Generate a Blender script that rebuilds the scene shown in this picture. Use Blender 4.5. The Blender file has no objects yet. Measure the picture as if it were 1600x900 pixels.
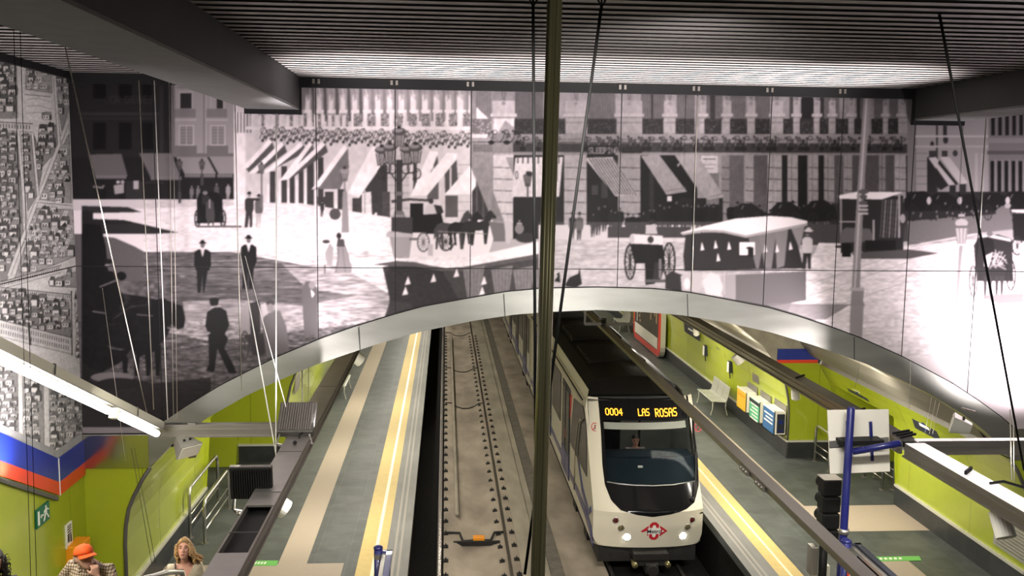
# A metro station seen from its mezzanine: printed mural wall, vault mouth, platforms and a train.
import bpy, bmesh, math, random
import numpy as np
from mathutils import Vector, Matrix
PI = math.pi
random.seed(11)
S = bpy.context.scene
COL = S.collection

# ---------------------------------------------------------------- survey: calibrated camera, used to read positions off known planes
FPX, CAMH, RHO = 1480.0, 7.1, .0125
def _basis():
    v = np.array([(697-800)/FPX, -(277-450)/FPX, 1.0]); v /= np.linalg.norm(v)
    c, s = math.cos(RHO), math.sin(RHO)
    x0 = v[0]*c-v[1]*s; y0 = v[0]*s+v[1]*c
    psi = -math.asin(x0); th = math.atan2(y0, v[2])
    r0 = np.array([math.cos(psi), -math.sin(psi), 0.0])
    f = np.array([math.sin(psi)*math.cos(th), math.cos(psi)*math.cos(th), -math.sin(th)])
    u0 = np.cross(r0, f)
    return r0*c+u0*s, u0*c-r0*s, f
CR, CU, CF = _basis(); CO = np.array([0.0, 0.0, CAMH])
def ray(px, py): return CR*(px-800)/FPX-CU*(py-450)/FPX+CF
def onX(px, py, X): d = ray(px, py); return Vector(CO+d*(X/d[0]))
def onY(px, py, Y): d = ray(px, py); return Vector(CO+d*(Y/d[1]))
def onZ(px, py, Z): d = ray(px, py); return Vector(CO+d*((Z-CAMH)/d[2]))

# ---------------------------------------------------------------- materials
def mat(name, col, rough=.5, metal=0.0, noise=0.0, nscale=8.0, bump=0.0, bscale=30.0, spec=.5, emit=0.0, ecol=None, stretch=(1, 1, 1), coat=0.0, alpha=1.0, trans=0.0, rvar=0.0):
    m = bpy.data.materials.new(name); m.use_nodes = True
    nt = m.node_tree; b = nt.nodes['Principled BSDF']
    c = (col[0], col[1], col[2], 1)
    b.inputs['Base Color'].default_value = c
    b.inputs['Roughness'].default_value = rough; b.inputs['Metallic'].default_value = metal
    b.inputs['Specular IOR Level'].default_value = spec
    b.inputs['Coat Weight'].default_value = coat
    b.inputs['Transmission Weight'].default_value = trans
    b.inputs['Alpha'].default_value = alpha
    if emit:
        b.inputs['Emission Color'].default_value = (*(ecol or col), 1); b.inputs['Emission Strength'].default_value = emit
    if noise or bump or rvar:
        tc = nt.nodes.new('ShaderNodeTexCoord'); mp = nt.nodes.new('ShaderNodeMapping'); mp.inputs['Scale'].default_value = stretch
        nt.links.new(tc.outputs['Object'], mp.inputs['Vector'])
    if noise or rvar:
        n = nt.nodes.new('ShaderNodeTexNoise'); n.inputs['Scale'].default_value = nscale; n.inputs['Detail'].default_value = 6
        nt.links.new(mp.outputs['Vector'], n.inputs['Vector'])
    if noise:
        r = nt.nodes.new('ShaderNodeValToRGB')
        r.color_ramp.elements[0].position = .3; r.color_ramp.elements[1].position = .7
        r.color_ramp.elements[0].color = (*(max(0, v*(1-noise)) for v in col), 1)
        r.color_ramp.elements[1].color = (*(min(1, v*(1+noise)) for v in col), 1)
        nt.links.new(n.outputs['Fac'], r.inputs['Fac']); nt.links.new(r.outputs['Color'], b.inputs['Base Color'])
    if rvar:
        mr = nt.nodes.new('ShaderNodeMapRange'); mr.inputs['To Min'].default_value = max(.03, rough-rvar); mr.inputs['To Max'].default_value = rough+rvar
        nt.links.new(n.outputs['Fac'], mr.inputs['Value']); nt.links.new(mr.outputs['Result'], b.inputs['Roughness'])
    if bump:
        n2 = nt.nodes.new('ShaderNodeTexNoise'); n2.inputs['Scale'].default_value = bscale; n2.inputs['Detail'].default_value = 5
        bp = nt.nodes.new('ShaderNodeBump'); bp.inputs['Strength'].default_value = bump; bp.inputs['Distance'].default_value = .02
        nt.links.new(mp.outputs['Vector'], n2.inputs['Vector']); nt.links.new(n2.outputs['Fac'], bp.inputs['Height']); nt.links.new(bp.outputs['Normal'], b.inputs['Normal'])
    return m

def brick_mat(name, col, col2, mortar, bw, bh, mort=.006, rough=.4, noise=.3, off=0.0, axes='XY', coat=0.0, nscale=3.0):
    """Rectangular slabs or panels with thin joints, in metres."""
    m = mat(name, col, rough, coat=coat); nt = m.node_tree; b = nt.nodes['Principled BSDF']
    tc = nt.nodes.new('ShaderNodeTexCoord'); sp = nt.nodes.new('ShaderNodeSeparateXYZ'); cb = nt.nodes.new('ShaderNodeCombineXYZ')
    nt.links.new(tc.outputs['Object'], sp.inputs[0])
    nt.links.new(sp.outputs[axes[0]], cb.inputs['X']); nt.links.new(sp.outputs[axes[1]], cb.inputs['Y'])
    br = nt.nodes.new('ShaderNodeTexBrick'); br.offset = off; br.inputs['Scale'].default_value = 1.0
    br.inputs['Brick Width'].default_value = bw; br.inputs['Row Height'].default_value = bh; br.inputs['Mortar Size'].default_value = mort
    br.inputs['Color1'].default_value = (*col, 1); br.inputs['Color2'].default_value = (*col2, 1); br.inputs['Mortar'].default_value = (*mortar, 1)
    nt.links.new(cb.outputs[0], br.inputs['Vector'])
    n = nt.nodes.new('ShaderNodeTexNoise'); n.inputs['Scale'].default_value = nscale; n.inputs['Detail'].default_value = 8; n.inputs['Distortion'].default_value = .6
    nt.links.new(tc.outputs['Object'], n.inputs['Vector'])
    mr = nt.nodes.new('ShaderNodeMapRange'); mr.inputs['From Min'].default_value = .25; mr.inputs['From Max'].default_value = .75
    mr.inputs['To Min'].default_value = 1-noise; mr.inputs['To Max'].default_value = 1+noise
    nt.links.new(n.outputs['Fac'], mr.inputs['Value'])
    vm = nt.nodes.new('ShaderNodeVectorMath'); vm.operation = 'SCALE'
    nt.links.new(br.outputs['Color'], vm.inputs[0]); nt.links.new(mr.outputs['Result'], vm.inputs['Scale']); nt.links.new(vm.outputs[0], b.inputs['Base Color'])
    return m

def print_mat(name, rough=.3, tint=(1, .885, .915)):
    m = mat(name, (1, 1, 1), rough, spec=.4); nt = m.node_tree; b = nt.nodes['Principled BSDF']; b.inputs['Specular IOR Level'].default_value = .12
    at = nt.nodes.new('ShaderNodeAttribute'); at.attribute_name = 'print'
    vm = nt.nodes.new('ShaderNodeVectorMath'); vm.operation = 'MULTIPLY'; vm.inputs[1].default_value = tint
    nt.links.new(at.outputs['Color'], vm.inputs[0]); nt.links.new(vm.outputs[0], b.inputs['Base Color'])
    return m

M = {}
def setup_materials():
    M['concrete'] = mat('vault concrete', (.36, .33, .26), .8, noise=.2, nscale=3, bump=.2)
    M['bed'] = mat('track bed concrete', (.30, .25, .19), .85, noise=.30, nscale=1.6, bump=.5, bscale=9, stretch=(1, .5, 1))
    M['bed2'] = mat('smooth kerb concrete', (.30, .265, .20), .85, noise=.22, nscale=2.5, stretch=(1, .3, 1))
    M['drain'] = mat('dark drain cover', (.13, .115, .09), .8, noise=.2, nscale=5)
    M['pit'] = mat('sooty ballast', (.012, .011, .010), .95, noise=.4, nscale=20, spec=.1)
    M['slate'] = brick_mat('green grey slate slabs', (.052, .058, .053), (.068, .074, .068), (.098, .103, .097), .6, .6, .006, .5, .35, .5, 'YX', nscale=2.2)
    M['tan'] = mat('beige tactile paving', (.36, .295, .225), .6, noise=.05, nscale=40, bump=.1, bscale=120)
    M['yellow'] = mat('yellow tactile paving', (.62, .46, .16), .55, noise=.06, nscale=8, bump=.25, bscale=60)
    M['paleline'] = mat('reflective pale line', (.92, .82, .55), .4)
    M['edge'] = mat('grey edge paving', (.20, .195, .18), .6, noise=.12, nscale=6, stretch=(1, .2, 1))
    M['edge2'] = mat('pale edge groove', (.34, .31, .27), .6)
    M['green'] = brick_mat('lime green enamel panels', (.33, .385, .020), (.335, .39, .021), (.13, .16, .012), 2.4, 6.0, .006, .22, .03, 0, 'YZ', coat=.3)
    M['greenx'] = brick_mat('lime green enamel panels facing', (.33, .385, .020), (.335, .39, .021), (.13, .16, .012), 2.4, 6.0, .006, .22, .03, 0, 'XZ', coat=.3)
    M['plinth'] = brick_mat('black slate plinth', (.018, .02, .02), (.028, .03, .03), (.05, .05, .05), .5, .8, .004, .35, .4, 0, 'YZ')
    M['trimpale'] = mat('pale aluminium trim', (.62, .60, .50), .35, metal=.3)
    M['archsteel'] = mat('brushed steel facing', (.28, .28, .25), .38, metal=.55, noise=.12, nscale=1.2, rvar=.1, stretch=(.6, 1, 3))
    M['steel'] = mat('brushed stainless steel', (.56, .55, .51), .33, metal=1, noise=.12, nscale=1.2, rvar=.1, stretch=(.6, 1, 3))
    M['polish'] = mat('polished steel', (.62, .59, .50), .18, metal=1)
    M['olive'] = mat('olive streaked steel', (.44, .41, .22), .34, metal=.45, noise=.25, nscale=3, stretch=(3, 3, .3))  # olive tint with streaks along the length of the post
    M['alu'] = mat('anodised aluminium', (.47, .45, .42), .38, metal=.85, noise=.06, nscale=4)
    M['alud'] = mat('darker aluminium', (.30, .28, .25), .42, metal=.8)  # darker grey aluminium for channel sides and many small fittings
    M['dark'] = mat('dark bronze duct cladding', (.12, .115, .105), .55, metal=.4)
    M['black'] = mat('black matt paint', (.009, .009, .009), .6, spec=.25)
    M['beam'] = mat('charcoal beam cladding', (.019, .019, .018), .7, noise=.1, nscale=3)
    M['beam_u'] = mat('grey beam soffit board', (.115, .115, .11), .65, noise=.1, nscale=4)
    M['cornice'] = mat('brown grey cornice duct', (.17, .155, .125), .5, metal=.2, noise=.15, nscale=2, stretch=(1, .2, 1))
    M['slat'] = mat('grey ceiling slat', (.27, .255, .235), .5)
    M['plenum'] = mat('black plenum', (.006, .006, .006), .9, spec=.1)
    M['wallgrey'] = mat('grey render', (.3, .3, .29), .8, noise=.1)
    M['print'] = print_mat('printed photograph', .5)
    M['mapprint'] = print_mat('printed town plan', .45, (1, .97, .93))
    M['cable'] = mat('steel hanger wire', (.70, .66, .55), .35, metal=.7)
    M['wirew'] = mat('white hanger wire', (.9, .88, .82), .4)
    M['cableb'] = mat('black hanger wire', (.006, .006, .006), .7, spec=.1)
    M['white'] = mat('white paint', (.78, .76, .68), .4)
    M['offwhite'] = mat('ivory board', (.80, .76, .66), .5)
    M['navy'] = mat('navy blue paint', (.012, .016, .13), .35, coat=.3)
    M['blue'] = mat('royal blue band', (.010, .028, .27), .3, coat=.2)
    M['red'] = mat('red band', (.72, .045, .02), .35, coat=.2)
    M['deepred'] = mat('deep red', (.5, .02, .03), .4)
    M['tube'] = mat('lit fluorescent tube', (1, .98, .92), .4, emit=14, ecol=(1, .97, .93))
    M['strip'] = mat('glowing white channel top', (1, .97, .95), .4, emit=.30, ecol=(1, .95, .95))  # added glow stands in for light falling on the channel tops
    M['orange'] = mat('amber plastic', (.85, .30, .01), .4)
    M['exit'] = mat('green safety sign', (.004, .13, .065), .45)
    M['sticker'] = mat('bright green floor sticker', (.12, .42, .08), .5)
    M['rail'] = mat('rail steel', (.20, .17, .14), .35, metal=.8)
    M['railtop'] = mat('worn rail head', (.40, .37, .34), .25, metal=.9)
    M['cream'] = mat('ivory train enamel', (.66, .61, .48), .22, coat=.5)
    M['gloss'] = mat('gloss black enamel', (.006, .006, .007), .12, spec=.35)
    M['roof'] = mat('black roof', (.010, .009, .008), .6, spec=.2)
    M['roof2'] = mat('dusty roof plate', (.016, .014, .011), .7, spec=.2)
    M['door'] = mat('dark door enamel', (.012, .015, .032), .3, spec=.3)
    M['tblue'] = mat('train blue', (.010, .022, .16), .25, coat=.4)
    M['glassd'] = mat('dark window glass', (.010, .011, .013), .16, spec=.25)
    M['pane'] = mat('windscreen glass', (.86, .90, .90), .02, trans=1.0, spec=.2); M['pane'].node_tree.nodes['Principled BSDF'].inputs['IOR'].default_value = 1.08
    M['dash'] = mat('blue grey dashboard', (.006, .011, .016), .8, spec=.1)
    M['cabgrey'] = mat('cab wall', (.16, .165, .15), .6, noise=.15, nscale=3)
    M['visor'] = mat('pale roller blind', (.74, .74, .66), .6)
    M['amber'] = mat('amber display dots', (1, .35, .02), .4, emit=5, ecol=(1, .33, .02))
    M['lampon'] = mat('lit headlamp', (1, 1, .95), .3, emit=30, ecol=(1, 1, .92))
    M['lampred'] = mat('unlit red lamp', (.09, .012, .010), .15)
    M['lampam'] = mat('unlit clear lamp', (.20, .17, .08), .1, metal=.5)
    M['perf'] = mat('perforated grey metal', (.42, .42, .36), .45, metal=.5)
    M['rubber'] = mat('black rubber', (.015, .014, .013), .8)
    M['dirt'] = mat('oily underframe', (.009, .0075, .006), .8, noise=.4, nscale=12)
    M['skin'] = mat('skin', (.60, .33, .23), .5, noise=.06, nscale=20)
    M['skin2'] = mat('flushed skin', (.66, .34, .24), .5, noise=.10, nscale=14)
    M['lips'] = mat('lips', (.42, .15, .13), .5)
    M['eye'] = mat('eye', (.03, .02, .015), .3)
    M['brow'] = mat('brow hair', (.22, .13, .07), .7)
    M['blond'] = mat('blond hair', (.44, .26, .10), .5, noise=.45, nscale=18, stretch=(1, 1, .25))
    M['darkhair'] = mat('dark curly hair', (.012, .008, .006), .5)
    M['greyhair'] = mat('grey hair', (.30, .25, .20), .6)
    M['cap'] = mat('orange cotton cap', (.90, .13, .015), .7, noise=.06, nscale=20)
    M['creamknit'] = mat('cream knit', (.62, .53, .38), .8, noise=.08, nscale=30, bump=.3, bscale=80)
    M['shirtw'] = mat('pale shirt', (.42, .38, .33), .7)
    M['trouser'] = mat('dark trousers', (.03, .03, .04), .8)
    M['leather'] = mat('brown strap', (.05, .025, .012), .5)
    M['shoe'] = mat('dark shoe', (.015, .012, .01), .5)
    M['ylw'] = mat('yellow rack enamel', (.85, .52, .03), .4)
    M['grn'] = mat('green rack enamel', (.07, .42, .22), .4)
    M['blu'] = mat('blue rack enamel', (.02, .11, .28), .4)
    M['ink'] = mat('dark ink', (.015, .018, .03), .5)
    M['step'] = brick_mat('granite steps', (.10, .10, .095), (.12, .12, .11), (.05, .05, .05), .6, .6, .004, .5, .2, 0, 'XY')
    M['poster'] = mat('poster ground', (.05, .045, .04), .4, noise=.3, nscale=3)
    M['flesh'] = mat('poster warm bars', (.50, .34, .20), .5, noise=.2, nscale=6)
    # checked shirt
    m = mat('brown check cotton', (.62, .52, .38), .8); nt = m.node_tree; b = nt.nodes['Principled BSDF']
    tc = nt.nodes.new('ShaderNodeTexCoord'); sp = nt.nodes.new('ShaderNodeSeparateXYZ'); nt.links.new(tc.outputs['Object'], sp.inputs[0])
    outs = []
    for ax in ('X', 'Z'):
        mu = nt.nodes.new('ShaderNodeMath'); mu.operation = 'MULTIPLY'; mu.inputs[1].default_value = 38
        fr = nt.nodes.new('ShaderNodeMath'); fr.operation = 'FRACT'
        lt = nt.nodes.new('ShaderNodeMath'); lt.operation = 'LESS_THAN'; lt.inputs[1].default_value = .34
        nt.links.new(sp.outputs[ax], mu.inputs[0]); nt.links.new(mu.outputs[0], fr.inputs[0]); nt.links.new(fr.outputs[0], lt.inputs[0]); outs.append(lt)
    ad = nt.nodes.new('ShaderNodeMath'); ad.operation = 'ADD'; nt.links.new(outs[0].outputs[0], ad.inputs[0]); nt.links.new(outs[1].outputs[0], ad.inputs[1])
    hf = nt.nodes.new('ShaderNodeMath'); hf.operation = 'MULTIPLY'; hf.inputs[1].default_value = .5; nt.links.new(ad.outputs[0], hf.inputs[0])
    rp = nt.nodes.new('ShaderNodeValToRGB'); rp.color_ramp.interpolation = 'CONSTANT'
    rp.color_ramp.elements[0].color = (.60, .50, .36, 1); rp.color_ramp.elements[1].position = .75; rp.color_ramp.elements[1].color = (.055, .03, .02, 1)
    e = rp.color_ramp.elements.new(.3); e.color = (.22, .14, .085, 1)
    nt.links.new(hf.outputs[0], rp.inputs['Fac']); nt.links.new(rp.outputs['Color'], b.inputs['Base Color']); M['check'] = m

# ---------------------------------------------------------------- mesh builder
class MB:
    def __init__(s, origin=(0, 0, 0)): s.v = []; s.f = []; s.o = Vector(origin)
    def add(s, vs, fs):
        n = len(s.v); s.v += [Vector(v) for v in vs]; s.f += [tuple(i+n for i in f) for f in fs]; return s
    def box(s, x0, x1, y0, y1, z0, z1):
        vs = [(x, y, z) for z in (z0, z1) for y in (y0, y1) for x in (x0, x1)]
        return s.add(vs, [(0, 2, 3, 1), (4, 5, 7, 6), (0, 1, 5, 4), (2, 6, 7, 3), (0, 4, 6, 2), (1, 3, 7, 5)])
    def obox(s, c, ax, ay, az):
        """box from a centre and three half axes"""
        c, ax, ay, az = map(Vector, (c, ax, ay, az))
        vs = [c+ax*i+ay*j+az*k for k in (-1, 1) for j in (-1, 1) for i in (-1, 1)]
        return s.add(vs, [(0, 2, 3, 1), (4, 5, 7, 6), (0, 1, 5, 4), (2, 6, 7, 3), (0, 4, 6, 2), (1, 3, 7, 5)])
    def bar(s, a, b, w, h, up=(0, 0, 1)):
        a, b = Vector(a), Vector(b); d = (b-a).normalized(); u = Vector(up); x = d.cross(u).normalized(); u = x.cross(d)
        return s.obox((a+b)/2, x*w/2, (b-a)/2, u*h/2)
    def tube(s, pts, r, n=10, cap=True):
        pts = [Vector(p) for p in pts]; rr = r if isinstance(r, (list, tuple)) else [r]*len(pts)
        rings = []; prev = None
        for i, p in enumerate(pts):
            d = (pts[min(i+1, len(pts)-1)]-pts[max(i-1, 0)]).normalized()
            ref = prev if prev is not None else (Vector((0, 0, 1)) if abs(d.z) < .9 else Vector((1, 0, 0)))
            x = ref-d*ref.dot(d)
            if x.length < 1e-6: x = d.orthogonal()
            x.normalize(); y = d.cross(x); prev = x
            rings.append([p+(x*math.cos(2*PI*k/n)+y*math.sin(2*PI*k/n))*rr[i] for k in range(n)])
        vs = [v for q in rings for v in q]; fs = []
        for i in range(len(pts)-1):
            for k in range(n): fs.append((i*n+k, i*n+(k+1) % n, (i+1)*n+(k+1) % n, (i+1)*n+k))
        if cap: fs += [tuple(range(n))[::-1], tuple((len(pts)-1)*n+k for k in range(n))]
        return s.add(vs, fs)
    def loft(s, rings, cap=True):
        n = len(rings[0]); vs = [v for q in rings for v in q]; fs = []
        for i in range(len(rings)-1):
            for k in range(n): fs.append((i*n+k, i*n+(k+1) % n, (i+1)*n+(k+1) % n, (i+1)*n+k))
        if cap: fs += [tuple(range(n))[::-1], tuple((len(rings)-1)*n+k for k in range(n))]
        return s.add(vs, fs)
    def prism(s, poly, fn, a, b):
        """poly of 2D points; fn(u, v, w) -> 3D; extruded from w=a to w=b"""
        n = len(poly)
        vs = [fn(u, v, a) for u, v in poly]+[fn(u, v, b) for u, v in poly]
        return s.add(vs, [tuple(range(n))[::-1], tuple(range(n, 2*n))]+[(k, (k+1) % n, n+(k+1) % n, n+k) for k in range(n)])
    def ball(s, c, rx, ry, rz, n=16, m=10):
        c = Vector(c); vs = [c+Vector((0, 0, -rz))]; fs = []
        for j in range(1, m):
            t = PI*j/m-PI/2
            for k in range(n): p = 2*PI*k/n; vs.append(c+Vector((rx*math.cos(t)*math.cos(p), ry*math.cos(t)*math.sin(p), rz*math.sin(t))))
        vs.append(c+Vector((0, 0, rz))); L = len(vs)-1
        for k in range(n): fs.append((0, 1+(k+1) % n, 1+k)); fs.append((L, 1+(m-2)*n+k, 1+(m-2)*n+(k+1) % n))
        for j in range(m-2):
            for k in range(n): fs.append((1+j*n+k, 1+j*n+(k+1) % n, 1+(j+1)*n+(k+1) % n, 1+(j+1)*n+k))
        return s.add(vs, fs)
    def cyl(s, a, b, r, n=14): return s.tube([a, b], r, n)
    def ribbon(s, left, right):
        """quad strip between two polylines"""
        n = len(left)
        return s.add(list(left)+list(right), [(i, i+1, n+i+1, n+i) for i in range(n-1)])
    def build(s, name, m, parent=None, smooth=False, bevel=0.0, fix=True):
        me = bpy.data.meshes.new(name)
        me.from_pydata([v-s.o for v in s.v], [], s.f)
        if fix:
            bm = bmesh.new(); bm.from_mesh(me); bmesh.ops.recalc_face_normals(bm, faces=bm.faces); bm.to_mesh(me); bm.free()
        me.materials.append(M[m] if isinstance(m, str) else m)
        if smooth: me.polygons.foreach_set('use_smooth', [True]*len(me.polygons))
        o = bpy.data.objects.new(name, me); COL.objects.link(o)
        if parent: o.parent = parent
        else: o.location = s.o
        if bevel:
            md = o.modifiers.new('edge', 'BEVEL'); md.width = bevel; md.segments = 2; md.limit_method = 'ANGLE'; md.angle_limit = .6
        if smooth == 'auto':
            bm = bmesh.new(); bm.from_mesh(me); bmesh.ops.remove_doubles(bm, verts=bm.verts, dist=.0004); bmesh.ops.recalc_face_normals(bm, faces=bm.faces); bm.to_mesh(me); bm.free()
            me.polygons.foreach_set('use_smooth', [True]*len(me.polygons)); me.set_sharp_from_angle(angle=.5)
        return o

def thing(name, label, cat, loc, group=None, rz=0.0):
    o = bpy.data.objects.new(name, None); COL.objects.link(o); o.location = loc; o.rotation_euler = (0, 0, rz); o.empty_display_size = .1
    o['label'] = label; o['category'] = cat
    if group: o['group'] = group
    return o
def tag(o, label, cat, group=None):
    o['label'] = label; o['category'] = cat
    if group: o['group'] = group
    return o
def struct(o): o['kind'] = 'structure'; return o
def dup(root, loc, label, rz=None):
    r = root.copy(); COL.objects.link(r); r.location = loc; r['label'] = label
    if rz is not None: r.rotation_euler = (0, 0, rz)
    for ch in root.children:
        c = ch.copy(); COL.objects.link(c); c.parent = r
        for g in ch.children:
            d = g.copy(); COL.objects.link(d); d.parent = c
    return r
def text_mesh(body, size, name, m, fn, parent=None, origin=(0, 0, 0), depth=.004, align='CENTER', bold=0.0):
    """lettering as a solid mesh; fn(u, v, w) -> world"""
    cu = bpy.data.curves.new(name, 'FONT'); cu.body = body; cu.size = size; cu.extrude = depth; cu.align_x = align; cu.align_y = 'CENTER'; cu.offset = bold
    o = bpy.data.objects.new(name, cu); COL.objects.link(o)
    bpy.context.view_layer.update()
    me = bpy.data.meshes.new_from_object(o.evaluated_get(bpy.context.evaluated_depsgraph_get()))
    bpy.data.objects.remove(o); bpy.data.curves.remove(cu)
    org = Vector(origin)
    for v in me.vertices: v.co = Vector(fn(v.co.x, v.co.y, v.co.z))-org
    me.materials.clear(); me.materials.append(M[m])
    o = bpy.data.objects.new(name, me); COL.objects.link(o)
    if parent: o.parent = parent
    else: o.location = org
    return o
# ---------------------------------------------------------------- printed wall pictures
class Canvas:
    """A greyscale drawing, in the frame units of the calibrated camera, later fixed to a wall plane."""
    def __init__(s, x0, y0, x1, y1, ss=2):
        s.x0, s.y0, s.ss = x0, y0, ss
        s.w, s.h = int((x1-x0)*ss), int((y1-y0)*ss)
        s.a = np.full((s.h, s.w), .6, np.float32)
        s.rng = np.random.default_rng(7)
    def mask(s, pts):
        p = np.array(pts, float)
        p = (p-[s.x0, s.y0])*s.ss
        xa, xb = max(0, int(p[:, 0].min())), min(s.w, int(p[:, 0].max())+2)
        ya, yb = max(0, int(p[:, 1].min())), min(s.h, int(p[:, 1].max())+2)
        if xb <= xa or yb <= ya: return None
        xs = np.arange(xa, xb)+.5; ys = np.arange(ya, yb)+.5
        m = np.zeros((yb-ya, xb-xa), bool)
        n = len(p)
        for i in range(n):
            (ax, ay), (bx, by) = p[i], p[(i+1) % n]
            if ay == by: continue
            r = (ys >= min(ay, by)) & (ys < max(ay, by))
            if not r.any(): continue
            xi = ax+(ys[r]-ay)*(bx-ax)/(by-ay)
            m[r] ^= xs[None, :] > xi[:, None]
        return slice(ya, yb), slice(xa, xb), m
    def P(s, pts, g, a=1.0, noise=0):
        k = s.mask(pts)
        if k is None: return
        sub = s.a[k[0], k[1]]
        v = g
        if noise: v = g+noise*(s.rng.random(sub.shape, np.float32)-.5)
        sub[...] = np.where(k[2], sub*(1-a)+v*a, sub)
    def R(s, x0, y0, x1, y1, g, a=1.0, noise=0): s.P([(x0, y0), (x1, y0), (x1, y1), (x0, y1)], g, a, noise)
    def L(s, pts, w, g, a=1.0):
        for (ax, ay), (bx, by) in zip(pts, pts[1:]):
            d = math.hypot(bx-ax, by-ay) or 1
            nx, ny = -(by-ay)/d*w/2, (bx-ax)/d*w/2
            s.P([(ax+nx, ay+ny), (bx+nx, by+ny), (bx-nx, by-ny), (ax-nx, ay-ny)], g, a)
    def E(s, cx, cy, rx, ry, g, a=1.0, n=20, noise=0):
        s.P([(cx+rx*math.cos(t*2*PI/n), cy+ry*math.sin(t*2*PI/n)) for t in range(n)], g, a, noise)
    def ring(s, cx, cy, rx, ry, w, g, n=24):
        s.L([(cx+rx*math.cos(t*2*PI/n), cy+ry*math.sin(t*2*PI/n)) for t in range(n+1)], w, g)
    def wheel(s, cx, cy, rx, ry, g, spokes=10, w=1.6):
        s.ring(cx, cy, rx, ry, w*1.4, g)
        for k in range(spokes):
            t = k*2*PI/spokes
            s.L([(cx, cy), (cx+rx*math.cos(t), cy+ry*math.sin(t))], w*.6, g)
        s.E(cx, cy, rx*.2, ry*.2, g)
    def noise(s, x0, y0, x1, y1, amp, sx, sy, pts=None, seed=0):
        """Streaky cobble grain: smoothed random field, sx by sy frame units per grain."""
        xa, ya = int((x0-s.x0)*s.ss), int((y0-s.y0)*s.ss)
        xb, yb = int((x1-s.x0)*s.ss), int((y1-s.y0)*s.ss)
        xa, ya, xb, yb = max(xa, 0), max(ya, 0), min(xb, s.w), min(yb, s.h)
        r = np.random.default_rng(seed)
        gh, gw = int((yb-ya)/(sy*s.ss))+3, int((xb-xa)/(sx*s.ss))+3
        f = r.random((gh, gw)).astype(np.float32)-.5
        yy = np.arange(yb-ya)/(sy*s.ss); xx = np.arange(xb-xa)/(sx*s.ss)
        yi, xi = yy.astype(int), xx.astype(int)
        fy, fx = (yy-yi)[:, None], (xx-xi)[None, :]
        v = (f[yi][:, xi]*(1-fy)*(1-fx)+f[yi+1][:, xi]*fy*(1-fx)+f[yi][:, xi+1]*(1-fy)*fx+f[yi+1][:, xi+1]*fy*fx)
        sub = s.a[ya:yb, xa:xb]
        v = 1+amp*v
        if pts is not None:
            k = s.mask(pts); m = np.zeros_like(s.a, bool); m[k[0], k[1]] = k[2]
            v = np.where(m[ya:yb, xa:xb], v, 1)
        sub *= v
    def text(s, txt, x, y, h, g, slant=0, adv=.72):
        for ch in txt:
            rows = FONT57.get(ch)
            if rows:
                c = h/7
                for j, r in enumerate(rows):
                    for i in range(5):
                        if r >> (4-i) & 1: s.R(x+i*c*.85, y+j*c+i*slant, x+i*c*.85+c*.9, y+j*c+c+i*slant, g)
            x += h*adv
    def done(s):
        a = np.clip(s.a, .012, .97)
        return a.reshape(s.h//s.ss, s.ss, s.w//s.ss, s.ss).mean((1, 3))

FONT57 = {'A': (14,17,17,31,17,17,17), 'B': (30,17,17,30,17,17,30), 'C': (14,17,16,16,16,17,14), 'D': (30,17,17,17,17,17,30), 'E': (31,16,16,30,16,16,31),
          'G': (14,17,16,23,17,17,14), 'I': (14,4,4,4,4,4,14), 'L': (16,16,16,16,16,16,31), 'N': (17,25,25,21,19,19,17), 'O': (14,17,17,17,17,17,14),
          'P': (30,17,17,30,16,16,16), 'R': (30,17,17,30,20,18,17), 'S': (15,16,16,14,1,1,30), 'T': (31,4,4,4,4,4,4), 'U': (17,17,17,17,17,17,14),
          'V': (17,17,17,17,17,10,4), '0': (14,17,17,17,17,17,14), '4': (2,6,10,18,31,2,2), 'M': (17,27,21,21,17,17,17)}

def man(c, x, yf, h, g=.04, shirt=None, face=.4, hat=True, stride=.0, w=.24, back=False, legs=None):
    """A standing figure, feet at yf, height h."""
    lg = g if legs is None else legs
    yh = yf-h; sh = yh+h*.17; hip = yh+h*.52
    W = h*w/2
    c.P([(x-W*.75, hip-h*.04), (x+W*.75, hip-h*.04), (x+W*.2+stride*h*.3, yf), (x+W*.2+stride*h*.3-h*.07, yf), (x, hip+h*.12),
         (x-W*.1-stride*h*.25+h*.02, yf), (x-W*.3-stride*h*.25-h*.05, yf)], lg)
    c.P([(x-W*.5, sh), (x+W*.5, sh), (x+W, sh+h*.05), (x+W*1.05, sh+h*.3), (x+W*.8, hip+h*.06), (x-W*.8, hip+h*.06), (x-W*1.05, sh+h*.3), (x-W, sh+h*.05)], g)
    if shirt is not None and not back:
        c.P([(x-W*.25, sh), (x+W*.25, sh), (x, sh+h*.15)], shirt)
    c.E(x, yh+h*.09, h*.042, h*.06, face)
    if hat:
        c.E(x, yh+h*.05, h*.075, h*.018, .03); c.E(x, yh+h*.03, h*.046, h*.04, .03)
    elif back: c.E(x, yh+h*.075, h*.046, h*.055, .05)

def streetlamp(c, x, y0, y1, s, g=.3, dark=.1):
    c.L([(x, y0+s*3), (x, y1)], s*.5, g); c.L([(x, y1-s*4), (x, y1)], s*1.0, g)
    c.P([(x-s*.9, y0+s*1.3), (x+s*.9, y0+s*1.3), (x+s*.5, y0+s*3.4), (x-s*.5, y0+s*3.4)], g+.15)
    for k in (-.9, -.3, .3, .9): c.L([(x+k*s, y0+s*1.2), (x+k*s*.55, y0+s*3.4)], s*.2, dark)
    c.E(x, y0+s*.9, s*1.15, s*.65, g+.05); c.R(x-s*.35, y0-s*.3, x+s*.35, y0+s*.5, dark)

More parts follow.
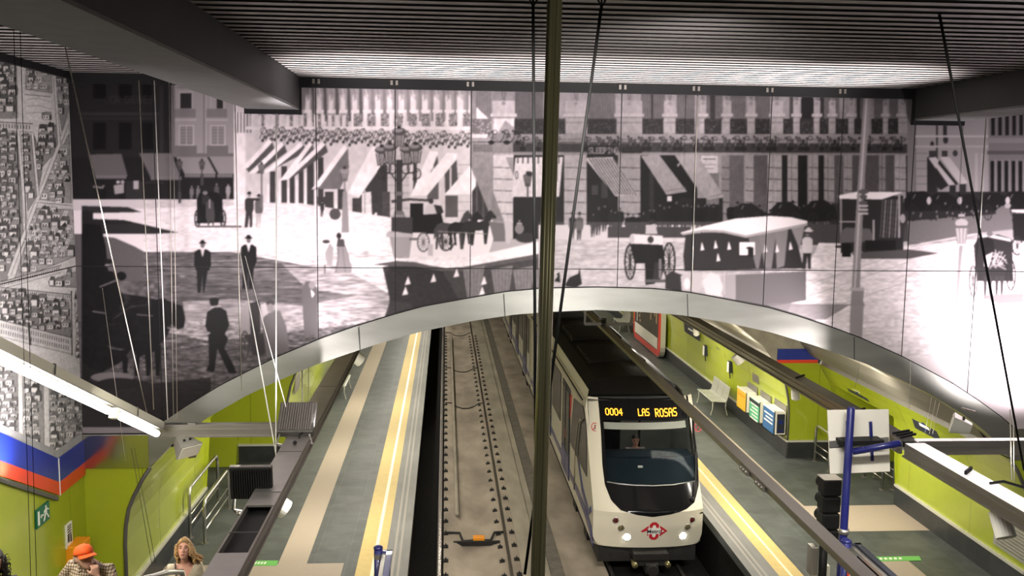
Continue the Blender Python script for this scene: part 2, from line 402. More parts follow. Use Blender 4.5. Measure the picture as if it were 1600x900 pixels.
def horse(c, x, y, s, g=.05, d=1):
    """Side view, body centre x,y; s is body length; d=1 faces right."""
    q = lambda pts, gg: c.P([(x+d*px*s, y+py*s) for px, py in pts], gg)
    q([(-.5, -.12), (-.3, -.2), (.1, -.14), (.35, -.24), (.5, .0), (.45, .16), (.1, .2), (-.3, .2), (-.52, .1)], g)
    q([(.28, -.2), (.42, -.5), (.56, -.62), (.6, -.56), (.78, -.34), (.76, -.26), (.66, -.28), (.58, -.3), (.5, .02)], g)
    for px, k in ((-.46, -.05), (-.36, .08), (.3, .04), (.42, -.05)):
        q([(px-.06, .05), (px+.07, .05), (px+k+.03, .72), (px+k-.04, .72)], g)
    q([(-.5, -.08), (-.6, .05), (-.6, .4), (-.54, .3)], g)

def carriage_back(c, x, y, s, g=.06):
    """A small dark hooded cab standing in the rank."""
    c.P([(x-s, y), (x-s*1.05, y-s*.7), (x-s*.6, y-s*1.15), (x+s*.2, y-s*1.2), (x+s*.8, y-s*.8), (x+s, y)], g)
    c.wheel(x-s*.5, y+s*.1, s*.28, s*.5, g+.03, 8, 1.0); c.wheel(x+s*.6, y+s*.05, s*.28, s*.5, g+.03, 8, 1.0)
    c.L([(x-s*.5, y-s*.75), (x-s*.35, y-s*1.0)], 1.2, .35)

def paint_street():
    c = Canvas(100, 110, 1620, 720)
    P, R, L, E = c.P, c.R, c.L, c.E
    # ---- square in sun
    R(100, 110, 1620, 720, .80)
    # ================= dark block and pale house, far left
    R(100, 110, 274, 312, .075, noise=.02)
    for y0, y1 in ((125, 142), (192, 222)):
        for xx in (146, 186, 222):
            R(xx, y0, xx+20, y1+12, .03)
    R(122, 176, 256, 181, .11); R(122, 184, 256, 187, .10); R(250, 120, 256, 280, .10)
    c.text('CR', 172, 150, 12, .12); c.text('DENES', 196, 150, 12, .115, adv=.78)
    P([(272, 120), (366, 120), (366, 250), (272, 250)], .47, noise=.03)
    R(268, 120, 274, 250, .3); R(318, 120, 321, 250, .36); R(321, 120, 323, 250, .55)
    for xx in (282, 331):
        R(xx-2, 143, xx+20, 171, .56); R(xx, 146, xx+18, 170, .12 if xx == 282 else .5); R(xx-2, 196, xx+22, 228, .6)
        R(xx+(8 if xx == 331 else 0), 146, xx+18, 170, .1)
        for q in range(2):
            R(xx+q*10.5, 198, xx+q*10.5+9, 226, .36)
            for z in range(5): L([(xx+q*10.5+1, 201+z*5), (xx+q*10.5+8, 201+z*5)], .8, .52)
        R(xx-8, 170, xx+24, 184, .42); 
        for z in range(11): L([(xx-7+z*3, 171), (xx-7+z*3, 184)], .8, .22)
        L([(xx-8, 188), (xx+26, 188)], 1.6, .6); L([(xx-6, 137), (xx+26, 139)], 1.6, .3)
        R(xx-8, 228, xx+26, 240, .3)
    R(272, 240, 366, 246, .3)
    # market hall in shade
    R(100, 246, 366, 312, .06, noise=.02)
    P([(138, 242), (190, 241), (200, 276), (149, 276)], .26); P([(218, 240), (268, 240), (283, 278), (236, 278)], .30)
    P([(276, 246), (324, 246), (338, 272), (289, 272)], .42); P([(327, 245), (366, 245), (366, 272), (342, 272)], .42)
    for xa, xb, yy in ((150, 200, 276), (236, 284, 278), (289, 338, 274), (340, 366, 274)):
        for k in range(int((xb-xa)/4)): E(xa+2+k*4, yy+1, 2.1, 3, .33)
    R(197, 283, 224, 311, .10); R(209, 283, 217, 296, .55); R(224, 285, 256, 287, .12)
    for xx in (300, 310, 339, 357): man(c, xx, 316, 26+xx % 5, .3 if xx != 339 else .2, face=.4, hat=False)
    man(c, 357, 316, 30, .45); man(c, 162, 327, 40, .04); man(c, 190, 330, 42, .05)
    P([(178, 290), (194, 288), (194, 302), (180, 304)], .5); L([(146, 292), (162, 294)], 3, .35); E(185, 285, 3, 2.5, .6); E(192, 285, 3, 3, .5)
    # ================= bright facade in perspective (366..740)
    P([(366, 120), (745, 120), (745, 345), (640, 350), (560, 340), (366, 322)], .74)
    P([(366, 175), (384, 178), (384, 330), (366, 326)], .88)
    for k in range(5): R(371+k*5, 176, 373+k*5, 208, .25)
    # upper storey
    P([(470, 128), (745, 136), (745, 178), (470, 172)], .50, noise=.04)
    for k in range(15):
        x = 478+k*18.2; w = 9+k*.35
        R(x, 148, x+w*.72, 172, .62); P([(x, 150), (x+w*.72, 158), (x+w*.72, 190), (x, 190)], .8)
        R(x-1.5, 172, x+w+1, 176, .84); R(x, 176, x+w*.75, 198, .82)
        P([(x+w, 134), (x+w+5, 140), (x+w+6.5, 190), (x+w+1, 190)], .24 if k < 5 else .4)
        c.L([(x+2, 135), (x+5, 150), (x+3, 158)], 1.1, .85 if k % 2 else .35)
    for k in range(16):
        x = 404+k*21.3
        R(x, 178, x+13, 199, .40)
        for q in range(22): E(x+c.rng.random()*13, 178+c.rng.random()*21, .9, 1.1, .14 if q % 2 else .74)
    R(384, 198, 740, 203, .82)
    for k in range(14):
        x = 392+k*11; R(x, 180, x+6, 200, .78)
    # wrought brackets and globes along the front
    for k in range(34):
        x = 412+k*9.7; y = 205+math.sin(k*1.9)*3+k*.28
        c.ring(x, y, 4.2, 5.5, 1.2, .16, 9); E(x+3, y+10, 3.6, 3.2, .24); L([(x-6, y+12), (x+2, y-6), (x+7, y+3)], 1.2, .15)
        E(x-1, y+15, 2.4, 2.8, .14)
        if k % 2: E(x+1, y+3, 3.2, 2.6, .3)
    # shop fronts behind the awnings, columns to the pavement
    for x0, x1, y0, y1 in ((422, 431, 268, 320), (440, 449, 260, 326), (453, 461, 274, 324), (467, 475, 262, 325), (480, 491, 250, 332), (497, 506, 246, 336),
                           (508, 522, 300, 330), (528, 541, 296, 336), (551, 566, 310, 341), (575, 590, 290, 345), (590, 608, 258, 346)):
        P([(x0, y0), (x1, y0), (x1, y1), (x0, y1-3)], .15, noise=.05)
        R(x0-4, y0+20, x0-.5, y1, .86)
    for x0, y0, x1, y1, x2, y2 in ((421, 218, 379, 263, 383, 268), (440, 222, 392, 270, 398, 270), (470, 222, 416, 268, 424, 262), (484, 222, 440, 281, 449, 278), (504, 222, 443, 280, 452, 276)):
        P([(x0+4, y0+1), (x0+9, y0+16), (x2+6, y2+2), (x1+4, y1-2)], .22)
        P([(x0, y0), (x0+5, y0+4), (x0+2, y0+8), (x1+9, y1), (x1-3, y1+2)], .93)
    # big awnings
    P([(544, 229), (546, 262), (532, 296), (492, 296)], .32); P([(538, 227), (544, 232), (500, 292), (487, 297)], .92)
    P([(598, 258), (608, 258), (608, 330), (566, 336), (562, 308)], .14, noise=.05)
    P([(582, 229), (591, 232), (597, 257), (562, 309), (544, 302)], .90)
    P([(566, 302), (580, 300), (582, 344), (566, 344)], .82); R(569, 298, 572, 340, .6)
    P([(606, 240), (640, 246), (640, 345), (606, 345)], .66); 
    for yy in range(254, 340, 12): L([(606, yy), (640, yy)], 1, .45)
    R(598, 300, 610, 346, .18); R(646, 250, 652, 296, .2)
    P([(667, 257), (684, 244), (686, 262), (667, 276)], .2); R(676, 245, 678, 268, .7)
    P([(672, 236), (686, 238), (661, 300), (642, 308)], .92)
    P([(695, 270), (714, 250), (716, 282), (696, 303)], .2); R(703, 262, 706, 296, .7); R(696, 306, 716, 340, .22); R(668, 285, 686, 312, .24)
    P([(699, 239), (715, 240), (712, 252), (668, 306), (644, 306)], .91)
    for yy in (258, 272, 287, 300, 316, 330): L([(716, yy), (738, yy)], 1, .45)
    P([(745, 247), (770, 250), (738, 304), (696, 304)], .90); P([(771, 252), (771, 344), (738, 344), (738, 300)], .13, noise=.05)
    R(744, 268, 747, 340, .22); R(754, 280, 757, 342, .2)
    # ================= corner house (735..1420)
    P([(735, 120), (1430, 120), (1430, 350), (772, 350), (735, 260)], .42, noise=.03)
    # upper windows with drawn curtains
    def arch(x0, x1, y0, y1, g):
        m = (x0+x1)/2; n = 10
        P([(x0, y1)]+[(m-(m-x0)*math.cos(PI*t/n), y0+12-12*math.sin(PI*t/n)) for t in range(n+1)]+[(x1, y1)], g)
        for k in range(int((x1-x0)/4)): L([(x0+2+k*4, y0+10), (x0+2+k*4, y1)], .9, g*.75)
    arch(744, 769, 134, 186, .34); P([(745, 168), (764, 186), (745, 186)], .8)
    for x0, x1 in ((805, 850), (920, 962), (990, 1040), (1058, 1086), (1104, 1130), (1140, 1166), (1180, 1204), (1278, 1312), (1338, 1352), (1366, 1382), (1390, 1404)):
        arch(x0, x1, 136, 188, .27)
    R(1018, 140, 1021, 186, .1); R(1110, 148, 1118, 188, .12); R(1234, 140, 1240, 188, .16); arch(1252, 1272, 146, 210, .07); R(1282, 152, 1288, 190, .1); R(1340, 148, 1344, 190, .1); R(1350, 148, 1353, 190, .1)
    # piers of the upper storey
    for x0, x1, g in ((770, 805, .62), (884, 917, .50), (963, 1004, .47), (1038, 1056, .5), (1094, 1104, .5), (1130, 1143, .48), (1168, 1181, .5), (1205, 1224, .52),
                      (1240, 1250, .5), (1272, 1282, .5), (1296, 1306, .5), (1326, 1336, .5), (1380, 1388, .5), (1404, 1418, .48)):
        R(x0, 158, x1, 208, g); R(x0-3, 178, x1+3, 183, g+.06); L([(x0-3, 184), (x1+3, 184)], 1, .2); L([(x0, 192), (x1, 192)], 1, .25)
        m = (x0+x1)/2
        R(x0+2, 138, x1-2, 158, .42); L([(m-3, 138), (m-1, 156)], 1.4, .2); L([(m+3, 140), (m+1, 158)], 1.4, .22); E(m, 162, 3, 3, .4)
    # balcony rails
    for x0, x1 in ((738, 768), (804, 884), (918, 964), (1004, 1037), (1056, 1086), (1101, 1128), (1141, 1168), (1180, 1204), (1224, 1240), (1250, 1272), (1281, 1295), (1306, 1326), (1335, 1352), (1362, 1380), (1388, 1404)):
        R(x0, 186, x1, 210, .10 if x0 > 780 else .3)
        for q in range(int((x1-x0)*.9)): E(x0+c.rng.random()*(x1-x0), 187+c.rng.random()*22, .8, .9, .24 if x0 > 780 else .7)
    R(772, 186, 804, 209, .8); P([(790, 188), (804, 200), (804, 209), (778, 209)], .5)
    # cornice and frieze
    R(800, 210, 1420, 215, .42); R(800, 217, 1420, 220, .33); R(738, 210, 770, 216, .74); R(738, 218, 770, 222, .5); L([(738, 222), (1420, 226)], 1.4, .15)
    P([(802, 224), (1420, 226), (1420, 240), (802, 238)], .13, noise=.08); R(740, 226, 770, 238, .3, noise=.2)
    for k in range(40):
        x = 772+k*16.4
        if 884 < x < 917: continue
        y = 224 if k > 2 else 214
        sg = 1 if k % 3 else -1; q = c.rng.random()*3
        c.ring(x+q, y-5-q, 2.6+q*.5, 3.2, 1.1, .07, 8); c.ring(x+sg*5, y-1, 2.2, 3, 1.0, .08, 8); L([(x-7, y+9), (x-2, y+3), (x+sg*2, y-9)], 1.2, .06); L([(x+sg*3, y+4), (x+sg*8, y-6), (x+sg*9, y+2)], 1.1, .07); E(x+sg*4, y+9, 3+q, 3.4, .06); E(x-3, y-10+q, 1.6, 1.8, .08); E(x, y+2, 1.4, 1.6, .30)
    R(772, 240, 802, 243, .62)
    R(918, 228, 962, 243, .07); c.text('SLEEPING', 920, 231, 9.5, .48, adv=.62); R(972, 230, 1004, 240, .09, noise=.1)
    # ground storey piers with drafted joints
    for x0, x1, g in ((771, 803, .78), (882, 917, .55), (968, 1001, .47), (1128, 1140, .36), (1165, 1178, .46), (1200, 1222, .52), (1231, 1247, .52), (1264, 1279, .5), (1288, 1304, .47),
                      (1320, 1332, .46), (1375, 1384, .4), (1399, 1416, .5)):
        R(x0, 243, x1, 352, g, noise=.04)
        for yy in range(262, 350, 18): L([(x0, yy), (x1, yy+1)], 1.3, g*.35)
        if x0 > 1190: L([(x0+(x1-x0)*.4, 243), (x0+(x1-x0)*.4, 352)], .8, g*.5)
    P([(771, 300), (790, 352), (771, 352)], .45); P([(790, 246), (803, 246), (803, 275)], .5)
    for x0, x1, g in ((803, 882, .06), (917, 966, .05), (1001, 1060, .05), (1056, 1090, .05), (1140, 1163, .24), (1178, 1200, .22), (1222, 1231, .07), (1247, 1262, .06), (1279, 1288, .07),
                      (1304, 1318, .22), (1332, 1345, .2), (1352, 1374, .2), (1384, 1398, .2), (1416, 1428, .05)):
        R(x0, 243, x1, 352, g, noise=.03)
    R(925, 290, 935, 305, .14); R(940, 285, 950, 310, .12); R(1015, 270, 1022, 345, .1)
    R(1060, 310, 1130, 352, .07); R(1104, 270, 1124, 320, .3); R(1096, 244, 1122, 271, .62); L([(1099, 249), (1119, 249)], 2.4, .3); L([(1098, 258), (1120, 258)], 1.5, .4); L([(1098, 264), (1116, 264)], 1.5, .4)
    # striped and plain awnings
    P([(806, 247), (842, 246), (842, 308), (800, 308)], .84); P([(868, 246), (880, 246), (874, 308), (860, 308)], .78); P([(842, 246), (868, 246), (860, 308), (842, 308)], .8)
    for k in range(9): R(808+k*8, 246, 811+k*8, 256, .3)
    c.ring(808, 274, 2, 6, 1.5, .2); R(870, 255, 872, 284, .25)
    P([(918, 247), (958, 246), (997, 305), (962, 307), (916, 250)], .62)
    for k in range(9): L([(921+k*4.6, 248), (960+k*4.3, 305)], 1.7, .16)
    P([(1002, 244), (1030, 242), (1074, 300), (1042, 305)], .47); L([(1040, 299), (1072, 294)], 1.2, .3)
    P([(1055, 243), (1090, 242), (1132, 308), (1106, 313), (1088, 292)], .48); L([(1110, 308), (1130, 303)], 1.2, .32)
    P([(1058, 258), (1066, 252), (1060, 262)], .5)
    R(1043, 307, 1050, 315, .75)
    # crowd in front of shops
    for k in range(46):
        x = 926+k*8.6+c.rng.random()*5; h = 34+c.rng.random()*14
        if 1120 < x < 1140 or x > 1320: continue
        man(c, x, 356+c.rng.random()*10+(6 if x < 1010 else 0), h, .035+c.rng.random()*.03, face=.22, hat=k % 2 == 0, w=.3)
    man(c, 895, 378, 46, .09, face=.3); man(c, 906, 380, 48, .2, legs=.08, face=.3); man(c, 1102, 352, 34, .05, face=.3)
    R(950, 355, 1080, 372, .05)
    # kerb shade and road
    P([(772, 348), (1420, 346), (1420, 352), (1070, 386), (965, 382), (772, 378)], .3, a=.35)
    P([(772, 372), (1010, 378), (1430, 378), (1430, 600), (700, 600)], .55)
    P([(771, 352), (790, 352), (790, 378), (771, 378)], .3)
    c.P([(770, 110), (1430, 110), (1430, 346), (770, 346)], 0, .16)
    c.noise(735, 120, 1430, 352, .10, 9, 9, seed=41); c.noise(735, 120, 1430, 352, .18, 2.5, 4, seed=42); c.noise(366, 120, 745, 345, .14, 5, 7, seed=43)
    # right hand background (1420..1620)
    P([(1418, 120), (1620, 120), (1620, 330), (1418, 330)], .30, noise=.04)
    P([(1432, 190), (1545, 170), (1545, 300), (1432, 300)], .42, noise=.05)
    for yy in range(240, 300, 12): L([(1432, yy), (1450, yy)], 1.2, .24)
    R(1449, 246, 1466, 310, .08); R(1463, 190, 1466, 300, .12); R(1474, 195, 1480, 212, .1); E(1457, 226, 3, 5, .08); E(1478, 219, 4, 6, .1)
    R(1452, 236, 1464, 247, .12); R(1472, 236, 1481, 245, .12); E(1493, 240, 4, 5, .12)
    P([(1451, 247), (1463, 246), (1494, 288), (1481, 290)], .58); P([(1469, 246), (1484, 246), (1513, 286), (1500, 289)], .58)
    P([(1463, 262), (1483, 290), (1470, 298), (1463, 290)], .08); P([(1468, 250), (1498, 288), (1494, 290), (1466, 256)], .06); R(1484, 290, 1494, 300, .08); R(1500, 288, 1510, 300, .1)
    R(1430, 212, 1545, 215, .55); R(1430, 228, 1545, 231, .5)
    for x in (1524, 1534): R(x, 240, x+4, 300, .5)
    for k in range(7):
        x = 1548+k*11; R(x, 252, x+6, 300, .05); R(x+1, 172, x+7, 212, .06); R(x+6, 250, x+9, 298, .36)
    R(1543, 216, 1620, 224, .36); R(1543, 236, 1620, 242, .2)
    # cab rank in shade behind
    R(1300, 318, 1620, 352, .10, noise=.05); R(1418, 300, 1620, 352, .09, noise=.05); P([(1418, 346), (1620, 330), (1620, 372), (1418, 386)], .3, noise=.05)
    for x, s in ((1170, 22), (1230, 24), (1284, 26), (1440, 26), (1476, 24), (1512, 22), (1556, 24), (1592, 26)): carriage_back(c, x, 344 if x < 1400 else 330, s, .055)
    for x in (1452, 1500, 1575): E(x, 314, 3.5, 6, .6); 
    for k in range(26): E(1425+c.rng.random()*150, 318+c.rng.random()*28, 1.2, 2, .35)
    P([(1140, 352), (1420, 350), (1420, 378), (1260, 384), (1140, 372)], .16, noise=.06)
    # sunlit right ground
    P([(1280, 380), (1420, 384), (1520, 366), (1620, 355), (1620, 720), (1180, 600)], .76)
    P([(1420, 386), (1620, 350), (1620, 372), (1500, 376)], .35, a=.6)
    c.noise(860, 376, 1620, 560, .30, 5, 1.6, seed=3); c.noise(860, 376, 1620, 560, .22, 14, 2.5, seed=4)
    for y0 in (452, 470, 500):
        L([(1180, y0+22), (1420, y0-60)], 1.3, .45, .6)
    # ================= left ground: sun patches and shade
    P([(100, 312), (470, 318), (640, 345), (640, 420), (100, 420)], .84)
    P([(100, 312), (366, 312), (366, 322), (100, 330)], .7)
    P([(128, 322), (200, 324), (222, 332), (128, 334)], .1); P([(128, 342), (194, 344), (280, 364), (240, 366), (128, 366)], .09)
    P([(128, 366), (180, 372), (212, 386), (226, 394), (360, 394), (440, 408), (500, 420), (560, 432), (610, 460), (610, 720), (100, 720), (100, 366)], .24, noise=.05)
    P([(128, 330), (146, 330), (146, 345), (205, 346), (205, 350), (146, 352), (150, 420), (128, 420)], .07)
    for k in range(60):
        y = 396+c.rng.random()*150; x = 235+c.rng.random()*250
        w = 14+c.rng.random()*60
        P([(x, y), (x+w*.5, y-1.2), (x+w, y), (x+w*.5, y+1.3)], .35+.35*c.rng.random(), .55)
    P([(235, 410), (520, 414), (560, 430), (300, 440)], .34, .55); P([(290, 432), (440, 426), (560, 450), (480, 470), (280, 452)], .22, .5)
    P([(286, 472), (360, 468), (470, 478), (560, 462), (612, 470), (612, 500), (330, 534), (262, 520), (290, 496)], .60, .75)
    P([(440, 412), (560, 426), (610, 432), (612, 470), (480, 452)], .66, .6)
    c.noise(225, 392, 615, 700, .75, 12, 1.7, seed=5); c.noise(225, 312, 615, 700, .25, 6, 2, seed=6)
    c.noise(100, 500, 615, 700, .8, 5, 2.0, seed=9)
    # ================= left foreground: team of dark horses and driver
    P([(128, 350), (158, 352), (166, 385), (170, 430), (182, 458), (214, 462), (243, 468), (258, 490), (258, 530), (238, 552), (190, 566), (128, 600)], .035)
    E(205, 508, 62, 44, .035); P([(176, 470), (196, 458), (206, 466), (190, 486)], .10, .6); P([(225, 476), (236, 466), (247, 474), (236, 490)], .08, .6); L([(176, 500), (204, 480), (236, 476)], 1.2, .16); L([(150, 512), (190, 505)], 1.0, .12)
    c.noise(130, 440, 270, 580, .9, 6, 5, seed=31)
    P([(150, 420), (178, 425), (186, 452), (196, 470), (150, 520)], .03); E(190, 432, 8, 7, .03); L([(156, 449), (186, 437)], 2.2, .3); E(170, 409, 6, 4, .05); E(168, 415, 4, 2, .4)
    P([(238, 470), (256, 466), (270, 474), (285, 478), (290, 498), (288, 512), (278, 516), (266, 502), (250, 540), (230, 560)], .03)
    for x in (196, 214, 232, 247): P([(x-6, 540), (x+6, 540), (x+3, 588), (x-3, 588)], .03)
    P([(198, 556), (206, 545), (214, 556), (210, 580)], .2, .7)
    E(268, 496, 10, 12, .03); L([(262, 512), (276, 518)], 1.6, .5); L([(214, 492), (240, 494)], 1.5, .3); L([(145, 487), (166, 490)], 1.5, .4)
    for k in range(14): L([(168+k*1.5, 540+k*.6), (176+k*1.5, 546)], .9, .35, .5)
    P([(128, 566), (150, 580), (200, 588), (240, 600), (330, 590), (330, 700), (128, 700)], .07, .85)
    E(176, 590, 34, 8, .36); E(186, 600, 34, 9, .08)
    P([(128, 668), (260, 668), (260, 684), (128, 684)], .4); P([(128, 650), (250, 652), (250, 668), (128, 668)], .1)
    # standing men in bowlers
    man(c, 317, 458, 82, .035, .75, .3, w=.31); L([(304, 428), (302, 444)], 1.5, .3)
    man(c, 389, 452, 84, .035, .8, .3, w=.29, stride=.12)
    # man from behind
    P([(324, 488), (340, 478), (354, 486), (359, 508), (352, 522), (357, 530), (351, 544), (366, 572), (370, 584), (358, 584), (340, 545), (336, 578), (334, 582), (322, 580), (327, 570), (326, 522), (321, 510)], .045)
    E(335, 473, 7, 6.5, .05); E(335, 469, 8, 3.4, .04); L([(330, 480), (346, 479)], 2, .7); E(326, 521, 3, 2, .5)
    # pale pair with cart near the arch
    P([(376, 490), (386, 474), (392, 470), (398, 500), (398, 520), (378, 520)], .5); P([(390, 474), (406, 470), (408, 520), (392, 524)], .12)
    P([(408, 476), (416, 474), (420, 496), (410, 500)], .68); E(423, 474, 7, 5, .16); E(423, 481, 5.5, 6, .42)
    P([(412, 496), (420, 490), (438, 486), (448, 510), (452, 548), (420, 560), (408, 540)], .3)
    P([(380, 524), (412, 520), (416, 552), (396, 556), (392, 540)], .14); c.wheel(383, 540, 6, 22, .15, 8)
    P([(472, 456), (478, 440), (486, 440), (497, 452), (498, 520), (476, 528)], .24); E(488, 446, 5, 6, .4); P([(486, 452), (492, 460), (488, 466)], .85)
    # couple and hansom near the bright corner
    man(c, 390, 356, 56, .12, None, .4, stride=.2); man(c, 405, 356, 52, .25, None, .4, legs=.6); E(399, 312, 10, 2, .1)
    # coach facing us
    P([(308, 312), (312, 302), (322, 299), (340, 301), (348, 312), (350, 348), (308, 350)], .035); c.wheel(309, 342, 4, 13, .06, 8); c.wheel(349, 342, 4, 13, .06, 8)
    E(321, 302, 4, 3, .35); R(316, 306, 328, 320, .09)
    P([(322, 318), (328, 311), (334, 316), (336, 338), (334, 355), (330, 345), (326, 355), (322, 340)], .16); L([(328, 312), (328, 326)], 2, .5)
    R(308, 353, 378, 356, .25)
    # two ladies in white
    P([(526, 388), (536, 378), (542, 388), (546, 400), (551, 424), (546, 428), (522, 428), (528, 404)], .42); E(530, 369, 4, 5, .1); P([(528, 374), (538, 374), (540, 386), (526, 386)], .18); L([(530, 388), (526, 426)], 1.4, .3); L([(536, 388), (540, 426)], 1.4, .32)
    P([(508, 396), (516, 380), (522, 388), (520, 416), (512, 416)], .5); E(510, 378, 6, 3, .15); L([(508, 414), (508, 428)], 2, .25); L([(530, 427), (560, 428)], 1.3, .5)
    # ================= square lamps
    streetlamp(c, 281, 250, 318, 4.5, .16, .05); streetlamp(c, 316, 250, 290, 4.5, .16, .05)
    streetlamp(c, 409, 255, 325, 5, .3, .12); streetlamp(c, 539, 262, 364, 6.5, .42, .14)
    P([(536, 300), (543, 300), (546, 364), (534, 364)], .45); E(524, 335, 9, 9, .2); R(496, 308, 514, 320, .15); man(c, 504, 340, 26, .12)
    # big candelabrum
    R(619, 250, 629, 345, .14); P([(617, 330), (631, 330), (641, 362), (612, 362)], .3); P([(607, 362), (645, 366), (640, 404), (616, 404)], .48); R(604, 364, 646, 371, .58)
    R(618, 300, 630, 306, .3); R(617, 336, 632, 342, .4)
    for x, y in ((597, 237), (610, 233), (636, 236), (650, 233), (624, 208)):
        E(x, y-2, 11, 6.5, .2); E(x-2, y-4, 8, 3.5, .42); R(x-3, y-11, x+3, y-6, .1)
        P([(x-9, y+4), (x+9, y+4), (x+6, y+22), (x-6, y+22)], .52)
        for k in (-9, -4, 0, 4, 9): L([(x+k, y+3), (x+k*.65, y+23)], 1.4, .1)
    for sg in (-1, 1):
        for q in range(3): c.ring(624+sg*(10+q*9), 264+q*4-(q % 2)*5, 6, 8, 1.9, .11, 12)
        L([(624, 290), (624+sg*12, 272), (624+sg*30, 268)], 2.2, .12); E(624+sg*24, 280, 3, 4, .12)
    # lamp before the corner awning
    streetlamp(c, 825, 270, 340, 6.5, .2, .06); E(828, 272, 5, 4, .08)
    # landau with horses
    P([(612, 318), (640, 314), (676, 316), (676, 312), (640, 310), (612, 313)], .15); R(641, 318, 662, 364, .06); R(663, 340, 690, 366, .07); P([(612, 340), (645, 340), (645, 366), (612, 362)], .14)
    P([(664, 332), (668, 322), (676, 318), (682, 326), (680, 338), (668, 336)], .68); E(674, 315, 4, 4, .12); P([(678, 320), (690, 322), (694, 332), (684, 338)], .1); 
    P([(658, 336), (690, 334), (694, 350), (688, 362), (662, 364)], .06)
    c.wheel(662, 379, 9, 14.5, .28, 12, 1.8); c.wheel(697, 378, 10, 14, .13, 12, 1.8); R(640, 372, 654, 376, .3)
    horse(c, 706, 357, 46, .16); horse(c, 724, 355, 40, .07); horse(c, 745, 353, 40, .09)
    L([(684, 362), (762, 366)], 1.2, .4); L([(712, 378), (704, 392)], 2, .1)
    R(669, 382, 677, 400, .6); P([(764, 346), (788, 350), (790, 376), (772, 376)], .3); P([(788, 346), (800, 346), (798, 380), (792, 382)], .62)
    R(802, 310, 842, 374, .06); man(c, 812, 376, 34, .5, legs=.1); E(822, 372, 16, 8, .1); E(812, 358, 7, 8, .35)
    # omnibus with curtains, centre
    P([(598, 418), (640, 410), (700, 420), (842, 400), (842, 470), (600, 500), (610, 470)], .15)
    P([(603, 424), (620, 414), (690, 420), (735, 500), (612, 500), (608, 460)], .11)
    P([(583, 413), (640, 404), (700, 410), (842, 378), (842, 398), (726, 418), (690, 418), (640, 408)], .84)
    P([(582, 414), (620, 408), (650, 410), (690, 420), (722, 418), (842, 397), (842, 404), (722, 424), (690, 424), (650, 417), (610, 416)], .22)
    for x in (724, 768, 802, 830):
        P([(x, 422), (x+34, 415), (x+26, 470), (x+8, 474)], .34, noise=.04)
        for k in range(5): L([(x+5+k*6, 420), (x+9+k*4, 468)], .9, .24)
    for x, y in ((638, 436), (634, 452), (678, 432), (714, 424), (757, 436), (754, 452)): P([(x, y-4), (x+4, y+8), (x-5, y+10)], .82)
    P([(610, 470), (640, 474), (660, 500), (608, 500)], .13); c.noise(600, 400, 842, 500, .2, 4, 3, seed=12)
    # dog-eared bundle near the arch
    P([(866, 440), (872, 432), (870, 428), (875, 426), (876, 442)], .05); P([(884, 444), (890, 434), (904, 428), (906, 418), (908, 432), (910, 444), (900, 450), (884, 448)], .06)
    # water cart with man
    c.wheel(985, 410, 8, 27, .07, 14, 2); c.wheel(1046, 408, 9, 28, .07, 14, 2)
    P([(984, 380), (1036, 382), (1040, 412), (992, 412)], .045); P([(988, 366), (1036, 369), (1036, 383), (986, 381)], .7); E(988, 374, 4, 8, .55); R(1012, 352, 1026, 366, .5); E(1020, 348, 5, 4, .1); P([(1010, 354), (1024, 350), (1028, 366), (1009, 366)], .55)
    P([(1007, 386), (1013, 382), (1024, 384), (1029, 396), (1024, 444), (1009, 446), (1008, 410)], .05); E(1017, 375, 5, 5.5, .12)
    P([(1024, 410), (1040, 412), (1034, 436), (1020, 440)], .1); R(1030, 405, 1034, 435, .3)
    R(1008, 437, 1040, 442, .2)
    # oxen
    P([(1040, 432), (1050, 424), (1066, 430), (1066, 458), (1040, 452)], .1); P([(1064, 432), (1080, 426), (1098, 428), (1096, 452), (1074, 458), (1066, 456)], .55); E(1074, 444, 5, 9, .7)
    P([(1098, 440), (1110, 426), (1124, 430), (1130, 450), (1126, 464), (1104, 462)], .66); P([(1130, 430), (1190, 426), (1190, 480), (1130, 466)], .45); L([(1132, 424), (1132, 460)], 1.5, .6); L([(1060, 422), (1190, 425)], 2, .35)
    P([(1150, 430), (1260, 424), (1260, 470), (1200, 480), (1150, 470)], .27)
    # roofed charabanc
    P([(1072, 366), (1150, 360), (1240, 352), (1256, 420), (1070, 424), (1068, 400)], .10)
    P([(1170, 372), (1196, 366), (1186, 420), (1182, 420)], .3); P([(1186, 368), (1214, 360), (1206, 420), (1196, 420)], .32); P([(1212, 362), (1232, 358), (1226, 416), (1214, 420)], .34); P([(1236, 356), (1258, 352), (1250, 390)], .4)
    R(1156, 379, 1180, 399, .82); E(1172, 388, 6, 2, .06); R(1169, 388, 1178, 402, .07)
    for x, y in ((1098, 385), (1119, 382), (1123, 402), (1140, 384), (1197, 388), (1215, 388), (1236, 384)): P([(x-1, y-7), (x+3, y+6), (x-3, y+7)], .78)
    P([(1064, 364), (1100, 354), (1150, 342), (1204, 338), (1236, 340), (1262, 346), (1262, 350), (1166, 369), (1130, 360), (1100, 360), (1066, 367)], .83)
    P([(1064, 365), (1100, 359), (1130, 360), (1166, 368), (1262, 349), (1262, 353), (1166, 372), (1130, 364), (1096, 363), (1068, 368)], .5)
    # walking man in white shirt
    man(c, 1262, 421, 60, .66, None, .3, hat=True, legs=.1, stride=.22, w=.26); E(1264, 361, 7, 2.2, .7); E(1264, 359, 4, 3, .7)
    # tall standard with rings
    # omnibus from behind on the right
    P([(1314, 310), (1412, 306), (1412, 392), (1314, 396)], .09)
    for k in range(7): L([(1380+k*4.5, 312), (1376+k*4.6, 372)], 2.2, .36 if k % 2 else .2)
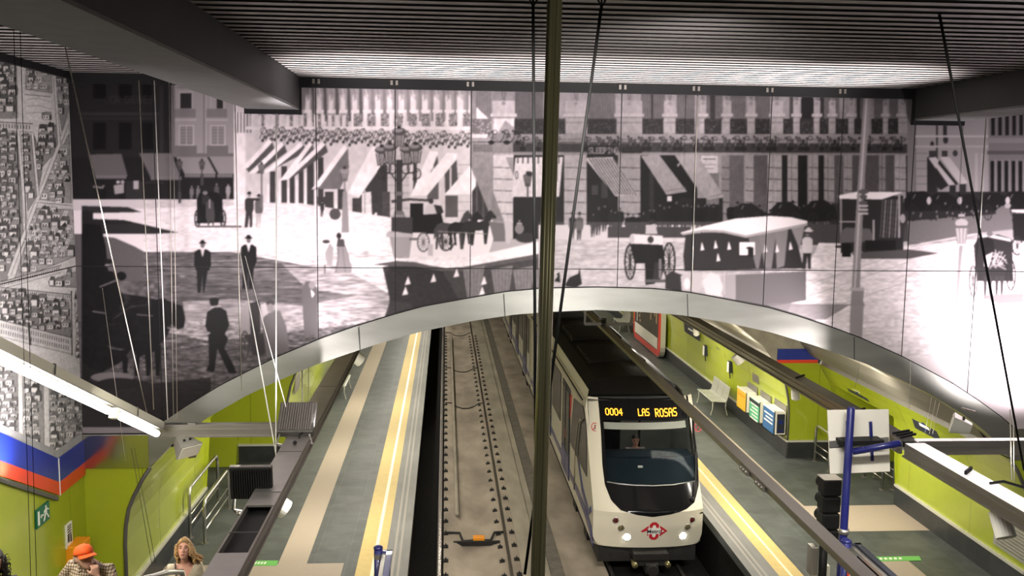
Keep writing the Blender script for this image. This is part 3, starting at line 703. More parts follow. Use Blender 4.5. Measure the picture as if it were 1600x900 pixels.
    P([(1310, 306), (1340, 300), (1411, 301), (1378, 312), (1312, 311)], .84); R(1313, 311, 1316, 376, .4); R(1404, 305, 1407, 372, .5)
    P([(1314, 362), (1322, 356), (1360, 358), (1368, 378), (1312, 380)], .25); R(1312, 346, 1344, 348, .5); R(1364, 344, 1367, 376, .5)
    R(1316, 380, 1330, 402, .05); R(1334, 380, 1346, 398, .05); R(1352, 376, 1400, 392, .05); P([(1330, 396), (1420, 390), (1468, 396), (1420, 405), (1340, 405)], .2)
    man(c, 1411, 372, 38, .12, face=.6, hat=False); E(1411, 342, 4, 7, .5); R(1306, 384, 1316, 388, .08)
    P([(1352, 120), (1364, 120), (1350, 300), (1342, 505), (1328, 505), (1340, 300)], .4); L([(1357, 120), (1345, 300), (1333, 505)], 2.5, .62)
    for y, w in ((300, 8), (308, 6), (318, 7), (324, 6), (330, 7)): E(1350-(y-300)*.04, y, w, 4, .22)
    for y in (322, 328, 334): R(1342, y-1, 1357, y+1.5, .66)
    P([(1330, 452), (1351, 452), (1349, 470), (1352, 478), (1328, 478), (1334, 466)], .4); R(1329, 450, 1351, 455, .55)
    P([(1330, 478), (1350, 478), (1346, 560), (1326, 560)], .42)
    P([(1200, 474), (1330, 476), (1290, 500), (1200, 505)], .3, .8)
    # lamp with pale hood
    E(1503, 349, 10, 7, .6); R(1498, 335, 1508, 339, .55); P([(1493, 354), (1513, 354), (1510, 382), (1496, 382)], .62); 
    for k in (-10, -4, 3, 9): L([(1503+k, 354), (1503+k*.6, 382)], 1.5, .35)
    R(1492, 353, 1515, 357, .3); P([(1499, 384), (1505, 384), (1496, 490), (1492, 490)], .45); P([(1488, 486), (1500, 486), (1497, 520), (1491, 520)], .5)
    # two cabs at the right edge
    P([(1556, 330), (1566, 322), (1578, 324), (1582, 350), (1560, 360)], .3); E(1575, 322, 5, 4, .5); P([(1580, 328), (1620, 328), (1620, 334), (1582, 332)], .75); P([(1582, 334), (1620, 334), (1620, 380), (1584, 376)], .07); c.wheel(1590, 385, 8, 14, .1)
    P([(1522, 384), (1530, 370), (1560, 367), (1582, 374), (1584, 440), (1526, 440)], .10); P([(1520, 372), (1545, 366), (1580, 374), (1580, 378), (1545, 371)], .72)
    P([(1534, 378), (1544, 370), (1552, 376), (1556, 396), (1540, 400)], .07); E(1547, 366, 5, 4, .3); P([(1540, 400), (1552, 394), (1546, 418), (1538, 416)], .6)
    for k in range(22): L([(1544+c.rng.random()*32, 390+c.rng.random()*28), (1546+c.rng.random()*32, 394+c.rng.random()*28)], 1.3, .55)
    c.wheel(1521, 440, 6, 24, .2, 10); c.wheel(1580, 430, 7, 24, .08, 10)
    for x in (1540, 1548, 1558, 1566): P([(x-3, 432), (x+3, 432), (x+1, 468), (x-2, 468)], .12)
    P([(1530, 462), (1600, 458), (1600, 474), (1560, 476)], .34)
    R(1594, 380, 1620, 440, .6)
    return c.done()

def paint_map():
    """An engraved bird's-eye town plan: little houses in blocks between pale streets."""
    c = Canvas(-280, 70, 150, 740, 3); c.a[:] = .74
    rng = c.rng
    def inside(poly, x, y):
        r = False; n = len(poly)
        for i in range(n):
            (ax, ay), (bx, by) = poly[i], poly[(i+1) % n]
            if (ay > y) != (by > y) and x < ax+(y-ay)*(bx-ax)/(by-ay): r = not r
        return r
    def block(poly, dark=.5, sy=.25):
        xs = [p[0] for p in poly]; ys = [p[1] for p in poly]
        c.P(poly, .30+.25*(1-dark)); c.L(poly+poly[:1], .7, .08)
        y = min(ys)
        while y < max(ys):
            x = min(xs)+rng.random()*4
            rh = 10+rng.random()*6
            while x < max(xs):
                w = 8+rng.random()*7; yy = y+(rng.random()-.5)*3-sy*(x-min(xs))*.3
                if inside(poly, x+w/2, yy+rh*.6) and inside(poly, x+w*.9, yy+rh*.9):
                    g = .70+rng.random()*.22; t = rng.random()
                    c.R(x, yy+rh*.35, x+w, yy+rh, g)
                    c.P([(x-.4, yy+rh*.4), (x+w*.25, yy-1.5), (x+w*.95, yy-1), (x+w+.6, yy+rh*.4)], .10+.62*t*(1.25-dark))
                    c.P([(x+w*.72, yy+rh*.35), (x+w, yy+rh*.3), (x+w, yy+rh), (x+w*.72, yy+rh)], .10 if t < dark+.2 else .4)
                    for q in range(2):
                        if t > .25: c.R(x+w*(.12+.3*q), yy+rh*.5, x+w*(.27+.3*q), yy+rh*.78, .10)
                    c.L([(x, yy+rh*.38), (x, yy+rh), (x+w, yy+rh)], .55, .05); c.L([(x, yy+rh*.4), (x+w*.25, yy-1.5), (x+w, yy-1)], .5, .05)
                    if rng.random() < .16: c.P([(x+w*.3, yy+2), (x+w*.45, yy-6), (x+w*.6, yy+2)], .08)
                    if rng.random() < .12: c.P([(x, yy+rh), (x+w*.5, yy+rh*.5), (x+w*.9, yy+rh*1.1)], .06)
                x += w+.6+rng.random()
            y += rh*.82
        for k in range(int((max(xs)-min(xs))*(max(ys)-min(ys))/260)):
            x = min(xs)+rng.random()*(max(xs)-min(xs)); y = min(ys)+rng.random()*(max(ys)-min(ys))
            if inside(poly, x, y) and inside(poly, x+2, y+4): c.L([(x, y), (x+(rng.random()-.3)*4, y+2+rng.random()*4)], .8, .06)
    def front(x0, y0, x1, y1, h, rows=2, pitch=4.0):
        """long pale front with rows of windows"""
        c.P([(x0, y0), (x1, y1), (x1, y1+h), (x0, y0+h)], .72); c.L([(x0, y0), (x1, y1)], 1.4, .08); c.L([(x0, y0+h), (x1, y1+h)], .8, .1)
        n = int((x1-x0)/pitch)
        for k in range(n):
            for r in range(rows):
                x = x0+(k+.35)*pitch; y = y0+(y1-y0)*(x-x0)/(x1-x0)+h*(.18+.78*r/rows); c.R(x, y, x+pitch*.38, y+h/rows*.5, .14)
    # upper town
    block([(-280, 70), (26, 84), (28, 185), (-280, 190)], .7); block([(42, 96), (80, 108), (82, 146), (40, 140)], .3); block([(86, 120), (117, 124), (112, 160), (97, 205)], .6)
    c.P([(39, 148), (80, 152), (81, 191), (42, 186)], .80)
    for k in range(3): c.L([(41, 156+k*11), (60, 154+k*11), (80, 160+k*11)], .7, .3)
    c.L([(39, 148), (80, 152)], 1, .1); block([(66, 176), (80, 178), (80, 188), (66, 186)], .8)
    front(-280, 176, 52, 194, 13, 1, 4.5); block([(62, 195), (92, 196), (92, 232), (66, 262), (58, 240)], .75)
    block([(-280, 200), (28, 208), (38, 380), (10, 440), (-280, 420)], .8); block([(34, 210), (49, 212), (58, 306), (44, 330)], .65); block([(54, 212), (64, 240), (66, 270), (61, 295)], .9)
    block([(90, 248), (108, 210), (112, 318), (62, 312)], .35); block([(118, 176), (128, 180), (136, 400), (122, 380)], .55)
    # diagonal street and its neighbours
    block([(58, 326), (114, 328), (121, 400), (22, 440)], .3)
    for pts, w in (([(120, 155), (93, 226), (60, 310), (14, 432)], 6), ([(85, 110), (93, 226)], 4.5), ([(110, 184), (116, 310), (124, 400)], 5), ([(29, 205), (41, 350)], 4.5), ([(51, 208), (60, 306)], 4), ([(60, 317), (116, 322)], 5)):
        c.L(pts, w, .76); c.L([(x-w/2, y) for x, y in pts], .7, .15); c.L([(x+w/2, y) for x, y in pts], .7, .15)
    front(-280, 520, 96, 415, 11, 1, 3.4)
    c.P([(-280, 560), (40, 450), (136, 410), (136, 428), (60, 452), (-280, 590)], .76)
    block([(76, 440), (122, 424), (122, 450), (78, 448)], .5)
    # palace with galleried fronts and courtyard
    front(-280, 420, 112, 461, 9, 1, 3.2)
    block([(-280, 440), (108, 472), (112, 535), (-280, 470)], .75); block([(0, 455), (60, 462), (62, 505), (0, 490)], .95)
    front(-280, 430, 112, 528, 26, 2, 3.6); c.L([(112, 455), (113, 556)], 2, .1)
    c.P([(116, 470), (119, 452), (122, 470)], .06); c.R(116, 468, 122, 500, .6); c.R(117, 474, 118.5, 480, .1); c.L([(122, 468), (122, 500)], .8, .08)
    block([(126, 462), (138, 466), (138, 580), (118, 556)], .2)
    c.P([(-280, 470), (112, 556), (138, 590), (138, 604), (-280, 500)], .76)
    c.L([(45, 505), (48, 540)], 3.5, .1)
    # lower town, seen beneath the lamp
    block([(-280, 520), (28, 572), (30, 690), (-280, 690)], .85); block([(36, 580), (68, 590), (70, 705), (36, 695)], .6); block([(76, 592), (138, 606), (140, 700), (76, 712)], .55)
    for x in (31, 72): c.P([(x, 570), (x+4, 572), (x+6, 712), (x+1, 712)], .72)
    c.noise(-280, 70, 150, 740, .22, 2.5, 2.5, seed=21)
    return c.done()
# ---------------------------------------------------------------- the hall: mural wall, vault, platforms, ceiling
YM = 15.0           # plane of the mural
XC = 2.45           # axis of the vault
ZC = 8.6            # ceiling
XL = -5.7           # left side wall of the stair hall
OUT = [(0, 5.37), (.9, 5.35), (1.5, 5.29), (2.0, 5.20), (2.8, 5.05), (3.3, 4.91), (3.9, 4.72), (4.4, 4.54), (5.1, 4.24), (5.44, 4.07), (6.0, 3.78), (6.5, 3.47), (6.9, 3.2), (7.15, 3.0), (8.15, 3.0)]
INN = [(0, 5.01), (.7, 4.98), (1.35, 4.93), (2.0, 4.83), (2.85, 4.65), (3.6, 4.43), (4.47, 4.13), (5.1, 3.86), (5.6, 3.62), (6.2, 3.27), (6.6, 2.98), (6.85, 2.76), (7.12, 2.46), (8.15, 2.46)]
CURVE = [(7.12, 2.46), (7.25, 2.26), (7.39, 1.99), (7.48, 1.77), (7.53, 1.5), (7.55, 1.2), (7.55, 0)]
def lerp_tab(tab, x):
    x = abs(x)
    for (a, za), (b, zb) in zip(tab, tab[1:]):
        if x <= b: return za+(zb-za)*(x-a)/(b-a)
    return tab[-1][1]
def zo(x): return lerp_tab(OUT, x-XC)
def zi(x): return lerp_tab(INN, x-XC)

def print_sheet(name, m, nu, nv, pos, shade, keep=None):
    """A printed sheet: fine grid on a plane, one grey value per vertex."""
    us, vs = np.meshgrid(np.arange(nu+1), np.arange(nv+1))
    co = pos(us, vs).reshape(-1, 3); g = shade(co).astype(np.float32)
    q = (us[:-1, :-1]+vs[:-1, :-1]*(nu+1)).ravel()
    quads = np.stack([q, q+1, q+nu+2, q+nu+1], 1)
    if keep is not None:
        k = keep(co); quads = quads[k[quads].all(1)]
    used = np.unique(quads); remap = np.full(len(co), -1, np.int64); remap[used] = np.arange(len(used))
    co, g, quads = co[used], g[used], remap[quads]
    me = bpy.data.meshes.new(name)
    me.vertices.add(len(co)); me.vertices.foreach_set('co', co.astype(np.float32).ravel())
    me.loops.add(quads.size); me.loops.foreach_set('vertex_index', quads.ravel().astype(np.int32))
    me.polygons.add(len(quads)); me.polygons.foreach_set('loop_start', np.arange(0, quads.size, 4, dtype=np.int32))
    me.update(calc_edges=True)
    at = me.attributes.new('print', 'FLOAT_COLOR', 'POINT')
    at.data.foreach_set('color', np.stack([g, g, g, np.ones_like(g)], 1).ravel())
    me.materials.append(M[m])
    o = bpy.data.objects.new(name, me); COL.objects.link(o)
    return o
def sample(a, x, y):
    h, w = a.shape
    x = np.clip(x, 0, w-1.001); y = np.clip(y, 0, h-1.001); xi, yi = x.astype(int), y.astype(int); fx, fy = x-xi, y-yi
    return a[yi, xi]*(1-fx)*(1-fy)+a[yi, xi+1]*fx*(1-fy)+a[yi+1, xi]*(1-fx)*fy+a[yi+1, xi+1]*fx*fy

def build_mural():
    pic = paint_street()
    # soften slightly as an enlarged old photograph is, and give it the contrast of the print
    k = np.array([.25, .5, .25]); pic = sum(k[i]*np.roll(pic, i-1, 0) for i in range(3)); pic = sum(k[i]*np.roll(pic, i-1, 1) for i in range(3))
    pic = .003+.95*np.clip(pic, 0, 1)**1.62
    X0, X1, Z0, Z1 = XL, 10.75, 3.0, 8.46
    st = .0135; nu, nv = int((X1-X0)/st), int((Z1-Z0)/st)
    def pos(u, v): return np.stack([X0+(X1-X0)*u/nu, np.full(u.shape, YM), Z0+(Z1-Z0)*v/nv], -1)
    def shade(co):
        d = co-CO; w = d@CF
        x = 800+FPX*(d@CR)/w; y = 450-FPX*(d@CU)/w
        return sample(pic, x-100, y-110)
    zot = np.interp(np.abs(np.linspace(X0, X1, 4000)-XC), [p[0] for p in OUT], [p[1] for p in OUT])
    def keep(co): return co[:, 2] >= np.interp(co[:, 0], np.linspace(X0, X1, 4000), zot)-.01
    mu = print_sheet('street_mural', 'print', nu, nv, pos, shade, keep)
    tag(mu, 'huge black and white printed street scene mural above the arch', 'mural')
    j = MB()
    for px in (243, 370, 495, 617.5, 735.5, 852, 968, 1085, 1200, 1311, 1424, 1533):
        x = onY(px, 300, YM).x; j.box(x-.006, x+.006, YM-.004, YM+.002, max(3.0, zo(x)), 8.46)
    for z, a, b in ((5.665, XL, 10.75),):
        x = a
        while x < b-.1: j.box(x, x+1.2 if x+1.2 < b else b, YM-.0045, YM+.002, z-.005, z+.005); x += 1.2
    j.build('panel_joint', 'black', mu)
    # wall behind, cut round the arch
    w = MB(); n = 90; xs = [XL-.3+(11.2-XL+.3)*i/n for i in range(n+1)]
    for a, b in zip(xs, xs[1:]):
        za, zb = max(3.0, zo(a)), max(3.0, zo(b))
        vs = [(a, YM+.02, za), (b, YM+.02, zb), (b, YM+.02, 9.2), (a, YM+.02, 9.2), (a, YM+.3, za), (b, YM+.3, zb), (b, YM+.3, 9.2), (a, YM+.3, 9.2)]
        w.add(vs, [(0, 1, 2, 3), (7, 6, 5, 4), (0, 4, 5, 1), (3, 2, 6, 7)])
    struct(w.build('wall_back', 'wallgrey'))
    # black joint round the arch and steel facing band, ending in a level steel strip
    xs = sorted(set([XC+d for d, _ in OUT]+[XC-d for d, _ in OUT]+list(np.linspace(-4.7, 9.6, 60))))
    xs = [x for x in xs if XL <= x <= 10.6]
    b = MB()
    for x, y in zip(xs, xs[1:]):
        b.add([(x, YM-.012, zo(x)-.02), (y, YM-.012, zo(y)-.02), (y, YM-.012, zo(y)+.018), (x, YM-.012, zo(x)+.018),
               (x, YM+.02, zo(x)-.02), (y, YM+.02, zo(y)-.02), (y, YM+.02, zo(y)+.018), (x, YM+.02, zo(x)+.018)], [(0, 1, 2, 3), (0, 4, 5, 1), (3, 2, 6, 7)])
    struct(b.build('trim_2', 'black'))
    r = MB(); N = 70
    def along(tab, t):
        L = [0]
        for p, q in zip(tab, tab[1:]): L.append(L[-1]+math.hypot(q[0]-p[0], q[1]-p[1]))
        s = t*L[-1]
        for i in range(len(tab)-1):
            if s <= L[i+1]+1e-9:
                k = (s-L[i])/(L[i+1]-L[i]); return tab[i][0]+(tab[i+1][0]-tab[i][0])*k, tab[i][1]+(tab[i+1][1]-tab[i][1])*k
    for sg in (-1, 1):
        o = [along(OUT, i/N) for i in range(N+1)]; q = [along(INN, i/N) for i in range(N+1)]
        f = lambda p, y: (XC+sg*p[0], y, p[1])
        for i in range(N):
            a0, a1, c0, c1 = o[i], o[i+1], q[i], q[i+1]
            r.add([f(a0, YM-.02), f(a1, YM-.02), f(c1, YM-.035), f(c0, YM-.035), f(c0, YM+.3), f(c1, YM+.3), f(a0, YM+.02), f(a1, YM+.02)], [(0, 1, 2, 3), (3, 2, 5, 4), (0, 6, 7, 1)])
    rg = r.build('trim_1', 'archsteel', smooth=False); struct(rg)
    for sg, nm in ((-1, 'trim_13'), (1, 'trim_14')):
        q = MB(); xa, xb = sorted((XC+sg*7.13, XC+sg*8.15)); q.box(xa, xb, YM-.042, YM-.02, 2.46, 2.99); struct(q.build(nm, 'polish'))
    jt = MB()
    for px, d in ((787, 0), (1073, 0), (1337, 0), (560, 0)):
        p0, p1 = onY(px, 455, YM), onY(px+4, 490, YM); x = p0.x
        jt.add([(x-.006, YM-.04, zo(x)-.02), (x+.006, YM-.04, zo(x)-.02), (x+.03, YM-.04, zi(x+.03)), (x+.018, YM-.04, zi(x+.02))], [(0, 1, 2, 3)])
    struct(jt.build('trim_3', 'black'))
    # green facing wall below the steel strip, with the curved dark edge of the vault mouth
    for sg, nm in ((-1, 'wall_back_left'), (1, 'wall_back_right')):
        g = MB(); xe = XL if sg < 0 else 10.75
        pts = [(XC+sg*d, z) for d, z in CURVE]
        for (xa, za), (xb, zb) in zip(pts, pts[1:]):
            g.add([(xa, YM, za), (xb, YM, zb), (xe, YM, zb), (xe, YM, za), (xa, YM+.3, za), (xb, YM+.3, zb)], [(0, 1, 2, 3), (0, 4, 5, 1)])
        struct(g.build(nm, 'greenx'))
        e = MB(); e.tube([(x, YM-.02, z) for x, z in pts], .032, 8); struct(e.build('trim_%d' % (4 if sg < 0 else 5), 'dark', smooth=True))

def build_map_wall():
    pic = paint_map()**1.25
    # left hall wall, print above a stepped blue and red band; the band follows the stair, then runs level
    yA = 9.0; yb = 13.98; yc = YM
    zb = lambda y: 2.92+max(0, (yb-y))*.50
    Y0, Y1, Z0, Z1 = yA, YM, 2.8, 8.6; st = .0125
    nu, nv = int((Y1-Y0)/.02), int((Z1-Z0)/.011)
    def pos(u, v): return np.stack([np.full(u.shape, XL), Y0+(Y1-Y0)*u/nu, Z0+(Z1-Z0)*v/nv], -1)
    def shade(co):
        d = co-CO; w = d@CF
        return sample(pic, 800+FPX*(d@CR)/w+280, 450-FPX*(d@CU)/w-70)
    def keep(co): return (co[:, 2] >= 2.92+np.maximum(0, yb-co[:, 1])*.5+.10)
    o = print_sheet('town_plan_print', 'mapprint', nu, nv, pos, shade, keep); tag(o, 'black and white engraved town plan print covering the left wall', 'mural')
    j = MB(); j.box(XL-.002, XL+.004, 9, 15, 5.66, 5.672); j.build('panel_joint', 'black', o)
    w = MB(); w.box(XL-.3, XL-.015, 3, YM+.3, -.2, 9.2); struct(w.build('wall_left', 'wallgrey'))
    f = lambda u, v, d: (XL+d, u, v)
    m = MB(); m.prism([(yA, zb(yA)), (yb, 2.92), (yc-.05, 2.92), (yc-.05, 3.04), (yb, 3.04), (yA, zb(yA)+.12)], f, -.02, .012); struct(m.build('trim_6', 'wallgrey'))
    k = MB(); k.prism([(yA, zb(yA)-.42), (yb, 2.50+.06), (yc-.03, 2.56), (yc-.03, 2.92), (yb, 2.92), (yA, zb(yA))], f, -.02, .03)
    bd = thing('wall_band', 'blue band with red lower stripe under the town plan, bending with the stair', 'wall band', (XL, 12, 2.4))
    k.o = Vector(bd.location); k.build('blue_stripe', 'blue', bd)
    k = MB(bd.location); k.prism([(yA, zb(yA)-.62), (yb, 2.36), (yc-.03, 2.36), (yc-.03, 2.56), (yb, 2.56), (yA, zb(yA)-.42)], f, -.02, .032); k.build('red_stripe', 'red', bd)
    k = MB(bd.location); k.prism([(yA, zb(yA)-.70), (yb-.1, 2.31), (yb-.1, 2.37), (yA, zb(yA)-.62)], f, -.02, .05); k.build('band_shadow_strip', 'dark', bd)  # dark strip put in as the band's shadow on the wall
    k = MB(bd.location); k.box(XL-.02, XL+.037, yb-.012, yb+.012, 2.36, 2.92); k.build('joint_strip', 'white', bd)
    g = MB(); g.prism([(5, -.1), (yc, -.1), (yc, 2.4), (yb, 2.4), (yA, zb(yA)-.6), (5, zb(yA)+1.3)], f, -.02, 0); struct(g.build('wall_left_panel', 'green'))

def build_vault():
    Y0, Y1, YE = YM+.3, 23.3, 72.0
    prof = [(d, z) for d, z in CURVE if z > .01][::-1]
    for sg, nm in ((-1, 'left'), (1, 'right')):
        X = lambda d: XC+sg*d
        def skin(poly, d0, y0, y1):
            q = MB()
            for (da, za), (db, zb) in zip(poly, poly[1:]): q.add([(X(da+d0), y0, za), (X(da+d0), y1, za), (X(db+d0), y1, zb), (X(db+d0), y0, zb)], [(0, 1, 2, 3)])
            return q
        # near panelled wall with passage opening, curved over at the top
        yo0, yo1 = (19.75, 22.9) if sg > 0 else (20.0, 22.9)
        q = skin([(7.55, 0), (7.55, 1.2)], 0, Y0, yo0); s2 = skin([(7.55, 0), (7.55, 1.2)], 0, yo1, Y1); q.add(s2.v, s2.f)
        s2 = skin([(7.55, 1.2), (7.53, 1.5), (7.48, 1.77), (7.39, 1.99)], 0, Y0, yo0); q.add(s2.v, s2.f); s2 = skin([(7.55, 1.2), (7.53, 1.5), (7.48, 1.77), (7.39, 1.99)], 0, yo1, Y1); q.add(s2.v, s2.f)
        s2 = skin([(7.39, 1.99), (7.25, 2.26), (7.12, 2.46)], 0, Y0, Y1); q.add(s2.v, s2.f)
        struct(q.build('wall_%s_near' % nm, 'green', smooth=False))
        # passage
        p = MB(); a, b = sorted((X(7.55), X(11)))
        p.add([(X(7.55), yo0, 0), (X(11), yo0, 0), (X(11), yo0, 2.0), (X(7.4), yo0, 2.0)], [(0, 1, 2, 3)]); p.add([(X(7.55), yo1, 0), (X(11), yo1, 0), (X(11), yo1, 2.0), (X(7.4), yo1, 2.0)], [(0, 1, 2, 3)])
        p.add([(X(11), yo0, 0), (X(11), yo1, 0), (X(11), yo1, 2), (X(11), yo0, 2)], [(0, 1, 2, 3)]); p.add([(X(7.39), yo0, 2), (X(11), yo0, 2), (X(11), yo1, 2), (X(7.39), yo1, 2)], [(0, 1, 2, 3)])
        struct(p.build('wall_%s_passage' % nm, 'greenx'))
        # return facing the camera, where the vault narrows
        FAR = [(6.38, 0), (6.38, 1.2), (6.35, 1.55), (6.26, 1.95), (6.12, 2.3), (5.95, 2.5)]
        rt = MB(); out = [(7.55, 0), (7.55, 1.2), (7.48, 1.77), (7.39, 1.99), (7.12, 2.46), (6.9, 2.66)]
        poly = FAR+out[::-1]; n = len(poly)
        rt.add([(X(d), Y1, z) for d, z in poly], [tuple(range(n))]); struct(rt.build('wall_%s_return' % nm, 'greenx'))
        e = MB(); e.tube([(X(d-.01), Y1-.02, z) for d, z in FAR], .03, 8); struct(e.build('trim_%d' % (7 if sg < 0 else 8), 'dark', smooth=True))
        struct(skin(FAR, 0, Y1, YE).build('wall_%s_far' % nm, 'green'))
        # slate plinths with pale trim
        k = MB(); ti = MB()
        for d, ya, yb in ((7.55, Y0-.3, yo0), (6.38, Y1, YE)):
            xa, xb = sorted((X(d+.05), X(d-.035))); k.box(xa, xb, ya, yb, 0, .42); xa, xb = sorted((X(d+.05), X(d-.05))); ti.box(xa, xb, ya, yb, .42, .47)
        xa, xb = sorted((X(6.34), X(7.55))); k.box(xa, xb, Y1-.035, Y1+.05, 0, .42); ti.box(xa, xb, Y1-.05, Y1+.05, .42, .47)
        if sg < 0: pass
        struct(k.build('baseboard_%s' % nm, 'plinth')); struct(ti.build('trim_%d' % (9 if sg < 0 else 10), 'trimpale'))
        # grey ducted cornice above the panels, then concrete vault
        c = skin([(7.12, 2.46), (7.16, 2.56), (6.98, 2.74)], 0, Y0, Y1); s2 = skin([(6.98, 2.74), (6.85, 2.70), (6.62, 2.98), (6.5, 3.2)], 0, Y0, Y1); c.add(s2.v, s2.f); struct(c.build('cornice_%s_near' % nm, 'cornice'))
        c = skin([(5.95, 2.5), (5.97, 2.62), (5.8, 2.78), (5.6, 2.95)], 0, Y1, YE); struct(c.build('cornice_%s_far' % nm, 'cornice'))
        v = skin([(6.5, 3.2), (5.6, 3.72), (4.47, 4.25), (2.85, 4.8), (1.35, 5.1), (0, 5.2)], 0, Y0, Y1); s2 = skin([(5.6, 2.95), (4.9, 3.5), (3.8, 4.1), (2.4, 4.6), (0, 4.9)], 0, Y1, YE); v.add(s2.v, s2.f)
        sp = MB(); poly = [(6.9, 2.66), (6.5, 3.2), (5.6, 3.72), (4.47, 4.25), (2.85, 4.8), (1.35, 5.1), (0, 5.2), (0, 4.9), (2.4, 4.6), (3.8, 4.1), (4.9, 3.5), (5.6, 2.95), (5.95, 2.5)]
        v.add([(X(d), Y1, z) for d, z in poly], [tuple(range(len(poly)))])
        struct(v.build('ceiling_vault_%s' % nm, 'concrete'))
        # blue and red lintel band over the passage mouth on the return
        b = thing('lintel_band', 'blue lintel band with red stripe above the %s passage' % nm, 'wall band', (X(6.9), Y1, 2.4))
        xa, xb = sorted((X(6.0), X(7.05))); l = MB(b.location); l.box(xa, xb, Y1-.06, Y1, 2.58, 2.86); l.build('blue_stripe', 'blue', b); l = MB(b.location); l.box(xa, xb, Y1-.065, Y1, 2.50, 2.585); l.build('red_stripe', 'red', b)
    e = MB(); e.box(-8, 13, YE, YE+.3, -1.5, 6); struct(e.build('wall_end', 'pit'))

def strip_floor(n, m, x0, x1, y0, y1, z=.004):
    b = MB(); b.box(x0, x1, y0, y1, -.01, z); return struct(b.build('floor_strip_%d' % n, m))
def build_floor():
    for nm, a, b in (('left', -8.6, -.66), ('right', 5.55, 13.5)):
        f = MB(); f.box(a, b, 3, 72, -.16, 0); struct(f.build('floor_%s' % nm, 'slate'))
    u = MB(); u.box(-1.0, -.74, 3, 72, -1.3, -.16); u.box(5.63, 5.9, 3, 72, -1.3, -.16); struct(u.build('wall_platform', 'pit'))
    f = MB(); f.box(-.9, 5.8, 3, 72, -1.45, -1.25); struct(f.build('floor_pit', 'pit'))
    # concrete slab of the left track and middle, uneven surface, with kerbs and drain
    n = 230; xs = [-.02, .10, .26, .40, .62, .84, 1.02, 1.20, 1.46, 1.62]
    zs = [-1.06, -1.055, -1.06, -1.14, -1.17, -1.17, -1.15, -1.09, -1.05, -1.05]
    q = MB(); ys = [3+69*i/n for i in range(n+1)]; rnd = random.Random(3)
    for y in ys: q.v += [Vector((x, y, z+(rnd.random()-.5)*(.035 if 2 < i < 7 else .006))) for i, (x, z) in enumerate(zip(xs, zs))]
    L = len(xs)
    q.f = [(j*L+i, j*L+i+1, (j+1)*L+i+1, (j+1)*L+i) for j in range(n) for i in range(L-1)]
    struct(q.build('floor_trackbed', 'bed', smooth=True))
    k = MB(); k.box(1.62, 2.02, 3, 72, -1.3, -1.03); k.box(2.02, 2.2, 3, 72, -1.3, -1.06); struct(k.build('floor_kerb', 'bed2'))
    k = MB(); k.box(2.2, 2.5, 3, 72, -1.3, -1.085); struct(k.build('floor_drain', 'drain'))
    k = MB(); k.box(2.5, 3.4, 3, 72, -1.3, -1.055); struct(k.build('floor_kerb_middle', 'bed'))
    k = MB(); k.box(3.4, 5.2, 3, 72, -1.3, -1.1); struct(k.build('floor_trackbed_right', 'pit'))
    # platform paving strips
    i = 1
    for m, a, b, y0, y1, z in (('tan', -3.05, -2.53, 16.95, 72, .004), ('tan', -5.1, -1.85, 14.6, 16.95, .005), ('yellow', -1.60, -1.10, 6, 72, .006), ('paleline', -1.33, -1.265, 6, 72, .010),
                            ('edge', -1.10, -.66, 6, 72, .005), ('edge2', -.965, -.92, 6, 72, .008), ('edge2', -.86, -.815, 6, 72, .008),
                            ('tan', 7.42, 7.9, 20.6, 72, .004), ('tan', 7.42, 10.0, 18.15, 19.68, .005), ('tan', 7.42, 7.9, 19.68, 20.6, .004), ('tan', 8.05, 8.75, 14.8, 16.7, .005), ('yellow', 6.05, 6.5, 6, 72, .006), ('paleline', 6.25, 6.30, 6, 72, .010),
                            ('edge', 5.55, 6.05, 6, 72, .005), ('edge2', 5.70, 5.745, 6, 72, .008), ('edge2', 5.80, 5.845, 6, 72, .008)):
        strip_floor(i, m, a, b, y0, y1, z); i += 1
    # stair coming down along the left wall, below the frame
    s = MB()
    for k in range(14):
        y1 = 13.6-k*.31; s.box(XL, -1.4, y1-.31 if k < 13 else 5.0, y1, -.02, .15*(k+1))
    struct(s.build('floor_stair', 'step'))

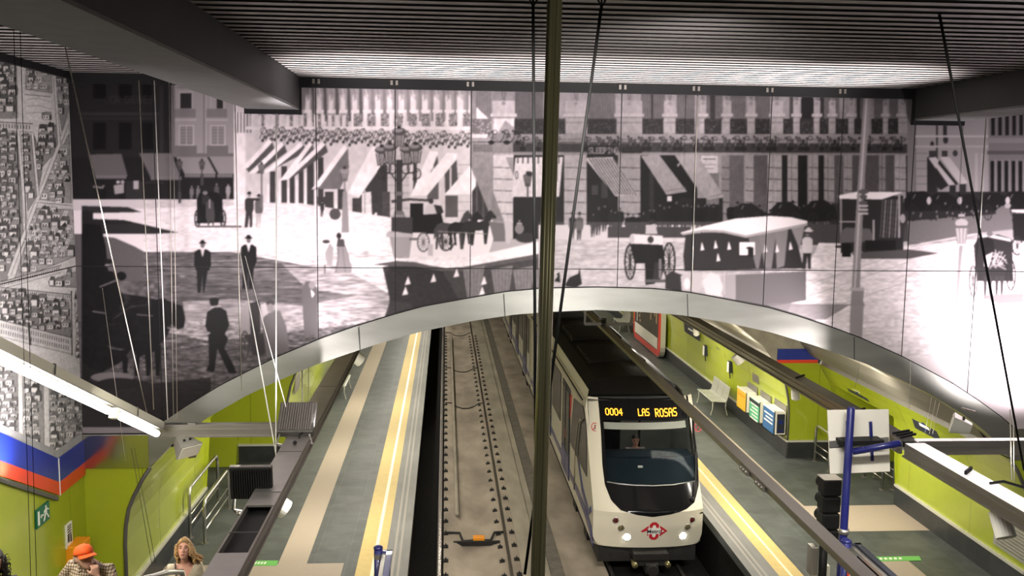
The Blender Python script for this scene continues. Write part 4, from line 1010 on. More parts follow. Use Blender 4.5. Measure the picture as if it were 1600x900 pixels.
def build_ceiling():
    s = MB(); y = 4.0
    while y < YM-.1:
        for a, b in ((XL-.1, -3.06), (-2.24, 7.49), (8.31, 13.0)):
            s.box(a, b, y, y+.14, ZC, ZC+.012); s.box(a, b, y, y+.008, ZC, ZC+.06); s.box(a, b, y+.132, y+.14, ZC, ZC+.06)
        y += .258
    struct(s.build('ceiling', 'slat'))
    p = MB(); p.box(XL-.3, 13.2, 0, YM+.3, 9.0, 9.2); struct(p.build('ceiling_plenum', 'plenum'))
    for nm, a, b in (('left', -3.06, -2.24), ('right', 7.49, 8.31)):
        q = MB(); q.box(a, b, 3.0, YM-.05, 8.13, 8.95); struct(q.build('beam_%s' % nm, 'beam'))
        q = MB(); q.box(a+.01, b-.01, 3.0, YM-.06, 8.10, 8.13); struct(q.build('beam_soffit_%s' % nm, 'beam_u'))
        q = MB(); q.box(a-.02, b+.02, YM-.08, YM-.004, 8.03, 8.6); struct(q.build('beam_end_%s' % nm, 'black'))
    z = MB(); z.box(-1.3, 12.9, -1, 5.4, 3.95, 4.2); struct(z.build('floor_mezzanine', 'concrete'))
    t = MB(); 
    for a, b in ((XL, -3.08), (-2.22, 7.47), (8.33, 10.75)): t.box(a, b, YM-.07, YM-.003, 8.44, 8.6)
    t.box(XL, XL+.07, 9, YM-.07, 8.5, 8.6)
    struct(t.build('trim_11', 'black'))
    c = MB()
    for px in (494, 616, 735, 973, 1088, 1203, 1317):
        x = onY(px, 140, YM-.075).x
        for d in (-.04, .04): c.box(x+d-.018, x+d+.018, YM-.078, YM-.07, 8.50, 8.57)
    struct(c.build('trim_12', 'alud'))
    w = MB(); w.box(12.9, 13.2, 3, YM+.3, -.2, 9.2); struct(w.build('wall_right', 'wallgrey'))
# ---------------------------------------------------------------- rails, overhead conductor, train
def build_tracks():
    def rail(x, label, grp):
        r = thing('rail', label, 'rail', (x, 35, -1.2), grp)
        b = MB(r.location); f = lambda u, v, w: (x+u, w, -1.2+v)
        b.prism([(-.06, 0), (.06, 0), (.06, .015), (.012, .03), (.010, .13), (.032, .14), (.032, .165), (-.032, .165), (-.032, .14), (-.010, .13), (-.012, .03), (-.06, .015)], f, 3, 72)
        b.build('rail_profile', 'rail', r)
        h = MB(r.location); h.box(x-.026, x+.026, 3, 72, -1.036, -1.031); h.build('rail_head', 'railtop', r)
        return r
    rail(-.10, 'steel rail beside the black pit of the left platform', None)
    rail(1.39, 'steel rail on the mid side of the empty left track', None)
    rail(3.48, 'steel rail under the left wheels of the train', None)
    rail(4.95, 'steel rail under the train beside the right platform', None)
    # fastenings on the empty track: one object each for the ones in view
    def clip(name, m=None):
        b = MB(); b.box(-.055, .055, -.07, .07, 0, .03); b.tube([(0, -.03, .03), (0, -.03, .07), (0, .03, .07), (0, .03, .03)], .014, 6)
        return b.build(name, 'dirt')
    src = clip('rail_clip'); first = True
    for x, z, tx in ((.03, -1.06, 'on the pit side of the empty track'), (1.55, -1.055, 'on the mid side of the empty track'), (1.24, -1.095, 'on the inner side of the empty track')):
        y = 15.6; k = 0
        while y < 49:
            o = src if first else src.copy()
            if not first: COL.objects.link(o)
            first = False
            o.location = (x, y, z)
            tag(o, 'dark bolted rail fastening ' + tx, 'rail fastening', 'rail fastenings '+tx)
            y += .78; k += 1
    # cables looped across the slab and the yellow beacon
    for i, (py, lab) in enumerate(((630, 'thin cable crossing the empty track nearest the arch end of view'), (575, 'thin sagging cable across the empty track, second one along'), (520, 'thin cable across the empty track, farthest one'))):
        a = onZ(697, py, -1.05)
        b = MB(); b.tube([(.0, a.y, -1.03), (.28, a.y, -1.04), (.42, a.y-.25, -1.12), (.62, a.y-.42, -1.14), (.84, a.y-.42, -1.14), (1.06, a.y-.2, -1.12), (1.22, a.y, -1.06), (1.36, a.y, -1.05)], .018, 6)
        tag(b.build('track_cable', 'rubber', smooth=True), lab, 'cable')
    c = onZ(748, 846, -1.14)
    t = thing('track_beacon', 'yellow beacon box bolted between the rails of the empty track', 'track beacon', c)
    b = MB(c); b.box(c.x-.13, c.x+.13, c.y-.09, c.y+.09, c.z+.03, c.z+.12); b.build('housing', 'orange', t, bevel=.01)
    b = MB(c); b.tube([(.05, c.y+.28, -1.03), (.35, c.y+.28, -1.04), (.42, c.y, -1.13), (c.x, c.y-.02, -1.1), (1.05, c.y, -1.12), (1.15, c.y+.28, -1.04), (1.36, c.y+.28, -1.03)], .03, 6); b.build('cable_loop', 'rubber', t, smooth=True)
    b = MB(c); b.box(.2, 1.25, c.y-.26, c.y-.2, -1.14, -1.04); b.build('cross_bar', 'dirt', t)
    # pipe along the slab
    b = MB(); y0 = onZ(720, 805, -1.05).y; b.tube([(.30, y0, -1.03), (.30, 48, -1.03)], .05, 8); tag(b.build('conduit', 'bed2', smooth=True), 'long concrete-coloured conduit beside the left rail clips', 'conduit')

def build_catenary():
    X = 4.18; z = 3.12
    t = thing('overhead_conductor_rail', 'rigid grey overhead conductor bar running above the train towards us', 'conductor rail', (X, 30, z))
    b = MB(t.location); f = lambda u, v, w: (X+u, w, z+v)
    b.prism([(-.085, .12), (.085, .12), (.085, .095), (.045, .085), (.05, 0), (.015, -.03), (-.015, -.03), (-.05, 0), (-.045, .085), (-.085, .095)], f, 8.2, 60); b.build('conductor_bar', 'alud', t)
    for y in (11.55, 12.2):
        b = MB(t.location); b.box(X-.095, X+.095, y, y+.35, z+.005, z+.08); 
        for k in range(3): b.cyl((X-.11, y+.06+k*.11, z+.05), (X+.11, y+.06+k*.11, z+.05), .016, 8)
        b.build('splice_plate', 'alud', t)
    c = onY(1005, 545, 26.5)
    b = MB(t.location); yy = 24.6
    b.bar((X-.5, yy, z+.55), (X+.75, yy, z+.55), .06, .06); b.bar((X-.5, yy, z+.15), (X-.5, yy, z+.95), .05, .05, (0, 1, 0)); b.bar((X+.75, yy, z+.15), (X+.75, yy, z+.95), .05, .05, (0, 1, 0)); b.bar((X-.5, yy, z+.17), (X+.75, yy, z+.17), .06, .08)
    b.cyl((X-.5, yy, z+.95), (X-.5, yy, 4.9), .02, 8); b.cyl((X+.75, yy, z+.95), (X+.75, yy, 4.85), .02, 8)
    b.build('hanger_frame', 'alud', t)
    b = MB(t.location); 
    for k in range(4): b.cyl((X, yy, z+.14+k*.05), (X, yy, z+.165+k*.05), .075, 12)
    b.build('insulator', 'dirt', t)

def yf(x, z):
    """front surface of the cab: how far along the track it stands at width x and height z"""
    u = (x-TX)/1.15
    base = 18.45 if z < .35 else 18.45+(z-.35)*.83
    if z < .0: base += (z)*-.15
    return base+.16*u*u+.10*u**6
TX = 4.21
def fpt(px, py):
    """photo point on the cab front -> (x, z)"""
    d = ray(px, py); lo, hi = 15.0, 25.0
    for _ in range(50):
        m = (lo+hi)/2; p = CO+d*(m/d[1])
        if m < yf(p[0], p[2]): lo = m
        else: hi = m
    return p[0], p[2]

def build_train():
    t = thing('metro_train', 'white and blue metro train with lit amber sign arriving on the right track', 'train', (TX, 18.9, -1.03))
    o = t.location
    XL_, XR_ = TX-1.15, TX+1.15
    ZB, ZT = -.42, 2.47
    def front_patch(rows, dy=0.0, nx=14, org=o):
        """rows: (z, xl, xr); returns builder of a surface lying on the cab front"""
        b = MB(org); vs = []
        for z, a, c in rows:
            for i in range(nx+1): x = a+(c-a)*i/nx; vs.append((x, yf(x, z)+dy, z))
        n = nx+1
        return b.add(vs, [(j*n+i, j*n+i+1, (j+1)*n+i+1, (j+1)*n+i) for j in range(len(rows)-1) for i in range(nx)])
    # outline of the cab front: width by height
    def hw(z):
        if z < ZB+.22: return 1.15-(.22-(z-ZB))**2*2.3
        if z > 2.1: return 1.15-(z-2.1)*.30
        return 1.15
    # black glazed mask boundary from the photograph
    ml = [fpt(*p) for p in ((935, 630), (939, 675), (941, 725), (945, 757), (955, 782), (970, 797), (995, 804.5), (1020, 808))]
    mr = [fpt(*p) for p in ((1084, 634), (1085, 675), (1090, 712), (1092, 757), (1085, 785), (1070, 797), (1045, 804.5), (1020, 808))]
    def bx(tab, z):
        tab = sorted(tab, key=lambda q: q[1])
        if z <= tab[0][1]: return tab[0][0]
        for (xa, za), (xb, zb) in zip(tab, tab[1:]):
            if z <= zb: return xa+(xb-xa)*(z-za)/(zb-za+1e-9)
        return tab[-1][0]
    zm = min(ml[-1][1], mr[-1][1])+.003; zq = 2.34
    zw0 = fpt(1018, 757)[1]; zw1 = fpt(1018, 657)[1]
    gl = lambda z: bx(ml, z)+.07; gr = lambda z: bx(mr, z)-.07
    body = MB(o)
    zr = list(np.linspace(ZB, zm, 12))
    body2 = front_patch([(z, TX-hw(z), TX+hw(z)) for z in zr]); body.add(body2.v, body2.f)
    zr2 = list(np.linspace(zm, zq, 26))
    for sg in (0, 1):
        rows = [(z, TX-hw(z), bx(ml, z)) if sg == 0 else (z, bx(mr, z), TX+hw(z)) for z in zr2]
        p = front_patch(rows, nx=6); body.add(p.v, p.f)
    # sides: loft from the front edge back
    ys = [18.45, 18.8, 19.6, 20.6, 21.6, 23, 30, 33.3]
    side_z = list(np.linspace(ZB, 2.2, 24))
    for sg in (-1, 1):
        cols = []
        for z in side_z+[2.34, 2.47]:
            xe = TX+sg*hw(z) if z > 0 else TX+sg*1.15
            xfr = TX+sg*hw(z); y0 = yf(xfr, z)
            w = hw(z) if z > 2.1 else 1.15
            cols.append([(xfr, y0, z)]+[(TX+sg*w, y0+.14+(33.3-y0-.14)*k, z) for k in (0, .05, .2, .5, 1)])
        vs = [p for c in cols for p in c]; n = 6
        body.add(vs, [(j*n+i, j*n+i+1, (j+1)*n+i+1, (j+1)*n+i) for j in range(len(cols)-1) for i in range(n-1)])
    body.add([(XL_, 33.3, ZB), (XR_, 33.3, ZB), (XR_, 33.3, 2.3), (XL_, 33.3, 2.3)], [(0, 1, 2, 3)])
    body.build('car_body', 'cream', t, smooth='auto')
    # black mask: lower panel, margins round the glass, display header
    mk = MB(o)
    for rows in ([(z, bx(ml, z), bx(mr, z)) for z in np.linspace(zm, zw0, 14)], [(z, bx(ml, z), gl(z)) for z in np.linspace(zw0, zw1, 12)], [(z, gr(z), bx(mr, z)) for z in np.linspace(zw0, zw1, 12)], [(z, bx(ml, z), bx(mr, z)) for z in np.linspace(zw1, zq, 8)]):
        p = front_patch(rows, -.004); mk.add(p.v, p.f)
    mk.build('front_mask', 'gloss', t, smooth=True)
    front_patch([(z, gl(z), gr(z)) for z in np.linspace(zw0, zw1, 14)], .005).build('windscreen', 'pane', t, smooth=True)
    # pale rim line and wiper
    w = MB(o); pts = [fpt(px, py) for px, py in ((948, 752), (965, 755), (990, 757.5), (1020, 758.5), (1050, 757), (1085, 751))]
    w.tube([(x, yf(x, z)-.03, z) for x, z in pts], .013, 6); w.build('windscreen_rim', 'alu', t, smooth=True)
    w = MB(o); pts = [fpt(px, py) for px, py in ((1083, 775), (1086, 745), (1087, 700))]
    w.tube([(x, yf(x, z)-.05, z) for x, z in pts], .014, 6); x, z = fpt(1082, 779); w.ball((x, yf(x, z)-.04, z), .05, .04, .05, 10, 6); w.build('wiper', 'rubber', t, smooth=True)
    # cab interior behind the glass
    cb = MB(o); yb = 21.6
    cb.add([(XL_+.06, yb, .3), (XR_-.06, yb, .3), (XR_-.06, yb, 2.3), (XL_+.06, yb, 2.3)], [(0, 1, 2, 3)])
    for x in (XL_+.06, XR_-.06): cb.add([(x, 19.0, .3), (x, yb, .3), (x, yb, 2.3), (x, 20.15, 2.3)], [(0, 1, 2, 3)])
    cb.add([(XL_+.06, 19.0, .3), (XR_-.06, 19.0, .3), (XR_-.06, yb, .3), (XL_+.06, yb, .3)], [(0, 1, 2, 3)])
    cb.add([(XL_+.06, 20.1, 2.3), (XR_-.06, 20.1, 2.3), (XR_-.06, yb, 2.3), (XL_+.06, yb, 2.3)], [(0, 1, 2, 3)])
    ci = cb.build('cab_lining', 'cabgrey', t, fix=False)
    d = MB(o); d.box(TX-.28, TX-.10, yb-.06, yb-.02, .4, 2.2); d.box(TX+.32, TX+.36, yb-.06, yb-.02, .4, 2.2); d.box(TX-.95, TX-.3, yb-.08, yb-.02, .4, 1.9); d.build('cab_door_frames', 'black', ci)
    dz = fpt(1015, 717)[1]
    d = MB(o); rows = []
    for k in range(8):
        z = zw0-.1+(dz+.10-zw0)*k/7; rows.append((z, gl(max(z, zw0))-.05, gr(max(z, zw0))+.05))
    p = front_patch(rows, .05); d.add(p.v, p.f)
    z = rows[-1][0]; d.box(XL_+.08, XR_-.08, yf(TX, z)+.22, yf(TX, z)+.75, z-.35, z-.02); d.build('dashboard', 'dash', t)
    x, zz = fpt(1001, 730); d = MB(o); d.obox((x, yf(x, zz)+.035, zz), (.05, 0, 0), (0, .02, 0), (0, 0, .018)); d.build('dashboard_plate', 'white', t)
    zv0, zv1 = fpt(1010, 672)[1], fpt(1010, 661)[1]
    xa, xb = fpt(943, 665)[0], fpt(1072, 665)[0]
    front_patch([(zv0, xa, xb), (zv1, xa, xb)], .035).build('roller_blind', 'visor', t)
    # display in amber dots
    dsp = front_patch([(z, fpt(941, 640)[0], fpt(1072, 640)[0]) for z in (fpt(1000, 652)[1], fpt(1000, 634)[1])], -.012).build('destination_display', 'gloss', t)
    L5 = dict(FONT57)
    def dots(s, px0, px1, py0, py1):
        b = MB(o); xa, z1 = fpt(px0, py0); xb, z0 = fpt(px1, py1); n = len(s); cw = (xb-xa)/(n*6-1); chh = (z1-z0)/7
        for i, ch in enumerate(s):
            for j, r in enumerate(L5.get(ch, (0,)*7)):
                for q in range(5):
                    if r >> (4-q) & 1:
                        x = xa+(i*6+q+.5)*cw; z = z1-(j+.5)*chh
                        y = yf(x, z)-.018
                        b.obox((x, y, z), (cw*.5, 0, 0), (0, .004, 0), (0, .83*chh*.40, chh*.40))
        return b
    dots('0004', 945, 973, 637, 649).build('display_number', 'amber', dsp, fix=False)
    dots('LAS', 996, 1015, 638, 649.5).build('display_word', 'amber', dsp, fix=False); dots('ROSAS', 1022.5, 1058, 638, 649.5).build('display_word', 'amber', dsp, fix=False)
    # lamps in oval pods
    for sg, pods in ((-1, ((962, 813, 'lampred', .055), (970.5, 825, 'lampam', .055), (979.5, 838.5, 'lampon', .075))), (1, ((1081, 812, 'lampred', .055), (1074, 823.5, 'lampam', .055), (1066.5, 836.5, 'lampon', .075)))):
        c0 = fpt(pods[0][0], pods[0][1]); c1 = fpt(pods[2][0], pods[2][1])
        pod = MB(o); cx, cz = (c0[0]+c1[0])/2, (c0[1]+c1[1])/2; dx, dz_ = c1[0]-c0[0], c1[1]-c0[1]; L = math.hypot(dx, dz_); ux, uz = dx/L, dz_/L
        pts = [(cx+ux*math.cos(a)*(L*.5+.14)-uz*math.sin(a)*.13, cz+uz*math.cos(a)*(L*.5+.14)+ux*math.sin(a)*.13) for a in np.linspace(0, 2*PI, 29)[:-1]]
        pod.add([(x, yf(x, z)-.006, z) for x, z in pts]+[(cx, yf(cx, cz)-.008, cz)], [(i, (i+1) % 28, 28) for i in range(28)])
        po = pod.build('lamp_pod', 'cream', t)
        for px, py, m, r in pods:
            x, z = fpt(px, py); y = yf(x, z); l = MB(o)
            l.tube([(x, y+.02, z), (x, y-.012, z), (x, y-.022, z), (x, y-.026, z)], [r, r, r*.75, r*.2], 16); l.build({'lampon': 'headlight', 'lampred': 'tail_light', 'lampam': 'dim_light'}[m], m, po, smooth=True)
            l = MB(o); l.tube([(x+r*1.12*math.cos(a), y-.012, z+r*1.12*math.sin(a)) for a in np.linspace(0, 2*PI, 17)], .010, 6, False); l.build('lamp_ring', 'alu', po, smooth=True)
    # diamond emblem with lettering
    ex, ez = fpt(1022, 830); s = .029/2.0
    yb_ = lambda x, z, d: (x, yf(x, z)-d, z)
    em = MB(o)
    def eprism(poly, mb, a, b): mb.prism([(ex+u*s, ez+v*s*1.05) for u, v in poly], lambda u, v, w: yb_(u, v, w), a, b)
    eprism([(-19, 0), (-8, 8), (-3, 12.5), (0, 12.8), (3, 12.5), (8, 8), (19.5, 0), (8, -8), (3, -12.5), (0, -12.8), (-3, -12.5), (-8, -8), (-10, -5), (-10, 1), (-17, -1.5)], em, .002, .006)
    eo = em.build('emblem', 'deepred', t)
    e2 = MB(o); eprism([(-9.5, -4), (9.5, -4), (9.5, 4), (-9.5, 4)], e2, .006, .009); eprism([(-3, 4), (3, 4), (2, 8), (0, 9), (-2, 8)], e2, .006, .009); eprism([(-3, -4), (3, -4), (2, -8), (0, -9), (-2, -8)], e2, .006, .009)
    for a in ((-7.4, 10), (7.4, 10), (-7.4, -10), (7.4, -10)): eprism([(a[0]-.6, a[1]*.42), (a[0]+.6, a[1]*.42), (a[0]+.6, a[1]*.86), (a[0]-.6, a[1]*.86)], e2, .006, .008)
    eprism([(11.5, -2), (14.5, 0), (11.5, 2)], e2, .006, .008); e2.build('emblem_plate', 'white', eo)
    text_mesh('Metro', .122, 'emblem_lettering', 'ink', lambda u, v, w: yb_(ex+u, ez+v, .022+w), eo, o, .001, bold=.0008)
    # no-entry stickers on the pillars
    for px, py in ((929.5, 667), (1090, 668)):
        x, z = fpt(px, py); q = MB(o)
        q.tube([(x+.075*math.cos(a), yf(x, z)-.008+.83*.075*math.sin(a)*.9, z+.075*math.sin(a)) for a in np.linspace(0, 2*PI, 21)], .008, 6, False)
        q.tube([(x-.05, yf(x, z)-.055, z-.05), (x+.05, yf(x, z)+.035, z+.05)], .007, 6); q.build('warning_sticker', 'deepred', t, smooth=True)
        q = MB(o); q.tube([(x, yf(x, z)-.04, z-.04), (x+.005, yf(x, z), z), (x, yf(x, z)+.03, z+.04)], .010, 6); q.build('warning_figure', 'ink', t)
    # anticlimber and coupler
    c = MB(o); c.box(TX-.36, TX+.36, 18.3, 18.9, -.62, -.47); c.box(TX-.30, TX+.30, 18.35, 18.9, -.75, -.62); c.build('anticlimber', 'dirt', t, bevel=.01)
    c = MB(o); c.box(TX-.13, TX+.13, 18.2, 18.9, -.86, -.66); c.cyl((TX, 18.1, -.76), (TX, 18.2, -.76), .12, 12); c.build('coupler', 'dirt', t, bevel=.01)
    for sg in (-1, 1):
        c = MB(o); c.cyl((TX+sg*.34, 18.25, -.70), (TX+sg*.34, 18.5, -.70), .06, 10); c.build('hose_cock', 'lampam', t, smooth=True)
    u = MB(o); u.box(XL_+.12, XR_-.12, 18.75, 60, -.80, ZB+.05); u.build('underframe', 'dirt', t)
    for i, y in enumerate((20.1, 21.9, 29.5, 31.3, 35.7, 37.5, 45, 46.8)):
        w = MB(o)
        for x in (3.48, 4.95): w.cyl((x-.07, y, -.64), (x+.07, y, -.64), .40, 20)
        w.cyl((3.48, y, -.64), (4.95, y, -.64), .07, 8); w.build('wheelset', 'dirt', t)
        a = MB(o); a.obox((XL_+.14, y, -.62), (.08, 0, 0), (0, .25, 0), (0, 0, .16)); a.tube([(XL_+.10, y-.5, -.5), (XL_+.10, y+.5, -.5)], .05, 8); a.build('axle_box', 'dirt', t)
    # roof
    r = MB(o); prof = [(-1.06, 2.30), (-1.03, 2.47), (-.80, 2.60), (-.4, 2.66), (0, 2.68), (.4, 2.66), (.80, 2.60), (1.03, 2.47), (1.06, 2.30)]
    rings = []
    for y, k in ((None, 0), (20.9, 1), (33.2, 1)):
        rings.append([(TX+x, (yf(TX+x, 2.34)+.0 if y is None else y), 2.34+(z-2.34)*(.25 if y is None else 1)) for x, z in prof])
    n = len(prof); r.add([p for q in rings for p in q], [(j*n+i, j*n+i+1, (j+1)*n+i+1, (j+1)*n+i) for j in range(2) for i in range(n-1)])
    r.add([(TX+x, yf(TX+x, 2.3), 2.26) for x in (-1.05, 1.05)]+[(TX+1.05, 21, 2.34), (TX-1.05, 21, 2.34)], [(0, 1, 2, 3)])
    rf = r.build('roof', 'roof', t)
    for k, (y, h) in enumerate(((22.6, .03), (25.8, .06), (29.6, .05))):
        q = MB(o); q.box(TX-.7, TX+.7, y, y+2.2, 2.6, 2.68+h); 
        for z in range(6): q.box(TX-.72, TX-.69, y+.2+z*.3, y+.35+z*.3, 2.62, 2.66+h)
        q.build('roof_unit', 'roof2', t, bevel=.02)
    # cantrail gutter line seen along the side
    g = MB(o); g.tube([(XL_-.01, 20.5, 2.22), (XL_-.01, 33.2, 2.22)], .02, 6); g.build('gutter', 'rubber', t)
    # ---- near side: doors, windows, markings (laid on the side plane)
    xs = XL_-.006
    def side(poly, name, m, parent=t, d0=.0, d1=.012):
        b = MB(o); b.prism(poly, lambda y, z, w: (xs-w, y, z), d0, d1); return b.build(name, m, parent)
    def sp(px, py): p = onX(px, py, xs); return p.y, p.z
    side([sp(*p) for p in ((897, 622), (911, 634), (916.5, 664), (917, 745), (904, 718), (891, 690))], 'cab_side_window', 'glassd')
    b = MB(o); gp = [Vector(onX(px, py, xs-.05)) for px, py in ((908, 655), (903, 661), (899, 700), (897, 765))]; b.tube(gp, .018, 6); b.build('grab_rail', 'polish', t, smooth=True)
    side([sp(*p) for p in ((886, 611), (893.5, 618), (890.5, 657), (883, 650))], 'red_panel', 'deepred')
    side([sp(*p) for p in ((881, 662), (888.5, 669), (887, 691), (879.5, 684))], 'notice', 'offwhite'); side([sp(*p) for p in ((882.5, 667), (887, 671), (886, 686), (881.5, 681))], 'notice_print', 'deepred', t, .012, .016)
    def doorset(y, parent):
        d = side([(y, -.3), (y+1.5, -.3), (y+1.5, 1.98), (y, 1.98)], 'door', 'door', parent)
        for k in (0, 1):
            side([(y+.07+k*.75, .35), (y+.68+k*.75, .35), (y+.66+k*.75, 1.85), (y+.09+k*.75, 1.85)], 'door_window', 'glassd', d, .012, .02)
        side([(y+.02, -.3), (y+1.48, -.3), (y+1.48, .28), (y+.02, .28)], 'door_kick_panel', 'tblue', d, .012, .018)
        side([(y+.74, -.3), (y+.76, -.3), (y+.76, 1.98), (y+.74, 1.98)], 'door_seal', 'rubber', d, .012, .02)
    def window(y0, y1, parent): side([(y0, .72), (y1, .72), (y1, 1.98), (y0, 1.98)], 'side_window', 'glassd', parent)
    doorset(22.5, t); window(24.4, 26.3, t); doorset(26.6, t); window(28.5, 30.2, t); doorset(30.6, t)
    # blue sweep rising from the front corner along the skirt and round the cab door
    side([(18.62, -.42), (18.9, -.10), (19.6, .02), (21.5, .02), (33.2, .02), (33.2, -.14), (21.5, -.14), (19.9, -.18), (19.1, -.30), (18.9, -.42)], 'blue_sweep', 'tblue', t, 0, .008)
    side([(19.0, .32), (19.3, .12), (20.2, .30), (21.3, .95), (21.4, .88), (20.3, .16), (19.3, .0), (18.93, .2)], 'blue_loop', 'tblue', t, 0, .009)
    # following cars
    y0 = 33.9
    for k in range(2):
        y1 = y0+14.2
        b = MB(o); f = lambda u, v, w: (TX+u, w, v)
        b.prism([(-1.15, ZB), (1.15, ZB), (1.15, 2.1), (1.06, 2.36), (-1.06, 2.36), (-1.15, 2.1)], f, y0, y1); cbod = b.build('car_body', 'cream', t)
        b = MB(o); b.prism([(-1.06, 2.34), (1.06, 2.34), (1.03, 2.47), (.8, 2.60), (0, 2.68), (-.8, 2.60), (-1.03, 2.47)], f, y0, y1); b.build('roof', 'roof', t)
        for d in (1.2, 5.2, 9.2, 12.2): doorset(y0+d, cbod) if d < 12 else None
        for a, c in ((.2, 1.0), (3.1, 4.9), (7.1, 8.9), (11.1, 13.4)): window(y0+a, y0+c, cbod)
        side([(y0, .02), (y1, .02), (y1, -.14), (y0, -.14)], 'blue_sweep', 'tblue', cbod, 0, .008)
        b = MB(o); b.box(TX-.9, TX+.9, y0-.65, y0, -.35, 2.3); b.build('gangway', 'rubber', t)
        y0 = y1+.6
    return t
# ---------------------------------------------------------------- hung channels, lamps, wires
def channel(name, label, a, b, w=.30, h=.15, top='alu', gaps=()):
    a, b = Vector(a), Vector(b); t = thing(name, label, 'lighting channel', (a+b)/2)
    d = (b-a).normalized(); x = d.cross(Vector((0, 0, 1))).normalized(); u = x.cross(d)
    m = (a+b)/2; L = (b-a)/2; Ln = (b-a).length
    cuts = [0]
    for g0, g1 in sorted(gaps): cuts += [(g0-a.y)/(b.y-a.y), (g1-a.y)/(b.y-a.y)]
    cuts += [1]
    for q0, q1 in zip(cuts[::2], cuts[1::2]):
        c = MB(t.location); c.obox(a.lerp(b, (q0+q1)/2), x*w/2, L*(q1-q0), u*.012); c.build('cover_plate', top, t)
    for s in (-1, 1):
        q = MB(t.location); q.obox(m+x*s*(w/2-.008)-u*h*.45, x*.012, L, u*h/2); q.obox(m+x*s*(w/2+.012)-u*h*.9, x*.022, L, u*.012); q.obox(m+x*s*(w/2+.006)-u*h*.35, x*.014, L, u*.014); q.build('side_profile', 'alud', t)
    q = MB(t.location); q.obox(m-u*h*.8, x*(w/2-.02), L*.99, u*.008); q.build('light_diffuser', 'white', t)
    if gaps:
        q = MB(t.location); q.obox(m-u*h*.6, x*(w/2-.02), L*.99, u*.008); q.build('inner_tray', 'black', t)
    return t

def spotlamp(label, p, aim, r=.085, L=.24, hang=.16):
    p = Vector(p); t = thing('spotlight', label, 'spotlight', p); d = Vector(aim).normalized()
    b = MB(p); b.tube([p-d*L/2, p-d*(L/2-.02), p+d*(L/2-.005), p+d*L/2], [r*.7, r, r, r*.92], 20); b.build('lamp_body', 'white', t, smooth=False)
    b = MB(p); b.tube([p+d*(L/2-.004), p+d*(L/2+.004)], [r*.86, r*.80], 20); b.build('lens', 'offwhite', t)
    b = MB(p); x = d.cross(Vector((0, 0, 1))).normalized()
    for s in (-1, 1): b.bar(p+x*s*(r+.012), p+x*s*(r+.012)+Vector((0, 0, hang)), .012, .03)
    b.bar(p+x*(r+.015)+Vector((0, 0, hang)), p-x*(r+.015)+Vector((0, 0, hang)), .03, .012); b.build('yoke', 'alud', t)
    return t

def wire(label, a, b, r=.005, m='cable', grp=None, name='hanger_wire'):
    q = MB((Vector(a)+Vector(b))/2); q.tube([a, b], r, 6); o = q.build(name, m, smooth=True); tag(o, label, 'wire', grp); return o

